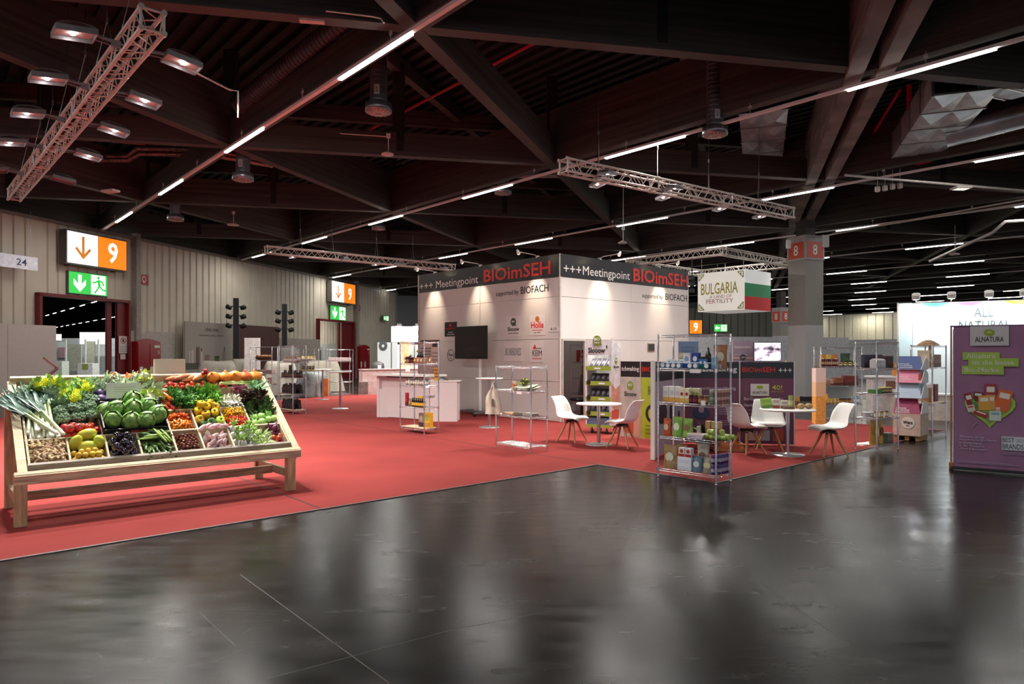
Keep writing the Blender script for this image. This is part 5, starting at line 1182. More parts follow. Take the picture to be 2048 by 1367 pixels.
disc('round_badge', 0.27, 1.865, 0.095, 0.105, OLIVE, SD, y=-0.014, t=0.01); shape('badge_tail', [(0.31, 1.79), (0.385, 1.77), (0.345, 1.85)], OLIVE, SD, y=-0.012)
text('BIO', 0.205, 1.865, 0.13, 0.06, PW, SD, y=-0.022, bold=0.02); text('BIRBE', 0.215, 1.81, 0.11, 0.035, PW, SD, y=-0.022)
text('Slooow', 0.07, 1.62, 0.38, 0.11, INK, SD, y=-0.012, bold=0.03); shape('quote_mark', [(0.47, 1.72), (0.50, 1.73), (0.49, 1.78), (0.47, 1.77)], INK, SD, y=-0.012)
LIMES = P('9aaa3c'); POUCH = mat('pouch_grey', '55515a', rough=0.35, metal=0.2, var=0.3, scale=14)
pouch_pts = []
for i, z in enumerate((1.33, 1.03, 0.72, 0.42)):
    b = MB(); b.box((DW / 2, 0.20, z - 0.01), (DW - 0.05, 0.38, 0.012)); b.box((DW / 2, 0.005, z - 0.015), (DW - 0.0, 0.012, 0.085)); b.build('tier_tray', [LIMES], SD)
    decal('price_card', 0.20 if i == 0 else 0.30, z - 0.035, 0.14, 0.035, PW, SD, y=-0.006)
    if i: disc('dark_sticker', 0.075, z + 0.0, 0.045, 0.05, INK, SD, y=-0.006)
b = MB(); b.box((DW / 2, 0.2, 0.17), (DW, 0.40, 0.02)); b.box((DW / 2, 0.0, 0.16), (DW, 0.012, 0.06)); b.build('base_tray', LIMES, SD)
b = MB(); b.box((DW / 2, 0.06, 0.25), (DW - 0.1, 0.1, 0.14)); b.build('blue_box_front', P('5d6f92'), SD)
for x in (0.12, DW - 0.12):
    for y in (0.06, DD - 0.06):
        b = MB(); b.tube([(x - 0.014, y, 0.05), (x + 0.014, y, 0.05)], 0.045, 12); b.tube([(x, y, 0.05), (x, y, 0.15)], 0.012, 6); b.build('caster', BLACK, SD)
SDM = Matrix.Translation((1.485, 13.80, 0)) @ Matrix.Rotation(R(-35), 4, 'Z')

# tall narrow printed column at right
tw = thing('display_column', 'narrow cardboard column fading from cream to orange crisps behind the right chair', 'display column', (6.90, 15.5, 0), R(0))
b = MB(); b.box((0.115, 0.1, 0.32), (0.23, 0.2, 0.64)); b.build('crisp_print', mat('crisp_print', 'd98a2e', rough=0.5, col2='efb868', scale=22), tw)
b = MB(); b.box((0.115, 0.1, 0.80), (0.23, 0.2, 0.32)); b.build('peach_print', P('e6bf98'), tw); b = MB(); b.box((0.115, 0.1, 1.118), (0.23, 0.2, 0.316)); b.build('cream_print', P('ead2c8'), tw)

# stepped cardboard display with coloured slanted faces
WD_ = thing('stepped_display', 'stepped cardboard display with blue, pink, pale blue and berry slanted faces', 'display rack', (7.10, 12.72, 0), R(-45))
KRAFT = mat('kraft_rose', 'cbb1a2', rough=0.7)
b = MB(); b.box((0.225, 0.27, 0.30), (0.45, 0.54, 0.40)); b.build('lower_box', KRAFT, WD_)
b = MB()
for x in (0.05, 0.225, 0.40): b.box((x, 0.27, 0.055), (0.07, 0.5, 0.09))
b.box((0.225, 0.27, 0.095), (0.44, 0.52, 0.015)); b.build('pallet', mat('pallet_wood', '9a7650', rough=0.7), WD_)
disc('round_logo', 0.25, 0.34, 0.11, 0.11, P('e4d8d0'), WD_, y=-0.004); text('Werz', 0.17, 0.315, 0.16, 0.06, INK, WD_, y=-0.009, bold=0.02); text('BIO', 0.225, 0.275, 0.05, 0.02, INK, WD_, y=-0.009)
for i, (c_, z) in enumerate((('8c2450', 0.50), ('a9b8cc', 0.79), ('d9849c', 1.07), ('4a5a8c', 1.32))):
    h_ = 0.27 if i < 3 else 0.24
    b = MB(); o_ = 0.02 * i; y0 = 0.02 + 0.06 * i
    b.add([(0.0, y0, z), (0.45, y0, z), (0.36, y0 + 0.16, z + h_), (0.0, y0 + 0.16, z + h_), (0.0, y0 + 0.02, z), (0.45, y0 + 0.02, z), (0.36, y0 + 0.18, z + h_), (0.0, y0 + 0.18, z + h_)], [(0, 1, 2, 3), (7, 6, 5, 4), (0, 4, 5, 1), (1, 5, 6, 2), (2, 6, 7, 3), (3, 7, 4, 0)])
    f = b.build('slanted_face', P(c_), WD_)
    tl = Matrix.Translation((0, y0 - 0.003, z)) @ Matrix.Rotation(-math.atan2(0.16, h_), 4, 'X')
    for q, (tx, ww) in enumerate((('SUPER LECKER', 0.22), ('GLUTENFREI', 0.28), ('BIO BACKWAREN', 0.30))[: 3 if i in (3, 0) else 2]):
        text(tx, 0.03, 0.10 - q * 0.04, ww * .8, 0.022, PW, WD_, y=-0.003, rot=tl)
    b = MB(); b.box((0.225, 0.30 + 0.02 * i, z - 0.005), (0.45, 0.46 - 0.05 * i, 0.012)); b.build('tier_board', P('d8d4da'), WD_)
    b = MB(); b.poly([(0.02, z), (0.50, z), (0.50, z + 0.16), (0.18 + 0.06 * i, z + h_)], -0.01, 0.0, plane='xz'); sd = b.build('tier_side', P('d8d4da'), WD_); sd.matrix_local = Matrix.Translation((0.45, 0, 0)) @ Matrix.Rotation(R(90), 4, 'Z')
WDM = Matrix.Translation((7.10, 12.72, 0)) @ Matrix.Rotation(R(-45), 4, 'Z')

# ================================================================ chrome wire shelves
def wire_shelf(label, x, y, rz, W, D, H, tiers, rim=True, board=None, grp='chrome wire shelves'):
    t = thing('wire_shelf', label, 'shelf', (x, y, 0), R(rz), grp)
    for px in (0, W):
        for py in (0, D):
            b = MB(); b.lathe([(0.013, 0.04), (0.013, H - 0.005), (0.008, H + 0.006)], 10, M=Matrix.Translation((px, py, 0)))
            n = int(H / 0.05)
            for k in range(2, n): b.lathe([(0.0135, k * 0.05), (0.0145, k * 0.05 + 0.004), (0.0135, k * 0.05 + 0.008)], 10, M=Matrix.Translation((px, py, 0)))
            p = b.build('post', CHROME, t)
            b = MB(); b.lathe([(0.016, 0.008), (0.018, 0.015), (0.008, 0.03), (0.008, 0.05)], 10, M=Matrix.Translation((px, py, 0))); b.build('foot', CHROME, p)
    for i, z in enumerate(tiers):
        b = MB(); r = 0.0042
        for zz in (z - 0.004, z - 0.03):
            for q in (0.0, D): b.tube([(0, q, zz), (W, q, zz)], r, 6, caps=False)
            for q in (0.0, W): b.tube([(q, 0, zz), (q, D, zz)], r, 6, caps=False)
        n = int(W / 0.05)
        for k in range(n + 1):                                   # truss wire along the rims
            x0 = W * k / n; x1 = W * (k + 0.5) / n
            if k < n:
                for q in (0.0, D): b.tube([(x0, q, z - 0.03), (x1, q, z - 0.004), (W * (k + 1) / n, q, z - 0.03)], 0.002, 4, caps=False)
        for k in range(1, int(W / 0.03)): x0 = W * k / int(W / 0.03); b.tube([(x0, 0, z - 0.003), (x0, D, z - 0.003)], 0.0022, 4, caps=False)
        for q in (D / 3, 2 * D / 3): b.tube([(0, q, z - 0.008), (W, q, z - 0.008)], 0.003, 5, caps=False)
        for px in (0, W):
            for py in (0, D): b.lathe([(0.019, z - 0.04), (0.019, z + 0.004)], 10, M=Matrix.Translation((px, py, 0)))
        b.build('wire_tier', CHROME, t)
    if rim:
        b = MB()
        for zz in (H - 0.012, H - 0.035):
            for q in (0.0, D): b.tube([(0, q, zz), (W, q, zz)], 0.0045, 6, caps=False)
            for q in (0.0, W): b.tube([(q, 0, zz), (q, D, zz)], 0.0045, 6, caps=False)
        n = int(W / 0.06)
        for k in range(n):
            for q in (0.0, D): b.tube([(W * k / n, q, H - 0.035), (W * (k + .5) / n, q, H - 0.012), (W * (k + 1) / n, q, H - 0.035)], 0.002, 4, caps=False)
        b.build('top_rim', CHROME, t)
    if board is not None:
        b = MB(); b.box((W / 2, D / 2, board + 0.006), (W - 0.04, D - 0.03, 0.012)); b.build('shelf_board', mat('pale_pine', 'd9bf9c', rough=0.6, wood=True), t)
    return Matrix.Translation((x, y, 0)) @ Matrix.Rotation(R(rz), 4, 'Z')
SH_F = wire_shelf('tall chrome wire shelf full of groceries at the front corner of the carpet', 1.905, 8.90, -46, 0.83, 0.36, 1.855, (0.12, 0.54, 0.98, 1.417))
SH_M = wire_shelf('low nearly empty wire shelf holding paper and a cotton bag', -0.272, 11.64, -49, 0.88, 0.36, 1.40, (0.10, 0.58, 1.00))
SH_L = wire_shelf('wire shelf with dark bottles in front of the reception counter', -2.30, 14.05, -45, 0.80, 0.36, 1.85, (0.11, 0.535, 0.97, 1.415), board=0.115)
SH_A = wire_shelf('wire shelf with dark goods just right of the vegetable rack', -6.36, 18.64, -48.6, 0.90, 0.36, 1.83, (0.11, 0.55, 0.975, 1.39), board=0.11)
SH_B = wire_shelf('wire shelf behind the orange pumpkins with a bread basket', -9.15, 23.85, -12, 0.84, 0.36, 1.86, (0.10, 0.55, 0.92, 1.38))
SH_C = wire_shelf('wire shelf partly hidden right of the dark goods shelf', -7.78, 24.9, -10, 0.60, 0.36, 1.78, (0.10, 0.52, 0.98, 1.38))
SH_D = wire_shelf('wire shelf with a row of pale boxes by the low rose wall', -7.06, 25.95, -6, 0.92, 0.36, 1.78, (0.10, 0.55, 0.97, 1.33))
SH_R = wire_shelf('wire shelf with golden bags right of the farthest right chair', 5.94, 11.12, 31, 0.62, 0.36, 1.80, (0.11, 0.55, 0.955, 1.37))
SH_S = wire_shelf('wide wire shelf with crisps and jars before the 8 column', 7.15, 15.8, 0, 0.95, 0.36, 1.76, (0.10, 0.45, 0.875, 1.315))
SH_T = wire_shelf('wire shelf with kraft sacks beside the stepped display', 7.87, 12.78, 43, 0.86, 0.36, 1.77, (0.10, 0.66, 1.35), board=0.66)

# ================================================================ groceries
PROTO = {}
def proto(key, fn):
    if key not in PROTO: PROTO[key] = fn()
    return PROTO[key]
def carton(w_, d_, h_, c1, c2, mark=None, gable=False):
    b = MB(); b.box((0, 0, h_ / 2), (w_, d_, h_), bev=0.003)
    if gable: b.add([(-w_ / 2, -d_ / 2, h_), (w_ / 2, -d_ / 2, h_), (w_ / 2, d_ / 2, h_), (-w_ / 2, d_ / 2, h_), (-w_ / 2, 0, h_ * 1.2), (w_ / 2, 0, h_ * 1.2)], [(0, 1, 5, 4), (3, 4, 5, 2), (0, 4, 3), (1, 2, 5)])
    o = b.build('carton', P(c1))
    decal('printed_band', -w_ / 2 + 0.001, h_ * 0.02, w_ - 0.002, h_ * 0.3, P(c2), o, y=-d_ / 2 - 0.001, t=0.002)
    if mark: disc('round_mark', 0, h_ * 0.62, w_ * 0.30, min(w_ * 0.34, h_ * 0.22), P(mark), o, y=-d_ / 2 - 0.002, t=0.003, n=14)
    else:
        for k in (0.75, 0.62): decal('print_line', -w_ * .35, h_ * k, w_ * .7, h_ * 0.05, P(c2), o, y=-d_ / 2 - 0.001, t=0.002)
    return o
def tub(r, h_, c1, c2):
    b = MB(); b.lathe([(r * .85, 0), (r, h_ * .8), (r, h_ * .82)], 14); o = b.build('tub', P(c1))
    b = MB(); b.lathe([(r * 1.06, h_ * .8), (r * 1.06, h_ * .9), (0.0001, h_ * .92)], 14); b.build('lid', P(c2), o)
    disc('round_mark', 0, h_ * .42, r * .8, h_ * .32, PW, o, y=-r * 0.97, t=0.006, n=14); return o
def jar(r, h_, c1, c2, lab='d8cfc0'):
    b = MB(); b.lathe([(r * .9, 0), (r, h_ * .06), (r, h_ * .70), (r * .82, h_ * .80)], 14); o = b.build('jar', mat('glass_' + c1, c1, rough=0.12, var=0.1, scale=30, coat=0.4))
    b = MB(); b.lathe([(r * .88, h_ * .80), (r * .9, h_ * .82), (r * .9, h_ * .98), (r * .8, h_), (0.0001, h_)], 14); b.build('lid', P(c2, 0.25), o)
    b = MB(); b.lathe([(r * 1.012, h_ * .2), (r * 1.012, h_ * .58)], 14); b.build('paper_label', P(lab), o); return o
def bottle(r, h_, c1, c2, lab='d8cfc0', neck=0.36):
    b = MB(); b.lathe([(r * .92, 0), (r, h_ * .04), (r, h_ * .58), (r * neck, h_ * .76), (r * neck, h_ * .92)], 14); o = b.build('bottle', mat('glass_' + c1, c1, rough=0.1, var=0.1, coat=0.5))
    b = MB(); b.lathe([(r * neck * 1.15, h_ * .88), (r * neck * 1.15, h_), (0.0001, h_)], 12); b.build('cap', P(c2, 0.3), o)
    b = MB(); b.lathe([(r * 1.012, h_ * .15), (r * 1.012, h_ * .48)], 14); b.build('paper_label', P(lab), o); return o
def can(r, h_, c1, c2):
    b = MB(); b.lathe([(r * .93, 0), (r, h_ * .03), (r, h_ * .97), (r * .93, h_)], 14); o = b.build('can', P(c1, 0.3))
    b = MB(); b.lathe([(r * .96, h_ * .97), (r * .98, h_ * 1.0), (r * .85, h_ * .995), (0.0001, h_ * .99)], 14); b.build('rim', STEEL, o)
    b = MB(); b.lathe([(r * 1.01, h_ * .25), (r * 1.01, h_ * .6)], 14); b.build('printed_band', P(c2), o); return o
def pouch(w_, d_, h_, c1, c2, clear=False):
    b = MB()
    def f(u, v):
        a = 2 * PI * u; th = math.sin(PI * min(1, v * 1.05 + 0.12)) ** 0.6 if v < 0.9 else 0.12
        wv = w_ / 2 * (1 - 0.10 * math.sin(PI * v) + 0.02 * math.sin(9 * v + 3 * u))
        return (wv * math.cos(a), d_ / 2 * math.sin(a) * max(0.08, (1 - v ** 2.2)) * (1 + 0.06 * math.sin(7 * a)), h_ * v)
    b.grid(f, 21, 12); b.lathe([(0.0001, 0), (0.5, 0)], 20, M=Matrix.Scale(1, 4) @ Matrix.Diagonal((w_ * .98, d_ * .98, 1, 1)))
    o = b.build('pouch', mat('film_' + c1, c1, rough=0.28, var=0.16, scale=16, bump=0.2))
    disc('printed_label', 0, h_ * .5, w_ * .28, h_ * .2, P(c2), o, y=-d_ / 2 * 0.86, t=0.006, n=12); return o
def flatpack(w_, d_, h_, c1, c2):
    b = MB(); b.box((0, 0, h_ / 2), (w_, d_, h_), bev=0.004); o = b.build('flat_box', P(c1)); b = MB(); b.box((0, 0, h_ + 0.001), (w_ * .6, d_ * .6, 0.002)); b.build('printed_label', P(c2), o); return o
FN = {'carton': carton, 'tub': tub, 'jar': jar, 'bottle': bottle, 'can': can, 'pouch': pouch, 'flatpack': flatpack}
USED = set()
def put(M, kind, args, x, y, z, label, group=None, rz=0.0, tilt=None, cat=None):
    key = (kind,) + tuple(args)
    pr = proto(key, lambda: FN[kind](*args))
    rot = (M.to_3x3() @ Matrix.Rotation(R(rz), 3, 'Z'))
    if tilt: rot = rot @ Matrix.Rotation(R(tilt[0]), 3, 'X') @ Matrix.Rotation(R(tilt[1]), 3, 'Y')
    o = pr if key not in USED else dup(pr)
    USED.add(key)
    o.rotation_euler = rot.to_euler(); o.location = M @ Vector((x, y, z))
    o['label'] = label; o['category'] = cat or {'flatpack': 'box', 'tub': 'tub'}.get(kind, kind)
    if group: o['group'] = group
    return o
def row(M, kind, args, xs, y, z, label, group, **k):
    for x in xs: put(M, kind, args, x, y, z, label, group, **k)
rngp = random.Random(3)
F1, F2, F3, F4 = 1.418, 0.981, 0.541, 0.121
S = ', front wire shelf'
row(SH_F, 'tub', (0.036, 0.085, '5f8fb8', 'e8eef2'), [0.05, 0.13, 0.21, 0.29], 0.06, F1, 'small blue tub with white lid at the left of the top tier' + S, 'blue tubs on the front shelf')
row(SH_F, 'tub', (0.036, 0.085, '5f8fb8', 'e8eef2'), [0.45, 0.53], 0.06, F1, 'small blue tub with white lid in the middle of the top tier' + S, 'blue tubs on the front shelf')
row(SH_F, 'tub', (0.036, 0.085, '2f5f9a', 'dfe6ee'), [0.68], 0.07, F1, 'dark blue tub with white lid by the right post, top tier' + S, 'blue tubs on the front shelf')
row(SH_F, 'carton', (0.085, 0.06, 0.115, 'dfe4ea', '5f94b0', '7fb0c4'), [0.09, 0.185, 0.28], 0.15, F1, 'white carton with teal foot in the second row on the top tier' + S, 'white and teal cartons on the top tier')
put(SH_F, 'carton', (0.10, 0.06, 0.20, 'e4e6ee', '27509a', '8fa6cc'), 0.36, 0.13, F1, 'tall white carton with blue oval in the middle of the top tier' + S); put(SH_F, 'carton', (0.10, 0.06, 0.20, '27509a', '16386e', 'e4e6ee'), 0.47, 0.15, F1, 'tall dark blue carton with white oval on the top tier' + S)
row(SH_F, 'carton', (0.06, 0.05, 0.12, '3f6fa8', '2a8060', 'e0e6ea'), [0.555, 0.61, 0.74], 0.14, F1, 'small blue and green carton on the top tier' + S, 'blue green cartons on the top tier')
put(SH_F, 'carton', (0.07, 0.05, 0.15, '8fb4d0', '5f8fb8'), 0.775, 0.07, F1, 'pale blue carton against the right front post on the top tier' + S)
row(SH_F, 'flatpack', (0.15, 0.08, 0.055, 'd8c4c4', 'a5525a'), [0.60, 0.70], 0.25, F1, 'low pale red box behind the blue cartons on the top tier' + S, 'low pale red boxes on the top tier')
put(SH_F, 'pouch', (0.13, 0.06, 0.20, 'b8ae94', '8aa070'), 0.20, 0.27, F1, 'pale green and cream bag at the back left of the top tier' + S); put(SH_F, 'pouch', (0.11, 0.06, 0.20, '8a5a48', 'c8a890'), 0.31, 0.28, F1, 'brown picture bag at the back of the top tier' + S)
o = put(SH_F, 'carton', (0.29, 0.02, 0.35, '6f89a8', '5a7698'), 0.24, 0.335, F1, 'slate blue display card standing at the back of the top tier' + S, cat='card')
put(SH_F, 'jar', (0.04, 0.13, 'c9b060', 'd9c860', 'e9e4d0'), 0.50, 0.26, F1 + 0.0, 'jar with straw yellow lid at the back of the top tier' + S); put(SH_F, 'bottle', (0.04, 0.30, '1f1c1c', 'b8b4ae', '2a2624'), 0.57, 0.27, F1, 'dark bottle with silver neck at the back of the top tier' + S)
b = MB(); b.box((0, 0, 0.075), (0.19, 0.10, 0.15), bev=0.004); tag(b.build('black_box', BLACK, None, SH_F @ Vector((0.63, 0.20, F1))), 'plain black box in the second row of the top tier' + S, 'box').rotation_euler = (0, 0, R(-46))
put(SH_F, 'pouch', (0.17, 0.11, 0.30, 'a5724c', 'd8c8b0'), 0.74, 0.27, F1, 'big brown almond bag at the right end of the top tier' + S, rz=25)
tg = thing('price_tag', 'white price tag clipped to the upper tier' + S, 'price tag', SH_F @ Vector((0.55, -0.008, F1 - 0.045)), R(-46)); b = MB(); b.box((0, 0, 0.015), (0.15, 0.003, 0.045)); b.build('card', PW, tg)
# second tier
row(SH_F, 'carton', (0.085, 0.07, 0.20, 'e2dedb', 'd9a24c', 'c8c8c8'), [0.085, 0.175, 0.265], 0.08, F2, 'white carton with orange foot at the left of the second tier' + S, 'white and orange cartons on the second tier', )
row(SH_F, 'carton', (0.085, 0.07, 0.20, 'e2dedb', 'd9a24c', 'c8c8c8'), [0.10, 0.19], 0.17, F2, 'white carton with orange foot in the back row of the second tier' + S, 'white and orange cartons on the second tier')
row(SH_F, 'carton', (0.065, 0.06, 0.185, 'e9dfc0', 'd9b45c', 'a8303a'), [0.335, 0.405], 0.06, F2, 'cream carton with red fruit in the front row of the second tier' + S, 'cream cartons on the second tier')
row(SH_F, 'carton', (0.065, 0.06, 0.185, 'e9dfb0', 'd9c45c', 'b8b84a'), [0.37, 0.44, 0.50], 0.15, F2, 'cream carton with green print in the second row of the second tier' + S, 'cream cartons on the second tier')
row(SH_F, 'jar', (0.034, 0.105, '5c1a24', '3a1418', '7a3040'), [0.45, 0.515], 0.06, F2, 'dark red jam jar on the second tier' + S, 'jars on the second tier')
row(SH_F, 'jar', (0.036, 0.105, '7a4a2c', '6c5028', 'b08a60'), [0.585, 0.655], 0.07, F2, 'brown spread jar on the second tier' + S, 'jars on the second tier')
for zz in (0, 0.092):
    row(SH_F, 'can', (0.035, 0.09, '7f9a80', '5f7f62'), [0.735], 0.08, F2 + zz, 'green tin right of the brown jars, second tier' + S, 'stacked tins on the second tier')
    row(SH_F, 'can', (0.035, 0.09, 'b98a80', '8f5a54'), [0.80], 0.08, F2 + zz, 'rose tin beside the front post on the second tier' + S, 'stacked tins on the second tier')
    row(SH_F, 'can', (0.035, 0.09, 'b98a80', '8f5a54'), [0.80], 0.16, F2 + zz, 'rose tin along the right side of the second tier' + S, 'stacked tins on the second tier')
    row(SH_F, 'can', (0.035, 0.09, 'b98a80', '8f5a54'), [0.80], 0.235, F2 + zz, 'rose tin along the right side of the second tier' + S, 'stacked tins on the second tier')
    row(SH_F, 'can', (0.035, 0.09, 'b98a80', '8f5a54'), [0.80], 0.31, F2 + zz, 'rose tin along the right side of the second tier' + S, 'stacked tins on the second tier')
tg = thing('price_tag', 'white price tag clipped to the second tier' + S, 'price tag', SH_F @ Vector((0.66, -0.008, F2 - 0.01)), R(-46)); b = MB(); b.box((0, 0, 0.025), (0.06, 0.003, 0.06)); b.build('card', PW, tg)
# third tier
put(SH_F, 'pouch', (0.12, 0.09, 0.22, 'c4542c', 'e8d0b0'), 0.08, 0.10, F3, 'orange red pouch at the left end of the third tier' + S); put(SH_F, 'pouch', (0.15, 0.09, 0.25, '7fb04a', 'e8e8c8'), 0.23, 0.11, F3, 'bright green pouch left of the middle on the third tier' + S)
put(SH_F, 'pouch', (0.15, 0.09, 0.24, '88b048', '8a6a50'), 0.37, 0.12, F3, 'green pouch with a brown nut picture on the third tier' + S); put(SH_F, 'pouch', (0.12, 0.08, 0.24, 'b0502c', 'e8d0b0'), 0.15, 0.25, F3, 'rust coloured pouch at the back of the third tier' + S)
for i, zz in enumerate((0, 0.032)): put(SH_F, 'flatpack', (0.22, 0.14, 0.03, 'c9bcd0' if i == 0 else 'd8cfc8', '8a3040'), 0.52, 0.09, F3 + zz, ('lower', 'upper')[i] + ' flat pale box lying on the third tier' + S, 'flat boxes on the third tier', rz=8 * i)
put(SH_F, 'carton', (0.04, 0.04, 0.14, 'e4dccc', 'c8bca8'), 0.465, 0.22, F3, 'slim cream carton behind the flat boxes on the third tier' + S)
row(SH_F, 'can', (0.038, 0.21, 'c8a468', 'a87c44'), [0.575, 0.655, 0.72], 0.27, F3, 'tall tan tin at the back of the third tier' + S, 'tall tan tins on the third tier')
for x, y, z, rz in ((0.62, 0.12, 0.035, 90), (0.70, 0.11, 0.035, 85), (0.66, 0.13, 0.098, 60), (0.77, 0.09, 0.035, 100), (0.80, 0.17, 0.035, 80), (0.80, 0.26, 0.035, 95), (0.80, 0.20, 0.098, 30)):
    put(SH_F, 'can', (0.033, 0.13, 'a8bc58', '7f9a3c'), x, y, F3 + z, 'lime green roll lying in the heap on the third tier' + S, 'lime green rolls', rz=rz, tilt=(90, 0), cat='roll')
# bottom tier
put(SH_F, 'pouch', (0.20, 0.10, 0.30, 'a8875c', 'e0d8c0'), 0.12, 0.11, F4, 'big clear pasta bag with a white label on the lowest tier' + S, rz=8)
put(SH_F, 'pouch', (0.14, 0.08, 0.29, 'a98a60', 'd9cfb8'), 0.20, 0.26, F4, 'second clear pasta bag behind on the lowest tier' + S)
put(SH_F, 'carton', (0.20, 0.09, 0.17, 'dcdce4', 'c8ccd8'), 0.36, 0.09, F4, 'white tray box with the front of two cartons on the lowest tier' + S)
for i, x in enumerate((0.315, 0.41)): put(SH_F, 'carton', (0.085, 0.07, 0.115, 'e6e2e2', 'a8282e', 'b84a38'), x, 0.09, F4 + 0.172, ('left', 'right')[i] + ' white carton with tomatoes standing on the white tray box' + S, 'tomato cartons')
put(SH_F, 'pouch', (0.15, 0.08, 0.20, '5c7488', 'c8d0d4'), 0.525, 0.09, F4, 'slate blue pouch on the lowest tier' + S); put(SH_F, 'pouch', (0.18, 0.08, 0.34, 'cfc4b4', '8a6a58'), 0.52, 0.24, F4, 'tall cream picture pouch at the back of the lowest tier' + S)
put(SH_F, 'pouch', (0.17, 0.10, 0.20, '8c8070', 'd0c89a'), 0.67, 0.11, F4, 'grey clear bag right of the slate blue pouch on the lowest tier' + S)
for zz in (0, 0.125):
    row(SH_F, 'can', (0.026, 0.12, '4a3070', 'b0a0b8'), [0.765], 0.055, F4 + zz, 'slim purple can in the front corner of the lowest tier' + S, 'purple can stack')
    for y in (0.055, 0.115, 0.175, 0.235, 0.295): row(SH_F, 'can', (0.026, 0.12, '4a3070', 'b0a0b8'), [0.803 if y > 0.06 else 0.80], y + 0.012, F4 + zz, 'slim purple can in the side rows on the lowest tier' + S, 'purple can stack') if y > 0.06 else None
# nearly empty shelf
M3 = ' of the nearly empty wire shelf'
put(SH_M, 'pouch', (0.14, 0.07, 0.15, 'b9a58c', 'd9703a'), 0.28, 0.17, 1.001, 'small bag with an orange picture on the upper tier' + M3); put(SH_M, 'pouch', (0.10, 0.07, 0.17, '5c584e', '8a9a40'), 0.46, 0.2, 1.001, 'dark green topped pouch on the upper tier' + M3)
pp = thing('sprouting_pot', 'yellow green leafy sprouts standing on the upper tier' + M3, 'plant', SH_M @ Vector((0.44, 0.24, 1.001)), 0)
b = MB(); b.lathe([(0.035, 0), (0.045, 0.10)], 12); b.build('pot', P('5a6a6a'), pp)
def leafball(b, n, R0, ll, lw, rng, mi=0, up=0.3, curl=0.5, flat=1.0, c=(0, 0, 0), wave=0.0, seg=3):
    for _ in range(n):
        a = rng.uniform(0, 2 * PI); e = math.asin(rng.uniform(-0.15 + up, 1)); d = Vector((math.cos(a) * math.cos(e), math.sin(a) * math.cos(e), math.sin(e) * flat))
        s_ = Vector((-math.sin(a), math.cos(a), 0)); k = rng.uniform(0.7, 1.15); tw = rng.uniform(-0.6, 0.6)
        nrm = d.cross(s_); s2 = s_ * math.cos(tw) + nrm * math.sin(tw); n2 = d.cross(s2)
        base = Vector(c) + d * R0 * rng.uniform(0.4, 1); vs = []
        for i in range(seg + 1):
            t = i / seg; w_ = lw * k * math.sin(PI * (0.12 + 0.80 * t)) ; p = base + d * (ll * k * t) - n2 * (curl * ll * k * t * t) 
            q = wave * lw * (1 if i % 2 else -1)
            vs += [p - s2 * w_ / 2 + n2 * (q + w_ * .15), p - n2 * 0.0, p + s2 * w_ / 2 + n2 * (-q + w_ * .15)]
        fs = []
        for i in range(seg): A = i * 3; fs += [(A, A + 1, A + 4, A + 3), (A + 1, A + 2, A + 5, A + 4)]
        b.add(vs, fs, mi, True)
b = MB(); leafball(b, 26, 0.03, 0.10, 0.05, random.Random(5), up=0.4, c=(0, 0, 0.1)); b.build('leaves', mat('sprout_leaf', '9aa83c', rough=0.6, var=0.2), pp)
for i, (x, y, zz, rz) in enumerate(((0.62, 0.15, 0.0, 6), (0.66, 0.18, 0.02, -8), (0.58, 0.17, 0.036, 14))):
    b = MB(); b.grid(lambda u, v: (0.34 * (u - 0.5), 0.25 * (v - 0.5), 0.008 + 0.07 * max(0, (v - 0.3)) + 0.012 * math.sin(5 * u + i)), 8, 8); o = tag(b.build('paper_sheet', mat('paper_print', 'dcd6c6', rough=0.6, col2='b9bca0', scale=14), None, SH_M @ Vector((x, y, 1.004 + zz))), 'loose printed packet spread on the upper tier' + M3, 'packet', 'loose packets on the upper tier')
    o.rotation_euler = (0, 0, R(-49 + rz))
row(SH_M, 'flatpack', (0.24, 0.16, 0.03, 'c9a880', 'b09068'), [0.20], 0.17, 0.581, 'tan flat packet at the left of the middle tier' + M3, None); put(SH_M, 'flatpack', (0.20, 0.16, 0.045, '6c6256', '8f8676'), 0.45, 0.17, 0.581, 'dark flat packet in the middle of the middle tier' + M3); put(SH_M, 'flatpack', (0.24, 0.16, 0.05, '8f8c82', 'c8c4b8'), 0.68, 0.17, 0.581, 'grey flat packet at the right of the middle tier' + M3)
tg = thing('price_tag', 'white price tag on the upper tier' + M3, 'price tag', SH_M @ Vector((0.60, -0.008, 0.95)), R(-49)); b = MB(); b.box((0, 0, 0.015), (0.12, 0.003, 0.04)); b.build('card', PW, tg)
bag = thing('cotton_bag', 'cream cotton tote bag hanging from the left post' + M3, 'bag', SH_M @ Vector((-0.02, -0.05, 0.0)), R(-12))
b = MB(); b.grid(lambda u, v: ((u - 0.5) * (0.27 - 0.17 * v ** 3) + 0.01 * math.sin(7 * v), -0.03 - 0.035 * math.sin(PI * u) * (1 - v * .5) + 0.012 * math.sin(11 * u + 3 * v), 0.58 + 0.42 * v), 14, 12)
b.grid(lambda u, v: ((0.5 - u) * (0.27 - 0.17 * v ** 3) + 0.01 * math.sin(7 * v), 0.0 + 0.03 * math.sin(PI * u) * (1 - v * .5), 0.58 + 0.42 * v), 14, 12)
COTT = mat('raw_cotton', 'd8ccb8', rough=0.9, bump=0.1); b.build('bag_body', COTT, bag)
for sx in (-0.04, 0.03): b = MB(); b.tube([(sx, -0.03, 0.98), (0.0, -0.03, 1.10), (0.01, 0.02, 1.12), (sx + 0.02, 0.0, 0.98)], 0.008, 6); b.build('strap', COTT, bag)
decal('dark_print', -0.01, 0.72, 0.04, 0.12, P('6c6258'), bag, y=-0.068)
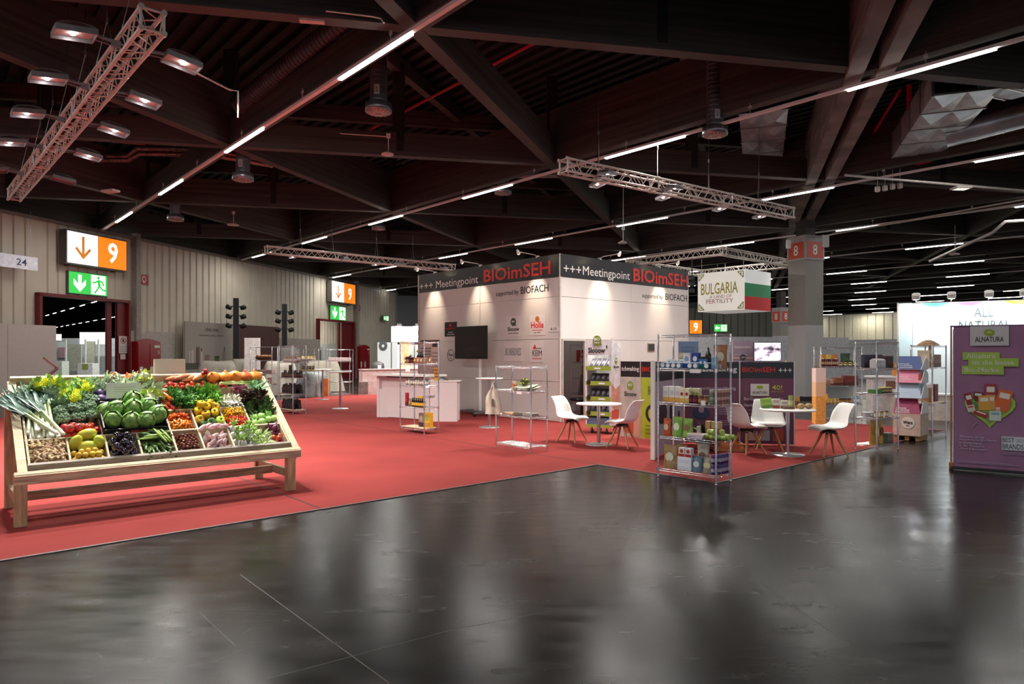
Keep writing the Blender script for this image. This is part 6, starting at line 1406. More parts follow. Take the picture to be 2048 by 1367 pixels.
# shelf by the counter
SL_ = ', shelf by the counter'
for i in range(7): put(SH_L, 'pouch', (0.09, 0.06, 0.11, 'a06a48', 'e0c8a8'), 0.07 + i * 0.105, 0.10, 1.416, 'brown and cream snack bag on the top tier' + SL_, 'snack bags on the top tier of the counter shelf')
for i in range(5): put(SH_L, 'pouch', (0.09, 0.06, 0.12, 'b08058', 'e4d4b8'), 0.12 + i * 0.14, 0.25, 1.416, 'tan snack bag in the back row on the top tier' + SL_, 'snack bags on the top tier of the counter shelf')
pb = thing('dried_bouquet', 'dark purple dried bouquet on the top tier' + SL_, 'bouquet', SH_L @ Vector((0.27, 0.03, 1.416)), 0)
b = MB(); leafball(b, 60, 0.02, 0.09, 0.025, random.Random(9), up=0.1, c=(0, 0, 0.09)); b.build('heads', P('4f2236'), pb); b = MB(); b.tube([(0, 0, 0), (0, 0, 0.1)], 0.012, 6); b.build('stem', P('5a4a30'), pb)
bh = MB(); bh.lathe([(0.07, 0), (0.085, 0.01), (0.05, 0.09), (0.03, 0.11), (0.0001, 0.115)], 14); tag(bh.build('black_hat', BLACK, None, SH_L @ Vector((0.42, 0.2, 1.53))), 'small black hat shaped lid above the snack bags' + SL_, 'lid')
cols = (('8a6a5c', '3a2a24'), ('b0a498', '2c2826'), ('6f7a80', '3a3436'))
for i in range(9): c_ = cols[i % 3]; put(SH_L, 'jar', (0.036, 0.13, c_[0], c_[1], 'c9c0b4'), 0.08 + i * 0.08, 0.12, 0.971, ('brown', 'cream', 'grey blue')[i % 3] + ' labelled jar with dark lid on the second tier' + SL_, 'jars on the second tier of the counter shelf')
put(SH_L, 'carton', (0.07, 0.05, 0.27, '9c1f34', '5c1020'), 0.10, 0.10, 0.536, 'tall crimson box on the third tier' + SL_); put(SH_L, 'pouch', (0.12, 0.08, 0.15, '7a6a4c', 'a08c60'), 0.20, 0.12, 0.536, 'olive brown pouch on the third tier' + SL_)
for i in range(2): put(SH_L, 'carton', (0.08, 0.08, 0.20, 'd9a42c', 'e9c860'), 0.31 + i * 0.085, 0.26, 0.536, 'amber yellow carton on the third tier' + SL_, 'amber cartons')
for i in range(7): put(SH_L, 'bottle', (0.027, 0.18, '26201c', '141212', 'd9a83c', 0.5), 0.34 + i * 0.062, 0.07, 0.536, 'little black bottle with yellow label on the third tier' + SL_, 'black bottles with yellow labels')
b = MB(); b.lathe([(0.10, 0), (0.12, 0.05), (0.12, 0.055)], 18); tag(b.build('pale_bowl', P('b8b8be'), None, SH_L @ Vector((0.66, 0.24, 0.72))), 'pale grey dish above the black bottles' + SL_, 'dish')
put(SH_L, 'carton', (0.17, 0.09, 0.28, '7a6a5c', '2c2426', '9a8a70'), 0.50, 0.20, 0.128, 'dark picture bag on the board at the bottom' + SL_, cat='bag'); put(SH_L, 'carton', (0.19, 0.09, 0.30, 'd9a32c', 'a87a28', '8a9a3c'), 0.68, 0.20, 0.128, 'yellow picture bag on the board at the bottom' + SL_, cat='bag')
cd_ = thing('price_card', 'white card hanging from the top tier' + SL_, 'price tag', SH_L @ Vector((0.25, -0.01, 1.22)), R(-45)); b = MB(); b.box((0.02, 0, 0.09), (0.15, 0.004, 0.13)); b.build('card', PW, cd_)
oc = thing('orange_flyer', 'orange and black flyer stack on the pedestal beside the counter shelf', 'flyer', (-1.80, 16.25, 0.962), R(-5)); b = MB(); b.box((0, 0, 0.16), (0.10, 0.02, 0.32)); b.build('card', P('cf8a22'), oc)
for z in (0.24, 0.16, 0.08): decal('dark_print', -0.04, z, 0.08, 0.03, P('7a3f14'), oc, y=-0.012)
# dark goods shelf
SA_ = ' of the dark goods wire shelf'
for i in range(6): put(SH_A, 'jar', (0.04, 0.12, 'a89a94', '8c2c34' if i % 2 else 'b8863c', 'c9bcb4'), 0.08 + i * 0.14, 0.12, 1.391, ('jar with amber lid', 'jar with wine red lid')[i % 2] + ' on the top tier' + SA_, 'jars on the top tier of the dark goods shelf')
for i in range(5): put(SH_A, 'bottle', (0.035, 0.25, '8a8480', 'a09a90', 'cfc8c0'), 0.16 + i * 0.14, 0.26, 1.391, 'pale tall bottle at the back of the top tier' + SA_, 'pale bottles of the dark goods shelf')
put(SH_A, 'carton', (0.15, 0.02, 0.24, '30231f', '6a4a3a'), 0.22, 0.22, 1.06, 'dark brown framed card standing on the second tier' + SA_, cat='card')
for i in range(18): put(SH_A, 'bottle' if i % 3 else 'jar', (0.033, 0.19, '241e1c', '3a2420', '4a3a30', 0.5) if i % 3 else (0.045, 0.12, '3a2a22', '1a1616', '5a4434'), 0.07 + (i % 9) * 0.095, 0.08 + 0.19 * (i // 9), 0.976, ('squat dark brown jar', 'dark bottle')[1 if i % 3 else 0] + ' on the second tier' + SA_, 'dark bottles and jars')
for i in range(16): put(SH_A, 'pouch', (0.11, 0.08, 0.22 + 0.02 * (i % 3), '1f1a1a', '4a3a34'), 0.08 + (i % 8) * 0.105, 0.09 + 0.18 * (i // 8), 0.551, 'black coffee pouch on the third tier' + SA_, 'black coffee pouches')
for i in range(10): put(SH_A, 'pouch', (0.14, 0.10, 0.27 - 0.02 * (i % 2), '1c181a', '3a3034'), 0.10 + (i % 5) * 0.15, 0.09 + 0.18 * (i // 5), 0.124, 'black coffee pouch on the wooden board at the bottom' + SA_, 'black coffee pouches')
# shelf with bread basket and two more distant shelves
bk = thing('bread_basket', 'basket of brown loaves on the top tier of the shelf behind the pumpkins', 'basket', SH_B @ Vector((0.4, 0.18, 1.381)), R(-12))
b = MB(); b.lathe([(0.2, 0.0), (0.34, 0.10), (0.36, 0.10), (0.34, 0.09), (0.19, 0.01)], 20, ey=0.5); b.build('wicker', P('5f4a38'), bk)
for i, (x, y) in enumerate(((-0.2, 0), (-0.05, 0.03), (0.1, -0.02), (0.22, 0.02), (0.02, -0.05))): b = MB(); b.ball((x, y, 0.13), (0.10, 0.06, 0.06), 12, 7); b.build('loaf', mat('loaf_crust', '9a6a44', rough=0.7, var=0.2, scale=20), bk)
for i in range(4): put(SH_B, 'flatpack', (0.18, 0.2, 0.12, 'a98a88', '7a4a48'), 0.12 + i * 0.2, 0.17, 0.921, 'dusty red box on the second tier of the shelf behind the pumpkins', 'dusty red boxes')
for i in range(3): put(SH_B, 'pouch', (0.2, 0.1, 0.22, 'b8807a', 'd8c8c0'), 0.18 + i * 0.24, 0.17, 0.551, 'rose pouch low on the shelf behind the pumpkins', 'rose pouches')
for i in range(5): put(SH_C, 'jar', (0.045, 0.13, 'c9a86a', 'e0c070', 'e4dcc8'), 0.08 + i * 0.11, 0.15, 1.381, 'golden jar on the top tier of the half hidden shelf', 'golden jars')
for i in range(4): put(SH_C, 'carton', (0.09, 0.06, 0.18, '2c2a26', 'c8b04a'), 0.10 + i * 0.13, 0.15, 0.981, 'black carton with yellow foot on the half hidden shelf', 'black and yellow cartons')
for i in range(9): put(SH_D, 'carton', (0.09, 0.08, 0.13, 'e4d8d8', 'c8a8ac'), 0.07 + i * 0.098, 0.15, 1.331, 'small pale box on the shelf by the low rose wall', 'pale boxes in a row')
yd = thing('poster_bin', 'yellow and orange picture bin beside the farthest bistro table', 'bin', GR(642, 793).to_3d(), R(5))
b = MB(); b.box((-0.17, 0, 0.37), (0.22, 0.2, 0.74)); b.build('yellow_box', mat('yellow_pack_print', 'd9a83c', rough=0.4, col2='a8862c', scale=5), yd); b = MB(); b.box((0.16, 0.02, 0.34), (0.22, 0.2, 0.68)); b.build('orange_box', mat('orange_pack_print', 'cf8238', rough=0.4, col2='b05a2c', scale=5), yd)
# right hand shelves
SR_ = ', golden bag shelf'
for i, x in enumerate((0.09, 0.24)): put(SH_R, 'carton', (0.14, 0.10, 0.13, 'cfc8cc', 'b0aab4', None, True), x, 0.08, 1.371, ('left', 'right')[i] + ' pale gabled carton at the front of the top tier' + SR_)
for i in range(7): put(SH_R, 'carton', (0.045, 0.10, 0.20, ('3a2c34', '7a2c3c', '4a4038')[i % 3], '201a1e'), 0.30 + i * 0.047, 0.12, 1.371, ('dark plum', 'wine red', 'dark brown')[i % 3] + ' slim carton on the top tier' + SR_, 'slim dark cartons')
for i in range(5): put(SH_R, 'carton', (0.08, 0.06, 0.22, '3f3a48', '2a2630'), 0.08 + i * 0.11, 0.26, 1.371, 'slate carton in the back row of the top tier' + SR_, 'slate cartons')
b = MB(); b.box((0, 0, 0.03), (0.2, 0.12, 0.06)); tag(b.build('green_tray', P('4f8a3c'), None, SH_R @ Vector((0.15, 0.12, 0.956))), 'bright green tray on the second tier' + SR_, 'tray').rotation_euler = (0, 0, R(31))
for i in range(6): put(SH_R, 'jar', (0.035, 0.09, '3a2c28', 'c8bc6c', 'b8a878'), 0.30 + i * 0.055, 0.08 + 0.07 * (i % 2), 0.956, 'dark jar with straw lid on the second tier' + SR_, 'dark jars with straw lids')
for i in range(6): put(SH_R, 'jar', (0.032, 0.10, 'c9a878', '5a4030', 'e4dccc'), 0.12 + i * 0.075, 0.08 + 0.05 * (i % 2), 0.551, 'honey coloured jar with brown lid on the third tier' + SR_, 'honey coloured jars')
put(SH_R, 'tub', (0.09, 0.09, 'c8c4cc', 'd8d4dc'), 0.14, 0.22, 0.551, 'shallow pale tub at the back of the third tier' + SR_)
put(SH_R, 'pouch', (0.22, 0.12, 0.40, 'c08e2c', 'e4c87c'), 0.13, 0.12, 0.111, 'tall golden pasta bag at the left of the lowest tier' + SR_); put(SH_R, 'pouch', (0.18, 0.12, 0.40, 'c9a240', '6a3a2c'), 0.30, 0.14, 0.111, 'tall straw coloured bag with a brown seal on the lowest tier' + SR_)
for i in range(4): put(SH_R, 'carton', (0.05, 0.12, 0.17, '76786c', '5a5c50'), 0.42 + 0.0 * i + i * 0.052 - 0.0, 0.10, 0.111, 'slim olive grey packet on the lowest tier' + SR_, 'olive grey packets') if i < 3 else None
put(SH_R, 'pouch', (0.10, 0.10, 0.20, 'a8a060', '7fa04c'), 0.52, 0.25, 0.111, 'khaki pouch at the back right of the lowest tier' + SR_)
SS_ = ', shelf before the 8 column'
for i in range(3): put(SH_S, 'pouch', (0.15, 0.08, 0.27, ('d08a3c', 'd9b44c', 'c87c34')[i], 'e8d8a0'), 0.13 + i * 0.15, 0.22, 1.316, ('orange', 'yellow', 'amber')[i] + ' crisp bag at the back of the top tier' + SS_)
for i in range(9): put(SH_S, 'can', (0.022, 0.17, ('5a2028', '3a2420', '8a3040')[i % 3], 'b8a080'), 0.06 + i * 0.045, 0.08, 1.316, ('wine red', 'dark brown', 'raspberry')[i % 3] + ' slim tube on the top tier' + SS_, 'slim tubes')
put(SH_S, 'pouch', (0.24, 0.10, 0.30, '2f4a34', '4a6a44'), 0.68, 0.24, 1.316, 'dark green bag at the back right of the top tier' + SS_)
for i in range(8): put(SH_S, 'jar', (0.04, 0.09 + 0.04 * (i % 2), '2c2822', ('c8b070', '1f1c1a')[i % 2], 'd0c490'), 0.50 + i * 0.055, 0.08 + 0.07 * (i % 2), 1.316, ('black jar with sand coloured lid', 'tall all black jar')[i % 2] + ' on the top tier' + SS_, 'black jars')
b = MB(); b.lathe([(0.07, 0), (0.09, 0.16), (0.085, 0.16), (0.06, 0.01)], 14); tag(b.build('wooden_pail', P('b8905c'), None, SH_S @ Vector((0.15, 0.15, 0.876))), 'small wooden pail with greens on the second tier' + SS_, 'pail')
for i, (x, c_, w_) in enumerate(((0.30, 'd0a8a0', 0.08), (0.47, '9a6244', 0.2), (0.75, '7a3a34', 0.32))): put(SH_S, 'carton', (w_, 0.15, (0.12, 0.18, 0.22)[i], c_, '5c3428'), x, 0.16, 0.876, ('small rose', 'medium tan', 'large rust red')[i] + ' carton on the second tier' + SS_)
for i in range(5): put(SH_S, 'jar', (0.036, 0.11, 'd9b43c', 'e4c860', 'efe0a0'), 0.12 + i * 0.08, 0.10, 0.451, 'mustard yellow jar on the third tier' + SS_, 'mustard yellow jars')
for i in range(4): put(SH_S, 'jar', (0.036, 0.12, '8a6040', '3a2c24', 'c8a070'), 0.50 + i * 0.075, 0.10, 0.451, 'brown jar on the third tier' + SS_, 'brown jars on the third tier')
for i in range(2): put(SH_S, 'bottle', (0.03, 0.2, '7f9cc0', 'd8dce4', 'e0e4ea', 0.5), 0.84 + i * 0.07, 0.10, 0.451, 'pale blue bottle at the right of the third tier' + SS_, 'pale blue bottles')
put(SH_S, 'bottle', (0.04, 0.22, 'c9963c', 'b08030', 'e0c890', 0.5), 0.25, 0.22, 0.451, 'amber bottle behind the mustard jars' + SS_)
ST_ = ' of the kraft sack shelf'
put(SH_T, 'carton', (0.30, 0.20, 0.32, 'd8c4a8', 'a8744c', 'b86a3c'), 0.22, 0.17, 1.351, 'big kraft sack with red brown print on the top tier' + ST_, cat='sack')
put(SH_T, 'carton', (0.42, 0.22, 0.24, '9a6c54', '6c4838', None), 0.60, 0.18, 1.351, 'wide box of nuts on the top tier' + ST_, cat='box'); put(SH_T, 'carton', (0.24, 0.03, 0.20, 'd9b8a0', 'c9a890'), 0.58, 0.18, 1.592, 'rose card standing on the box of nuts' + ST_, cat='card')
b = MB(); b.grid(lambda u, v: (0.62 * (u - 0.5), 0.26 * (v - 0.5), 0.11 * math.sin(PI * u) ** 0.5 * math.sin(PI * v) ** 0.5 + 0.008 * math.sin(23 * u) * math.sin(17 * v)), 24, 12); o = tag(b.build('sack_heap', mat('nut_heap', 'b08a64', rough=0.8, var=0.25, scale=40, bump=0.4), None, SH_T @ Vector((0.42, 0.18, 1.76))), 'bulging brown sack lying on top' + ST_, 'sack'); o.rotation_euler = (0, 0, R(43))
b = MB(); b.box((0, 0, 0.25), (0.50, 0.04, 0.5)); o = tag(b.build('turquoise_board', P('7fc2c6'), None, SH_T @ Vector((0.60, 0.40, 0.82))), 'turquoise board hung behind the kraft sack shelf', 'board'); o.rotation_euler = (0, 0, R(43))
put(SH_T, 'carton', (0.16, 0.14, 0.28, 'b07a48', '8a5a34'), 0.28, 0.18, 0.673, 'tan carton on the white middle board' + ST_); put(SH_T, 'carton', (0.10, 0.10, 0.34, 'e0dcd8', 'c8c4c0'), 0.48, 0.18, 0.673, 'slim white carton on the white middle board' + ST_); put(SH_T, 'carton', (0.22, 0.12, 0.34, '8a1f28', '5a3a30'), 0.70, 0.18, 0.673, 'dark red carton on the white middle board' + ST_)
# packs in the bakery display
for i, z in enumerate((1.33, 1.03, 0.72, 0.42)):
    for j in range(4):
        put(SDM, 'pouch', (0.125, 0.05, 0.24, '54505a', '8f8a94'), 0.10 + j * 0.12, 0.07, z, 'dark silver bread pouch lying on the %s lime tier of the bakery display' % ('top', 'second', 'third', 'lowest')[i], 'bread pouches in the bakery display', tilt=(-42, 0), rz=0)
for i, z in enumerate((0.52, 0.81, 1.09)):
    for j in range(4): put(WDM, 'carton', (0.07, 0.05, 0.15, ('8a3a44', '9aa4b4', 'b05a4c')[i], 'd8d0cc'), 0.40, 0.20 + j * 0.08, z, ('wine red', 'pale grey', 'rust red')[i] + ' packet on the open side of the stepped display', 'packets in the stepped display', rz=90)
for j in range(5): put(WDM, 'jar', (0.03, 0.10, '8a6a4c', 'e0d8cc', 'd8c8a8'), 0.05 + j * 0.08, 0.34, 1.34, 'small brown jar with white lid on top of the stepped display', 'little jars on the stepped display')
# on the sample table
TM = Matrix.Translation((4.36, 10.80, 0.735)) @ Matrix.Rotation(R(-10), 4, 'Z')
put(TM, 'carton', (0.17, 0.05, 0.16, '8fb04c', '5f8038'), -0.30, 0.05, 0.001, 'green and white packet at the left of the sample table', tilt=(0, -8)); put(TM, 'carton', (0.11, 0.06, 0.15, 'dcd4c8', 'a8483c'), -0.16, 0.08, 0.001, 'white packet with red foot on the sample table')
put(TM, 'carton', (0.11, 0.06, 0.13, 'e0d8cc', '8a5a3c'), -0.04, 0.06, 0.001, 'white packet with brown foot on the sample table'); put(TM, 'can', (0.036, 0.20, '8a9a4c', 'c8c88a'), 0.08, 0.14, 0.001, 'tall green tin on the sample table'); put(TM, 'can', (0.036, 0.19, 'b8843c', '7a4a24'), 0.18, 0.14, 0.001, 'tall amber tin on the sample table')
b = MB(); b.box((0, 0, 0.02), (0.16, 0.09, 0.04)); tag(b.build('dark_dish', P('6a4a34'), None, TM @ Vector((0.0, -0.06, 0.001))), 'brown dish of samples on the round table', 'dish')
for i, x in enumerate((0.20, 0.32)):
    b = MB(); b.ball((0, 0, 0.045), (0.06, 0.055, 0.045), 16, 9, jit=0.03); o = b.build('bread_roll', mat('roll_crust', 'b89468', rough=0.7, var=0.25, scale=30, bump=0.3), None, TM @ Vector((x, -0.02 + 0.03 * i, 0.001)))
    tag(o, ('left', 'right')[i] + ' brown bread roll at the right of the sample table', 'bread roll'); b = MB(); b.ball((0, 0, 0.075), (0.03, 0.028, 0.016), 12, 6); b.build('seed_topping', P('8a6a3c'), o)
# wooden crate behind the front shelf
cr = thing('wooden_crate', 'orange brown slatted crate on the carpet behind the front wire shelf', 'crate', (3.55, 11.25, 0.007), R(-8))
WCR = mat('crate_wood', 'b8784c', rough=0.65, wood=True)
for x, y, w_, d_ in ((0, -0.14, 0.46, 0.014), (0, 0.14, 0.46, 0.014), (-0.23, 0, 0.014, 0.28), (0.23, 0, 0.014, 0.28)):
    b = MB()
    for z in (0.035, 0.105): b.box((x, y, z), (w_, d_, 0.055))
    b.build('side_slats', WCR, cr)
b = MB(); b.box((0, 0, 0.01), (0.45, 0.27, 0.012)); b.build('floor_board', WCR, cr)
pl = thing('dark_plant', 'dark leafy plant in a pot behind the front wire shelf', 'plant', (3.15, 11.2, 0.007), 0)
b = MB(); b.lathe([(0.09, 0), (0.12, 0.2), (0.11, 0.2)], 16); b.build('pot', P('3a3430'), pl); b = MB(); leafball(b, 60, 0.05, 0.22, 0.06, random.Random(11), up=0.2, c=(0, 0, 0.2)); b.build('foliage', mat('dark_leaf', '2a3420', rough=0.5, var=0.2), pl)
# room behind the booth door
ds = wire_shelf('wire shelf glimpsed in the dark store room behind the open booth door', 1.75, 17.3, AB, 0.7, 0.36, 1.85, (0.12, 0.6, 1.0, 1.4))
for i in range(4): put(ds, 'carton', (0.14, 0.12, 0.3, ('a8323a', '8a8a50', '7a5a44', 'a84048')[i], 'd8d0cc', 'e0d4d0' if i == 0 else None), 0.12 + 0.16 * i, 0.15, 1.401 if i % 2 == 0 else 1.001, ('red carton with a white ring', 'olive carton', 'brown carton', 'crimson carton')[i] + ' in the dark store room behind the booth door')
oc_ = thing('office_chair', 'black office chair in the dark store room behind the booth door', 'chair', (1.72, 16.85, 0), R(200))
b = MB(); b.box((0, 0, 0.48), (0.46, 0.46, 0.08), bev=0.03); b.build('seat', BLACK, oc_); b = MB(); b.grid(lambda u, v: ((u - .5) * 0.44 * (1 - .2 * v), 0.24 + 0.05 * math.cos(3 * (u - .5)) + 0.06 * v, 0.6 + 0.5 * v), 8, 8); b.build('backrest', BLACK, oc_)
b = MB(); b.tube([(0, 0, 0.1), (0, 0, 0.46)], 0.03, 8)
for k in range(5): b.tube([(0, 0, 0.12), (0.28 * math.cos(k * 1.257), 0.28 * math.sin(k * 1.257), 0.06)], 0.018, 6); b.ball((0.28 * math.cos(k * 1.257), 0.28 * math.sin(k * 1.257), 0.035), 0.03, 8, 5)
b.build('base', BLACK, oc_)
# ================================================================ the vegetable rack
VA = 40.6
VO = Vector((-4.547, 6.314, 0.008))
VM = Matrix.Translation(VO) @ Matrix.Rotation(R(VA), 4, 'Z')
CY_, SY_ = 0.806, 0.591
def SLP(u, v, h=0.0): return Vector((u, v * CY_ - h * SY_, 0.49 + v * SY_ + h * CY_))
def SW(u, v, h=0.0): return VM @ SLP(u, v, h)
RS = (Matrix.Rotation(R(VA), 3, 'Z') @ Matrix.Rotation(math.atan2(SY_, CY_), 3, 'X'))
WOODV = mat('weathered_plank', 'cbb497', rough=0.75, var=0.22, scale=2.5, stretch=(1.5, 12, 12), bump=0.15)
WOODL = mat('pale_plank', 'dcc8a6', rough=0.7, var=0.16, scale=2.5, stretch=(1.5, 12, 12), bump=0.1)
WOODU = mat('upright_plank', 'bfa07c', rough=0.72, var=0.2, scale=2.5, stretch=(12, 12, 1.5), bump=0.12)
WOODG = mat('grey_plank', 'b3a99f', rough=0.8, var=0.2, scale=2.5, stretch=(1.5, 12, 12), bump=0.1)
VR = thing('vegetable_rack', 'large rustic wooden market rack with a sloping tray full of vegetables', 'display rack', VO, R(VA))
for x, y, h_ in ((0.0, 0.0, 0.44), (2.57, 0.0, 0.44), (0.0, 1.02, 1.22), (2.57, 1.02, 1.22)):
    b = MB(); b.box((x, y, h_ / 2), (0.10, 0.09, h_), bev=0.004); b.build('leg', WOODU, VR)
b = MB(); b.box((1.315, -0.02, 0.435), (2.74, 0.055, 0.10), bev=0.004); b.build('front_rail', WOODV, VR)
b = MB(); b.bar(SLP(-0.05, -0.03, -0.005), SLP(2.68, -0.03, -0.005), 0.06, 0.045, up=(0, -SY_, CY_)); b.build('front_board', WOODL, VR)
for u in (0.015, 2.635):
    b = MB(); b.bar(SLP(u, -0.05, 0.0), SLP(u, 1.36, 0.0), 0.075, 0.035, up=(0, -SY_, CY_)); b.bar(SLP(u, -0.05, -0.08), SLP(u, 1.36, -0.08), 0.045, 0.13, up=(0, -SY_, CY_)); b.build('side_board', WOODL, VR)
b = MB(); b.bar(SLP(0.0, 1.37, -0.02), SLP(2.64, 1.37, -0.02), 0.03, 0.17, up=(0, -SY_, CY_)); b.build('back_board', WOODL, VR)
b = MB(); b.bar(SLP(1.325, 0.0, -0.10), SLP(1.325, 1.36, -0.10), 2.56, 0.02, up=(0, -SY_, CY_)); b.build('tray_floor', WOODG, VR)
b = MB(); b.bar(SLP(0.06, 0.085, -0.03), SLP(2.60, 0.085, -0.03), 0.028, 0.11, up=(0, -SY_, CY_)); b.build('tray_edge', WOODG, VR)
for v, a, c in ((0.445, 0.06, 2.58), (0.79, 1.34, 2.26), (1.17, 1.34, 2.6), (0.985, 1.98, 2.24)):
    b = MB(); b.bar(SLP(a, v, -0.045), SLP(c, v, -0.045), 0.018, 0.10, up=(0, -SY_, CY_)); b.build('divider', WOODL, VR)
for u, a, c in ((0.075, 0.09, 1.3), (0.405, 0.09, 0.44), (0.735, 0.09, 0.44), (1.035, 0.09, 0.44), (1.37, 0.09, 1.17), (1.65, 0.09, 0.8), (1.965, 0.09, 0.79), (2.25, 0.44, 1.17), (0.73, 0.45, 1.0), (2.59, 0.09, 1.3), (1.98, 0.8, 1.17)):
    b = MB(); b.bar(SLP(u, a, -0.045), SLP(u, c, -0.045), 0.018, 0.10, up=(0, -SY_, CY_)); b.build('divider', WOODL, VR)
b = MB(); b.box((1.285, 0.45, 0.20), (2.48, 0.05, 0.09)); b.build('long_stretcher', WOODV, VR)
for x in (0.0, 2.57): b = MB(); b.box((x, 0.51, 0.20), (0.045, 0.94, 0.09)); b.build('side_stretcher', mat('side_plank', 'b59a7c', rough=0.75, var=0.2, stretch=(12, 1.5, 12)), VR)
b = MB(); b.box((1.28, 1.02, 0.62), (2.48, 0.04, 0.10)); b.build('rear_rail', WOODV, VR)

rv = random.Random(21)
PRO = {}
def vput(key, fn, u, v, h, label, cat, group=None, rot=None, s=1.0, rnd=True):
    """place one vegetable on the slope; rot = Euler degrees in the slope frame"""
    if key not in PRO: pr = fn(); PRO[key] = pr; o = pr
    else: o = dup(PRO[key])
    e = rot if rot is not None else (rv.uniform(0, 360), rv.uniform(0, 360), rv.uniform(0, 360))
    m = RS @ Euler((R(e[0]), R(e[1]), R(e[2]))).to_matrix()
    o.rotation_euler = m.to_euler(); o.location = SW(u, v, h); k = s * (rv.uniform(0.9, 1.1) if rnd else 1); o.scale = (k, k, k)
    o['label'] = label; o['category'] = cat
    if group: o['group'] = group
    return o
def pile(key, fn, box, sp, r, layers, label, cat, group, h0=-0.06, rotf=None, jit=0.25, s=1.0, hd=0.8):
    u0, u1, v0, v1 = box; n = 0
    for L in range(layers):
        ins = L * sp * 0.45; y = v0 + r + ins; rowi = 0
        while y <= v1 - r - ins + 1e-6:
            x = u0 + r + ins + (sp / 2 if rowi % 2 else 0)
            while x <= u1 - r - ins + 1e-6:
                vput(key, fn, x + rv.uniform(-jit, jit) * sp, y + rv.uniform(-jit, jit) * sp, h0 + r + L * sp * hd + rv.uniform(0, 0.2) * r, label, cat, group, rotf() if rotf else None, s); n += 1
                x += sp
            y += sp * 0.87; rowi += 1
    return n
def one(b, name, m): return b.build(name, m)
def LT(c):
    if not c: return c
    r, g, b_ = (int(c[i:i + 2], 16) for i in (0, 2, 4))
    f = 1.32 if g >= r * 0.93 else 1.08
    return '%02x%02x%02x' % tuple(min(240, int(v * f)) for v in (r, g, b_))
def M_(key, c, **k):
    c = LT(c)
    if k.get('col2'): k['col2'] = LT(k['col2'])
    return mat('veg_' + key, c, rnd=k.pop('rnd', 0.18), **k)
STEMG = M_('calyx', '4c6a2c', rough=0.7, rnd=0.1)
def f_tomato(c='b82c18', key='tomato', r=0.034):
    def f():
        b = MB(); b.lathe([(0.0001, -r * .82), (r * .55, -r * .78), (r * .95, -r * .35), (r, 0), (r * .9, r * .45), (r * .5, r * .76), (r * .15, r * .72), (0.0001, r * .66)], 14, lobes=5, amp=0.03)
        o = b.build('tomato', M_(key, c, rough=0.3, var=0.06, coat=0.15)); q = MB()
        for k in range(5): a = 2 * PI * k / 5; q.add([(0, 0, r * .74), (r * .3 * math.cos(a - .3), r * .3 * math.sin(a - .3), r * .82), (r * .62 * math.cos(a), r * .62 * math.sin(a), r * .74), (r * .3 * math.cos(a + .3), r * .3 * math.sin(a + .3), r * .82)], [(0, 1, 2, 3)])
        q.tube([(0, 0, r * .7), (0.002, 0, r * 1.0)], r * .06, 5); q.build('calyx', STEMG, o); return o
    return f
def f_ball(name, c, r, sc=(1, 1, 1), rough=0.3, tip=None, var=0.12, jit=0.0, n=10, m=7, scale=12, bump=0.0, coat=0.0):
    def f():
        b = MB(); b.ball((0, 0, 0), (r * sc[0], r * sc[1], r * sc[2]), n, m, jit=jit, rng=random.Random(4)); o = b.build(name, M_(name + c, c, rough=rough, var=var, scale=scale, bump=bump, coat=coat))
        if tip: q = MB(); q.tube([(0, 0, r * sc[2] * .95), (0, 0, r * sc[2] * 1.25)], r * .12, 5); q.build('stalk', P(tip), o)
        return o
    return f
def f_lathe(name, prof, c, n=14, tip=None, tipc='4c6a2c', rough=0.3, bend=0.0, lobes=0, amp=0, coat=0.2, var=0.1, c2=None, scale=10):
    def f():
        b = MB(); b.lathe(prof, n, lobes=lobes, amp=amp)
        if bend: b.v = [(x + bend * (z / prof[-1][1]) ** 2 * prof[-1][1], y, z) for x, y, z in b.v]
        o = b.build(name, M_(name + c, c, rough=rough, coat=coat, var=var, col2=c2, scale=scale))
        if tip: q = MB(); q.lathe(tip, 10); 
        if tip and bend: q.v = [(x + bend * (z / prof[-1][1]) ** 2 * prof[-1][1], y, z) for x, y, z in q.v]
        if tip: q.build('stalk', P(tipc), o)
        return o
    return f
FR = lambda t, name: label_fmt(t, name)
# -- ginger
def f_ginger():
    b = MB(); g = random.Random(2); b.ball((0, 0, 0), (0.035, 0.017, 0.015), 9, 6, jit=0.12, rng=g); b.ball((0.028, 0.014, 0.003), (0.02, 0.013, 0.012), 8, 6, jit=0.12, rng=g); b.ball((-0.02, 0.018, 0), (0.013, 0.02, 0.011), 8, 6, jit=0.12, rng=g); b.ball((-0.03, -0.01, 0.002), (0.017, 0.012, 0.011), 8, 6, jit=0.12, rng=g)
    return b.build('ginger_root', M_('ginger', 'b89a74', rough=0.7, var=0.18, scale=60, bump=0.3, rnd=0.25))
flat = lambda: (rv.uniform(-25, 25), rv.uniform(-25, 25), rv.uniform(0, 360))
pile('ginger', f_ginger, (0.09, 0.40, 0.10, 0.43), 0.046, 0.02, 3, 'knobbly beige ginger root in the front left bin of the rack', 'ginger', 'ginger roots', h0=-0.06, rotf=flat, hd=0.65)
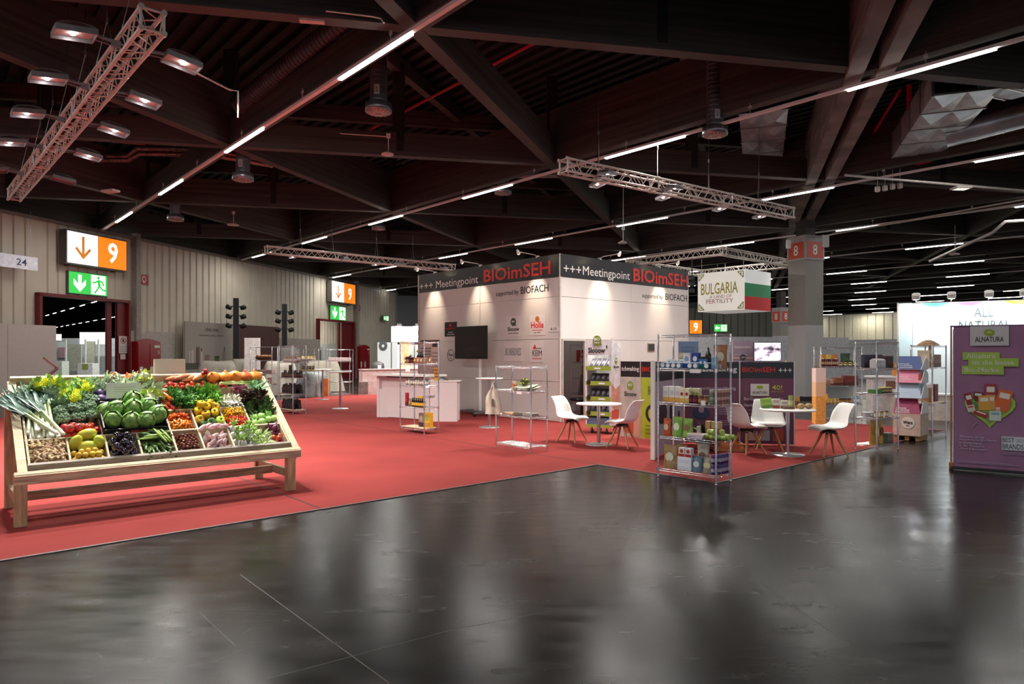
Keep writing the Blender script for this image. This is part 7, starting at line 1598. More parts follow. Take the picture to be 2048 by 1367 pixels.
# -- mangoes and lemons
mg = f_lathe('mango', [(0.0001, -0.085), (0.025, -0.08), (0.048, -0.05), (0.057, 0), (0.050, 0.045), (0.03, 0.078), (0.0001, 0.09)], '93a83a', rough=0.25, c2='c9b83c', scale=5, n=18)
for u, v, h, e, lab in ((0.475, 0.36, 0.0, (0, 15, 10), 'yellow green mango standing at the left of the mango bin'), (0.57, 0.31, -0.01, (0, 90, 0), 'long green mango lying in the middle of the mango bin'), (0.675, 0.35, 0.0, (10, -12, 0), 'green mango standing at the right of the mango bin'), (0.575, 0.425, 0.045, (0, 80, 10), 'ripe yellow mango lying on top at the back of the mango bin')):
    vput('mango', mg, u, v, h, lab, 'mango', None, e, 1.0)
lem = f_ball('lemon', 'd9b23c', 0.029, (1, 1, 1.1), tip=None, rough=0.4, var=0.06)
pile('lemon', lem, (0.42, 0.72, 0.105, 0.27), 0.058, 0.029, 2, 'round yellow lemon in the front of the mango bin', 'lemon', 'yellow lemons', rotf=None, jit=0.08)
# -- aubergines
ab = f_lathe('aubergine', [(0.0001, -0.07), (0.028, -0.066), (0.042, -0.045), (0.046, -0.02), (0.042, 0.015), (0.032, 0.045), (0.024, 0.062)], '1d1420', tip=[(0.027, 0.052), (0.026, 0.064), (0.012, 0.074), (0.007, 0.095), (0.0001, 0.097)], rough=0.08, coat=1.0, n=18)
up_ = lambda: (rv.uniform(120, 240), rv.uniform(-25, 25), rv.uniform(0, 360))
pile('aubergine', ab, (0.745, 1.03, 0.10, 0.44), 0.088, 0.044, 2, 'glossy black purple aubergine in the aubergine bin', 'aubergine', 'aubergines in the front bin', rotf=up_, jit=0.08, hd=0.55, h0=-0.05, s=0.95)
# -- cucumbers and courgettes
cu = f_lathe('cucumber', [(0.0001, -0.085), (0.012, -0.08), (0.017, -0.06), (0.019, 0), (0.017, 0.06), (0.010, 0.08), (0.0001, 0.085)], '263818', rough=0.3, c2='425a24', scale=14, coat=0.3)
pile('cucumber', cu, (1.05, 1.36, 0.10, 0.30), 0.052, 0.022, 2, 'small green cucumber in the front of the cucumber bin', 'cucumber', 'small cucumbers', rotf=lambda: (rv.uniform(40, 100), rv.uniform(-20, 20), rv.uniform(-20, 20)), hd=0.7, s=0.85)
pile('cucumber', cu, (1.05, 1.36, 0.29, 0.50), 0.055, 0.022, 3, 'dark green cucumber heaped at the back of the cucumber bin', 'cucumber', 'heaped cucumbers', rotf=lambda: (90, rv.uniform(-30, 30), rv.uniform(20, 130)), hd=0.65, s=0.85)
bn = f_lathe('courgette', [(0.0001, -0.13), (0.008, -0.125), (0.012, -0.08), (0.014, 0), (0.010, 0.09), (0.007, 0.12), (0.0001, 0.125)], '5c7a30', rough=0.35, c2='88a04c', scale=20)
for i in range(5): vput('courgette', bn, 1.16 + 0.035 * i, 0.31 + 0.02 * (i % 2), 0.045 + 0.012 * (i % 3), 'slim green courgette lying across the cucumber bin', 'courgette', 'slim courgettes', (90, 0, 95 if i < 2 else rv.uniform(-30, 30)))
# -- brown tomatoes
pile('browntom', f_ball('brown_tomato', '6a3220', 0.0175, (1, 1, 0.95), tip='4c6a2c', rough=0.15, coat=0.5), (1.385, 1.64, 0.10, 0.42), 0.037, 0.0175, 3, 'small brown black tomato in the brown tomato bin', 'tomato', 'small brown tomatoes', jit=0.2)
# -- radishes
rd = f_lathe('pink_radish', [(0.0001, -0.075), (0.006, -0.07), (0.022, -0.04), (0.031, 0), (0.03, 0.035), (0.018, 0.058), (0.0001, 0.065)], 'b5566a', rough=0.3, c2='e0cfc8', scale=9, var=0.2)
pile('pinkradish', rd, (1.66, 1.96, 0.10, 0.40), 0.072, 0.03, 2, 'stubby pink and white radish in the radish bin', 'radish', 'pink and white radishes', rotf=lambda: (rv.uniform(150, 210), rv.uniform(-30, 30), rv.uniform(-40, 40)), hd=0.6)
for i in range(5): vput('pinkradish', rd, 1.70 + 0.055 * i, 0.44 + 0.02 * (i % 2), 0.02, 'pink and white radish lying at the back rim of the radish bin', 'radish', 'pink and white radishes', (90, rv.uniform(-20, 20), rv.uniform(60, 120)))
# -- fennel with fronds
def frond_mat(): return M_('frond', '7f9f48', rough=0.6, var=0.25, scale=30)
def f_fennel():
    b = MB(); b.lathe([(0.0001, -0.04), (0.028, -0.038), (0.043, -0.01), (0.038, 0.025), (0.022, 0.045), (0.014, 0.06)], 14, lobes=4, amp=0.06, ey=0.8); o = b.build('fennel_bulb', M_('fennel', 'e2e6c8', rough=0.35, rnd=0.06))
    q = MB()
    for k in range(5): a = k * 1.26; q.tube([(0.008 * math.cos(a), 0.008 * math.sin(a), 0.05), (0.02 * math.cos(a), 0.02 * math.sin(a), 0.10), (0.04 * math.cos(a), 0.04 * math.sin(a), 0.14)], 0.006, 6)
    leafball(q, 20, 0.02, 0.035, 0.012, random.Random(3), up=0.3, c=(0, 0, 0.10)); q.build('fronds', frond_mat(), o); return o
for i, (u, v) in enumerate(((2.0, 0.20), (2.09, 0.17), (2.18, 0.16), (2.0, 0.32), (2.10, 0.30), (2.03, 0.42), (2.13, 0.40), (2.21, 0.26), (2.20, 0.38))): vput('fennel', f_fennel, u, v, -0.02, 'white fennel bulb with green fronds in the fennel bin', 'fennel', 'fennel bulbs', (rv.uniform(-10, 20), rv.uniform(-25, 25), rv.uniform(0, 360)))
def f_bunch(name, c, n, ll, lw, seed, R0=0.03, up=0.35, curl=0.5, c2=None, wave=0.0, flat_=1.0, core=None, seg=3):
    def f():
        b = MB(); leafball(b, n, R0, ll, lw, random.Random(seed), up=up, curl=curl, wave=wave, flat=flat_, seg=seg); o = b.build(name, M_(name + c, c, rough=0.55, var=0.25, scale=25, col2=c2, rnd=0.12))
        if core: q = MB(); q.ball((0, 0, core[0] * .4), core[0], 12, 8); q.build('heart', M_(name + 'core', core[1], rough=0.5), o)
        return o
    return f
for u, v in ((2.28, 0.14), (2.35, 0.16), (2.28, 0.24), (2.34, 0.27), (2.24, 0.33)): vput('beanbunch', f_bunch('leafy_bunch', '5c8038', 40, 0.075, 0.014, 31, c2='a8b878', up=0.2, curl=0.9), u, v, -0.03, 'bunch of slender green leaves spilling over the front right edge', 'greens', 'slender green bunches', (rv.uniform(0, 40), 0, rv.uniform(0, 360)))
# -- onions and tomatoes at right
on_ = f_lathe('red_onion', [(0.0001, -0.032), (0.02, -0.03), (0.036, -0.008), (0.037, 0.01), (0.02, 0.032), (0.006, 0.042), (0.004, 0.058), (0.0001, 0.058)], '5a2440', rough=0.2, c2='7f4460', scale=14, coat=0.4)
pile('redonion', on_, (2.42, 2.585, 0.27, 0.48), 0.07, 0.034, 2, 'dark purple onion in the right corner bin', 'onion', 'purple onions', rotf=flat, jit=0.1)
pile('marzano', f_tomato('b5442a', 'ribtomato', 0.032), (2.43, 2.585, 0.10, 0.28), 0.062, 0.032, 2, 'ribbed orange red tomato in the right corner bin', 'tomato', 'ribbed tomatoes at the right corner', rotf=flat, jit=0.1)
# -- leeks
def f_leek():
    b = MB(); b.tube([(0, 0, -0.30), (0, 0, -0.10), (0, 0, 0.12)], 0.017, 10, radii=[0.019, 0.016, 0.018]); b.lathe([(0.0001, -0.315), (0.012, -0.31), (0.019, -0.30)], 10)
    m = bpy.data.materials.new('leek_shaft'); m.use_nodes = True; nt = m.node_tree; N = nt.nodes; L = nt.links
    tc = N.new('ShaderNodeTexCoord'); sx = N.new('ShaderNodeSeparateXYZ'); L.new(tc.outputs['Object'], sx.inputs[0]); cr = N.new('ShaderNodeValToRGB'); mr = N.new('ShaderNodeMapRange')
    mr.inputs['From Min'].default_value = -0.3; mr.inputs['From Max'].default_value = 0.15; L.new(sx.outputs['Z'], mr.inputs['Value']); L.new(mr.outputs['Result'], cr.inputs['Fac'])
    e = cr.color_ramp.elements; e[0].color = (*srgb('ecead8'), 1); e[1].color = (*srgb('6a8a4a'), 1); x = e.new(0.5); x.color = (*srgb('c2d096'), 1)
    L.new(cr.outputs['Color'], N['Principled BSDF'].inputs['Base Color']); N['Principled BSDF'].inputs['Roughness'].default_value = 0.35
    o = b.build('leek', m)
    q = MB(); g = random.Random(8)
    for k in range(7):
        s_ = (k - 3) / 3.0; ln = 0.40 + g.uniform(-0.05, 0.05); vs = []; 
        for i in range(6):
            t = i / 5; w_ = 0.042 * (1 - 0.75 * t ** 2) + 0.004; px = s_ * (0.012 + 0.10 * t ** 1.3); py = 0.018 * (1 if k % 2 else -1) * (1 - t) + 0.03 * g.uniform(-1, 1) * t; pz = 0.08 + ln * t
            vs += [(px - w_ / 2, py, pz), (px, py + 0.008, pz), (px + w_ / 2, py, pz)]
        fs = []
        for i in range(5): A = i * 3; fs += [(A, A + 1, A + 4, A + 3), (A + 1, A + 2, A + 5, A + 4)]
        q.add(vs, fs, 0, True)
    q.build('leaf_fan', mat('veg_leekleaf', '49705c', rough=0.5, var=0.25, scale=18, rnd=0.15), o); return o
for i in range(11): vput('leek', f_leek, 0.115 + 0.024 * i, 0.80 + 0.015 * (i % 3), -0.045 + 0.012 * (i % 2), 'upright leek with white shaft and dark green fan leaves, in the left leek row', 'leek', 'leeks in the row', (-90, 0, rv.uniform(-3, 3)), rnd=False)
for i in range(6): vput('leek', f_leek, 0.13 + 0.035 * i, 0.84 + 0.02 * i, 0.0 + 0.01 * (i % 2), 'leek of the upper layer with dark green leaves', 'leek', 'leeks of the upper layer', (-90, 0, rv.uniform(-8, 6)), rnd=False)
for i, (u, v, a) in enumerate(((0.17, 0.74, 30), (0.22, 0.76, 27), (0.26, 0.70, 22), (0.14, 0.66, 36))): vput('leek', f_leek, u, v, 0.045 + 0.015 * i, 'loose leek lying askew so that its leaves hang over the left edge of the rack', 'leek', 'askew leeks', (-90, 0, a), rnd=False)
# -- red tomatoes left middle
pile('tomato', f_tomato(), (0.37, 0.73, 0.45, 0.67), 0.078, 0.042, 2, 'red tomato in the tomato bin below the broccoli', 'tomato', 'red tomatoes below the broccoli', s=1.3, rotf=flat, jit=0.12, h0=-0.06)
# -- broccoli
def f_broc():
    g = random.Random(12); b = MB(); R0 = 0.062
    b.ball((0, 0, 0.03), (R0 * .9, R0 * .9, R0 * .62), 12, 7)
    for k in range(85):
        a = g.uniform(0, 2 * PI); e = math.asin(g.uniform(0.0, 1)); r = R0 * g.uniform(0.9, 1.0)
        b.ball((r * math.cos(a) * math.cos(e), r * math.sin(a) * math.cos(e), 0.03 + r * .66 * math.sin(e)), g.uniform(0.009, 0.014), 6, 4)
    o = b.build('broccoli_head', mat('veg_broc', '7a9674', rough=0.8, var=0.3, scale=90, rnd=0.12)); q = MB(); q.tube([(0, 0, 0.03), (0, 0, -0.05)], 0.022, 10, radii=[0.04, 0.02]); q.build('stalk', M_('brocstalk', '8aa06a'), o); return o
for i, (u, v, h) in enumerate(((0.42, 0.74, -0.01), (0.54, 0.74, 0.0), (0.66, 0.74, 0.02), (0.40, 0.84, 0.0), (0.52, 0.84, 0.03), (0.65, 0.86, 0.04), (0.45, 0.93, 0.0), (0.57, 0.95, 0.03), (0.68, 0.97, 0.04), (0.64, 1.06, 0.03))): vput('broccoli', f_broc, u, v, h - 0.02, 'blue green broccoli head in the heap beside the leeks', 'broccoli', 'broccoli heads', (rv.uniform(-15, 15), rv.uniform(-15, 15), rv.uniform(0, 360)), 1.12)
# -- yellow romanesco flowers with leaves
yrom = f_bunch('yellow_cauliflower_leaves', '6a8c4c', 36, 0.11, 0.055, 41, c2='9cb070', up=0.15, wave=0.12, core=(0.055, 'c4cc30'))
def f_rom():
    g = random.Random(17); b = MB(); b.ball((0, 0, 0.01), 0.04, 10, 7)
    for k in range(60):
        t = k / 60; a = k * 2.4; e = math.acos(1 - t * 1.05); r = 0.048
        x, y, z = r * math.sin(e) * math.cos(a), r * math.sin(e) * math.sin(a), 0.012 + r * math.cos(e)
        b.lathe([(0.011, -0.004), (0.006, 0.007), (0.0001, 0.014)], 6, M=Matrix.Translation((x, y, z)) @ Vector((x, y, z)).to_track_quat('Z', 'X').to_matrix().to_4x4())
    o = b.build('romanesco', M_('rom', 'bcc62c', rough=0.6, var=0.15, scale=60, rnd=0.08)); q = MB(); leafball(q, 14, 0.04, 0.09, 0.05, random.Random(6), up=-0.1, curl=-0.3, wave=0.1); q.build('outer_leaves', M_('romleaf', '7f9c58', rough=0.6, var=0.2), o); return o
for i, (u, v, h) in enumerate(((0.22, 1.24, 0.03), (0.30, 1.28, 0.03), (0.44, 1.20, 0.03), (0.46, 1.08, 0.04), (0.64, 1.20, 0.05), (0.65, 1.12, 0.05), (0.53, 0.97, 0.05), (0.55, 1.05, 0.04), (0.38, 1.26, 0.03))): vput('romanesco', f_rom, u, v, h, 'bright yellow green romanesco at the back left of the rack', 'romanesco', 'yellow romanesco heads', (rv.uniform(-20, 30), rv.uniform(-20, 20), rv.uniform(0, 360)), 1.15)
kale = f_bunch('kale_bunch', '5c7c58', 60, 0.10, 0.05, 51, c2='a9b89c', up=0.2, wave=0.25)
for u, v in ((0.34, 1.10), (0.56, 1.14), (0.42, 0.98), (0.73, 1.24), (0.16, 1.14)): vput('kale', kale, u, v, 0.0, 'dull green leafy kale between the yellow romanesco', 'kale', 'kale between the romanesco')
# -- black crate of cabbages
ck = thing('plastic_crate', 'black plastic crate tilted on the rack, holding green cabbages', 'crate', SW(1.03, 0.47, -0.01), (RS).to_euler().z)
ck.rotation_euler = RS.to_euler(); BLKP = mat('black_plastic', '1a1a1d', rough=0.5)
b = MB(); b.box((0, 0.21, 0.0), (0.60, 0.44, 0.012)); b.build('bottom', BLKP, ck)
for c_, d_ in (((0, -0.01, 0.055), (0.60, 0.012, 0.035)), ((0, -0.01, 0.012), (0.60, 0.012, 0.02)), ((0, 0.43, 0.04), (0.60, 0.012, 0.09))): b = MB(); b.box(c_, d_); b.build('side_wall', BLKP, ck)
for sx in (-0.30, 0.30): b = MB(); b.box((sx, 0.21, 0.05), (0.012, 0.44, 0.11)); b.bar((sx, 0.36, 0.06), (sx * 1.0, 0.40, 0.15), 0.014, 0.06); b.build('side_wall', BLKP, ck)
for x in (-0.2, -0.07, 0.07, 0.2): b = MB(); b.box((x, -0.01, 0.032), (0.012, 0.012, 0.05)); b.build('front_slat', BLKP, ck)
b = MB(); b.box((0.03, -0.018, 0.03), (0.16, 0.004, 0.022)); b.build('red_label', P('b5442c'), ck)
def f_cabbage():
    g = random.Random(33); b = MB(); b.ball((0, 0, 0), 0.078, 20, 12); o = b.build('cabbage', mat('veg_cabbage', 'b9d684', rough=0.45, var=0.22, scale=16, rnd=0.1)); q = MB()
    for k in range(9):
        M = Euler((g.uniform(-0.9, 0.9), g.uniform(-0.9, 0.9), g.uniform(0, 6.28))).to_matrix().to_4x4(); r = 0.0805 + 0.0028 * k
        def f(u, v, M=M, r=r, k=k):
            a = (u - .5) * 2.2; e = (v - 0.5) * 2.2; fl = 1 + 0.07 * max(0, v - .78) * 3.0 + 0.035 * math.sin(u * 17 + k) * v
            return M @ Vector((r * fl * math.sin(a) * math.cos(e), -r * fl * math.cos(a) * math.cos(e), r * fl * math.sin(e)))
        q.grid(f, 12, 10)
    q.build('outer_leaves', mat('veg_cableaf', '86b45c', rough=0.4, var=0.3, scale=22, rnd=0.1), o); return o
for i, (u, v, h) in enumerate(((0.83, 0.60, 0.08), (1.00, 0.56, 0.08), (1.15, 0.57, 0.07), (1.27, 0.64, 0.08), (0.88, 0.74, 0.10), (1.04, 0.72, 0.12), (1.19, 0.76, 0.11), (1.06, 0.86, 0.12), (0.80, 0.76, 0.05))): vput('cabbage', f_cabbage, u, v, h, 'round green cabbage in the black crate', 'cabbage', 'cabbages in the black crate', (rv.uniform(-30, 30), rv.uniform(-30, 30), rv.uniform(-40, 40)), 1.05)
# -- chillies
ch_ = f_lathe('chilli', [(0.0001, -0.045), (0.004, -0.035), (0.011, 0), (0.013, 0.022), (0.008, 0.034), (0.0001, 0.036)], 'd9691c', tip=[(0.008, 0.034), (0.003, 0.038), (0.002, 0.05)], rough=0.15, n=10, c2='d98a24', coat=0.5)
pile('chilli', ch_, (1.385, 1.64, 0.46, 0.66), 0.034, 0.012, 4, 'small orange chilli in the chilli bin', 'chilli', 'orange chillies', rotf=lambda: (90 + rv.uniform(-25, 25), 0, rv.uniform(0, 360)), hd=0.6)
pile('orangecherry', f_ball('snack_pepper', 'd4561c', 0.017, (1, 1, 1.15), tip='4c6a2c', rough=0.12, coat=0.5), (1.385, 1.64, 0.62, 0.78), 0.036, 0.017, 3, 'small round orange pepper at the back of the chilli bin', 'pepper', 'small round orange peppers')
# -- bell peppers
def f_bell(c):
    return f_lathe('bell_pepper', [(0.0001, -0.05), (0.02, -0.056), (0.038, -0.045), (0.044, -0.01), (0.048, 0.02), (0.042, 0.042), (0.02, 0.046), (0.008, 0.036)], c, n=24, lobes=4, amp=0.07, tip=[(0.009, 0.034), (0.006, 0.045), (0.006, 0.062), (0.0001, 0.063)], rough=0.14, coat=0.6)
for i, (u, v, h) in enumerate(((1.70, 0.60, 0.0), (1.78, 0.64, 0.03), (1.71, 0.71, 0.03), (1.80, 0.73, 0.07), (1.88, 0.66, 0.04), (1.90, 0.74, 0.05), (1.75, 0.76, 0.08), (1.85, 0.78, 0.07))): vput('bellyellow', f_bell('e0b018'), u, v, h, 'glossy yellow bell pepper in the pepper bin', 'bell pepper', 'yellow bell peppers', flat())
for i, (u, v, h, c, lab) in enumerate(((1.73, 0.51, -0.01, '2c4a24', 'very dark green bell pepper at the front left of the pepper bin'), (1.82, 0.53, 0.0, '2f5226', 'dark green bell pepper in the middle front of the pepper bin'), (1.91, 0.54, 0.01, '8fa83c', 'lime green bell pepper at the front right of the pepper bin'))): vput('bell' + c, f_bell(c), u, v, h, lab, 'bell pepper', None, flat())
# -- cherry tomatoes
pile('cherryy', f_ball('cherry_tomato', 'd4a21c', 0.0135, rough=0.15, coat=0.5, n=9, m=6), (1.98, 2.245, 0.62, 0.785), 0.030, 0.0135, 3, 'tiny yellow cherry tomato in the cherry tomato bin', 'cherry tomato', 'yellow cherry tomatoes', h0=-0.035)
pile('cherryr', f_ball('cherry_tomato', 'c8401c', 0.0135, rough=0.15, coat=0.5, n=9, m=6), (1.98, 2.245, 0.46, 0.64), 0.030, 0.0135, 3, 'tiny orange red cherry tomato in the cherry tomato bin', 'cherry tomato', 'red cherry tomatoes', h0=-0.035)
# -- right column: kohlrabi, dark greens, lettuces, spring leeks
def f_kohl():
    b = MB(); b.ball((0, 0, 0), (0.045, 0.045, 0.04), 16, 10); o = b.build('kohlrabi', M_('kohl', '8fb462', rough=0.4, var=0.1)); q = MB(); leafball(q, 8, 0.035, 0.035, 0.02, random.Random(3), up=0.3, curl=0.8, wave=0.1); q.build('leaf', M_('kohlleaf', '5f8a3c', rough=0.5, var=0.2), o); return o
for u, v in ((2.31, 0.50), (2.40, 0.52), (2.49, 0.56), (2.33, 0.60), (2.42, 0.62), (2.52, 0.66), (2.56, 0.57)): vput('kohl', f_kohl, u, v, -0.02, 'pale green kohlrabi in the right column of the rack', 'kohlrabi', 'kohlrabi heads', flat())
dg = f_bunch('spinach_bunch', '37502c', 60, 0.07, 0.035, 61, up=0.25, wave=0.2, c2='587040')
for u, v in ((2.31, 0.72), (2.41, 0.72), (2.51, 0.76), (2.30, 0.80), (2.42, 0.82), (2.55, 0.84), (2.36, 0.66), (2.55, 0.70)): vput('spinach', dg, u, v, -0.02, 'dark green leafy bunch in the right column of the rack', 'spinach', 'dark green bunches')
dl = f_bunch('oak_leaf_lettuce', '2c2620', 70, 0.09, 0.05, 71, up=0.25, wave=0.4, c2='5a4438')
for u, v in ((2.33, 0.89), (2.43, 0.91), (2.53, 0.94), (2.38, 0.97), (2.50, 1.0)): vput('darklettuce', dl, u, v, -0.01, 'nearly black oak leaf lettuce in the right column of the rack', 'lettuce', 'dark oak leaf lettuces')
rl = f_bunch('radicchio', '5f1c30', 46, 0.06, 0.05, 81, up=0.1, wave=0.2, c2='c08a94', core=(0.03, 'b07080'))
for u, v in ((2.29, 1.0), (2.35, 1.06), (2.27, 1.10)): vput('radicchio', rl, u, v, 0.01, 'wine red and white radicchio near the upper right corner', 'radicchio', 'wine red radicchio heads')
sl = f_bunch('spring_leek_bunch', '4a7050', 34, 0.15, 0.014, 91, up=0.55, curl=0.2, c2='86a078')
for u, v in ((2.43, 1.07), (2.47, 1.14), (2.52, 1.10)): vput('springleek', sl, u, v, -0.02, 'bunch of thin blue green leek leaves at the upper right', 'leek', 'thin leek bunches', (0, rv.uniform(-10, 10), 0))
fe2 = f_bunch('celery_hearts', 'b8c890', 34, 0.09, 0.03, 95, up=0.35, c2='e4ead0', curl=0.3)
for u, v in ((2.04, 0.86), (2.13, 0.86), (2.20, 0.88), (2.07, 0.93), (2.16, 0.95)): vput('celheart', fe2, u, v, -0.04, 'small pale celery heart in the box above the cherry tomatoes', 'celery', 'pale celery hearts', (rv.uniform(-20, 20), 0, rv.uniform(0, 360)))
b = MB()
# -- parsley and lettuce
pa = f_bunch('parsley_bunch', '2a5224', 110, 0.075, 0.030, 101, up=0.2, c2='547f38', wave=0.2, R0=0.04, seg=2)
for i in range(14): vput('parsley', pa, 1.48 + 0.085 * (i % 5) + 0.02 * (i // 5), 0.87 + 0.10 * (i // 5), 0.0 + 0.01 * (i % 3), 'fresh green parsley bunch above the chilli and pepper bins', 'parsley', 'parsley bunches')
le = f_bunch('green_lettuce', '4f7a30', 60, 0.10, 0.05, 111, up=0.25, c2='7ba048', wave=0.3)
for u, v in ((1.78, 0.86), (1.87, 0.90), (1.93, 0.98), (1.84, 0.99), (1.90, 1.08), (1.95, 0.88)): vput('lettuce', le, u, v, 0.02, 'light green curly lettuce right of the parsley', 'lettuce', 'light green lettuces')
# -- long red peppers
rp = f_lathe('pointed_pepper', [(0.0001, -0.10), (0.006, -0.085), (0.016, -0.03), (0.023, 0.03), (0.022, 0.05), (0.010, 0.06)], 'b5141a', tip=[(0.011, 0.057), (0.006, 0.066), (0.004, 0.085), (0.0001, 0.086)], rough=0.12, coat=0.6, n=14, c2='c8301c')
for i in range(24):
    vput('pointed', rp, 1.40 + 0.028 * (i % 6) + rv.uniform(-0.01, 0.01), 0.85 + 0.075 * (i // 6), -0.03 + 0.02 * (i % 3), 'long pointed red pepper left of the parsley', 'pepper', 'pointed red peppers', (90 + rv.uniform(-15, 15), 0, rv.uniform(-35, 35)))
vput('pointedo', f_lathe('pointed_pepper', [(0.0001, -0.11), (0.007, -0.09), (0.018, -0.03), (0.025, 0.03), (0.022, 0.05), (0.010, 0.06)], 'd05018', tip=[(0.011, 0.057), (0.006, 0.066), (0.004, 0.085), (0.0001, 0.086)], rough=0.12, coat=0.6, n=14), 1.44, 0.95, 0.06, 'single long orange pepper lying on the red pointed peppers', 'pepper', None, (95, 0, 25))
# -- chinese cabbage
def f_chin():
    b = MB(); b.lathe([(0.0001, -0.09), (0.03, -0.085), (0.047, -0.04), (0.052, 0.02), (0.045, 0.07), (0.025, 0.105), (0.0001, 0.115)], 16, lobes=5, amp=0.05); o = b.build('chinese_cabbage', mat('veg_chin', 'e0e6bc', rough=0.4, var=0.05)); q = MB()
    leafball(q, 26, 0.045, 0.07, 0.05, random.Random(2), up=0.25, curl=0.1, wave=0.15, c=(0, 0, 0.03)); q.build('leaf_frill', M_('chinleaf', 'a4bc50', rough=0.5, var=0.2), o); return o
for i, (u, v, h, e) in enumerate(((1.13, 0.95, 0.06, (-80, 0, 10)), (1.24, 0.93, 0.06, (-75, 0, -10)), (1.32, 0.95, 0.03, (-80, 0, -15)), (1.07, 1.02, 0.06, (-80, 0, 30)), (1.22, 1.25, 0.10, (20, 20, 0)))): vput('chincab', f_chin, u, v, h, 'creamy white chinese cabbage behind the black crate' if i < 4 else 'creamy chinese cabbage standing highest at the back of the rack', 'cabbage', 'chinese cabbages' if i < 4 else None, e, 1.05)
# -- back row middle
pk = f_bunch('kohlrabi_leaves', '7c9a6a', 44, 0.11, 0.045, 121, up=0.2, c2='c4d0b0', wave=0.15)
for i in range(13): vput('kohlleafs', pk, 0.80 + 0.085 * (i % 7), 1.14 + 0.11 * (i // 7), 0.02, 'grey green leafy turnip tops along the back of the rack', 'turnip greens', 'grey green turnip tops')
pc = f_ball('purple_cabbage', '4a3560', 0.055, rough=0.35, var=0.2, scale=9)
for i, (u, v) in enumerate(((0.78, 1.0), (0.87, 1.02), (0.78, 1.10), (0.88, 1.10))): vput('purplecab', pc, u, v, 0.02, 'dark purple cabbage peeping out left of the white card', 'cabbage', 'purple cabbages')
crd = thing('info_card', 'white info card standing among the vegetables above the cabbages', 'card', SW(1.0, 0.93, 0.10), R(VA - 12))
b = MB(); b.box((-0.02, 0, 0.075), (0.33, 0.006, 0.165)); b.build('card', P('f2f0e8'), crd)
for k, w_ in ((0.11, 0.20), (0.085, 0.16), (0.06, 0.18)): decal('print_line', -0.11, k, w_, 0.006, P('d8cdb8'), crd, y=-0.005)
crb = thing('white_box', 'white card box standing behind the chinese cabbage at the back of the rack', 'box', SW(1.55, 1.42, 0.03), R(VA)); b = MB(); b.box((0, 0, 0.09), (0.34, 0.05, 0.18)); b.build('body', P('e4d4c8'), crb)
for i in range(26): vput('tomato', f_tomato(), 1.40 + 0.062 * (i % 13), 1.19 + 0.055 * (i // 13), 0.0 + 0.015 * (i % 2), 'red tomato in the long row at the back of the rack', 'tomato', 'red tomatoes at the back', flat())
sw = f_lathe('sweet_potato', [(0.0001, -0.11), (0.014, -0.09), (0.034, -0.03), (0.036, 0.03), (0.018, 0.085), (0.0001, 0.10)], 'c4683c', rough=0.6, coat=0, c2='d98a64')
for i, u in enumerate((1.58, 1.68, 1.76, 1.86)): vput('sweetpotato', sw, u, 1.32, 0.04 + 0.02 * (i % 2), 'orange pink sweet potato lying behind the tomatoes', 'sweet potato', 'sweet potatoes', (90, 0, 95 + 10 * i), 1.0)
for u, v, h in ((1.90, 1.33, 0.10), (1.94, 1.34, 0.11), (1.92, 1.33, 0.14)): vput('radball', f_ball('red_radish', 'a81c30', 0.026, tip='8aa060', rough=0.2, coat=0.4), u, v, h, 'bright red radish in the little bunch above the sweet potatoes', 'radish', 'bunch of red radishes')
pu = f_lathe('pumpkin', [(0.0001, -0.05), (0.04, -0.05), (0.075, -0.025), (0.082, 0.005), (0.065, 0.035), (0.03, 0.056), (0.012, 0.072), (0.010, 0.088), (0.0001, 0.09)], 'd9742c', n=24, lobes=10, amp=0.025, rough=0.4, coat=0, c2='cf6424')
for i, u in enumerate((2.02, 2.16, 2.28, 2.41, 2.53)): vput('pumpkin', pu, u, 1.31, 0.055, ('first', 'second', 'third', 'fourth', 'fifth')[i] + ' orange pumpkin from the left in the back row of the rack', 'pumpkin', 'orange pumpkins', (-25, rv.uniform(-10, 10), rv.uniform(0, 360)))
for i, u in enumerate((0.95, 1.10, 1.17)): vput('pumpkin', pu, u, 1.36, 0.04, ('pale orange pumpkin at the back, left of the highest chinese cabbage', 'red orange pumpkin just left of the highest chinese cabbage', 'half hidden red orange pumpkin beside the highest chinese cabbage')[i], 'pumpkin', None, (-25, 0, 50 * i), 0.7)
ce = f_lathe('celery_stalk', [(0.014, -0.22), (0.012, 0.0), (0.008, 0.14), (0.0001, 0.16)], '9cba58', rough=0.4, coat=0, tip=[(0.02, 0.14), (0.03, 0.18), (0.0001, 0.22)], tipc='6f9c3c', c2='bccb80')
for i in range(5): vput('celery', ce, 2.30 + 0.02 * i, 1.20 + 0.018 * i, 0.03 + 0.008 * (i % 2), 'pale green celery stalk lying along the back right row', 'celery', 'celery stalks', (90, 0, 88 + 3 * i))
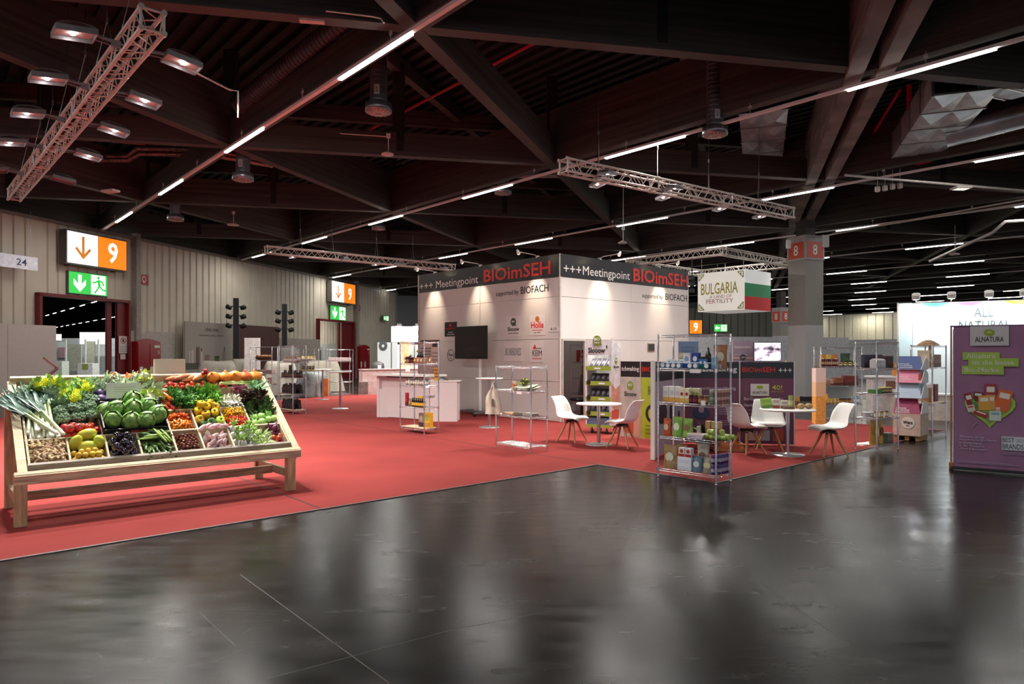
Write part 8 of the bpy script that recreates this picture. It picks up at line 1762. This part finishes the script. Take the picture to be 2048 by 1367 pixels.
# odd things at the left behind the rack
tb = thing('side_table', 'wooden trestle plank behind the left end of the rack carrying odds and ends', 'table', VM @ Vector((-0.75, 1.75, 0)), R(VA - 30))
b = MB(); b.box((0, 0, 1.15), (1.5, 0.35, 0.03)); b.build('plank', WOODL, tb)
for x in (-0.6, 0.6): b = MB(); b.box((x, 0, 0.57), (0.05, 0.3, 1.13)); b.build('leg', WOODU, tb)
TBM = (Matrix.Translation(VM @ Vector((-0.75, 1.75, 0))) @ Matrix.Rotation(R(VA - 30), 4, 'Z'))
b = MB(); b.grid(lambda u, v: (0.30 * (u - .5), 0.02 * math.sin(9 * u), 0.20 * v * (1 - .5 * abs(u - .5)) + 0.0), 8, 6); tag(b.build('folded_paper', PW, None, TBM @ Vector((-0.05, 0, 1.166))), 'crumpled white paper cone on the plank behind the leeks', 'paper')
b = MB(); b.tube([(0, 0, 0), (0, 0, 0.14)], 0.005, 6); b.ball((0, 0, 0.17), (0.03, 0.03, 0.04), 10, 8); tag(b.build('dried_artichoke', P('6a1f2c'), None, TBM @ Vector((0.33, 0, 1.166))), 'single wine red bud on a stem behind the leeks', 'flower')
for i in range(3): b = MB(); b.tube([(-0.5, 0, 0), (0, 0.02, 0.02), (0.5, 0, 0)], 0.014, 7); tag(b.build('spring_onion', P('7a8a4c'), None, TBM @ Vector((-0.1, -0.08 + 0.05 * i, 1.18))), 'long green stem lying on the plank behind the leeks', 'stem', 'long green stems')
# ================================================================ telling look-alikes apart by their place
bpy.context.view_layer.update()
_by = {}
for o in SC.objects:
    if o.parent is None and o.get('label'): _by.setdefault(o['label'], []).append(o)
_ORD = ('second', 'third', 'fourth', 'fifth', 'sixth', 'seventh', 'eighth', 'ninth', 'tenth', 'eleventh', 'twelfth', 'thirteenth', 'fourteenth', 'fifteenth')
for lab, os_ in _by.items():
    n = len(os_)
    if not 2 <= n <= 14: continue
    os_.sort(key=lambda o: o.matrix_world.translation.x / max(0.5, o.matrix_world.translation.y))
    for i, o in enumerate(os_):
        s_ = ('left one' if i == 0 else 'right one') if n == 2 else ('leftmost' if i == 0 else 'rightmost' if i == n - 1 else _ORD[i - 1] + ' from left')
        new = lab + ', ' + s_
        if len(new.split()) <= 16: o['label'] = new
for o in SC.objects:
    if o.parent is None and len(o.get('label', '').split()) > 16: print('LONGLABEL', len(o['label'].split()), o['label'])
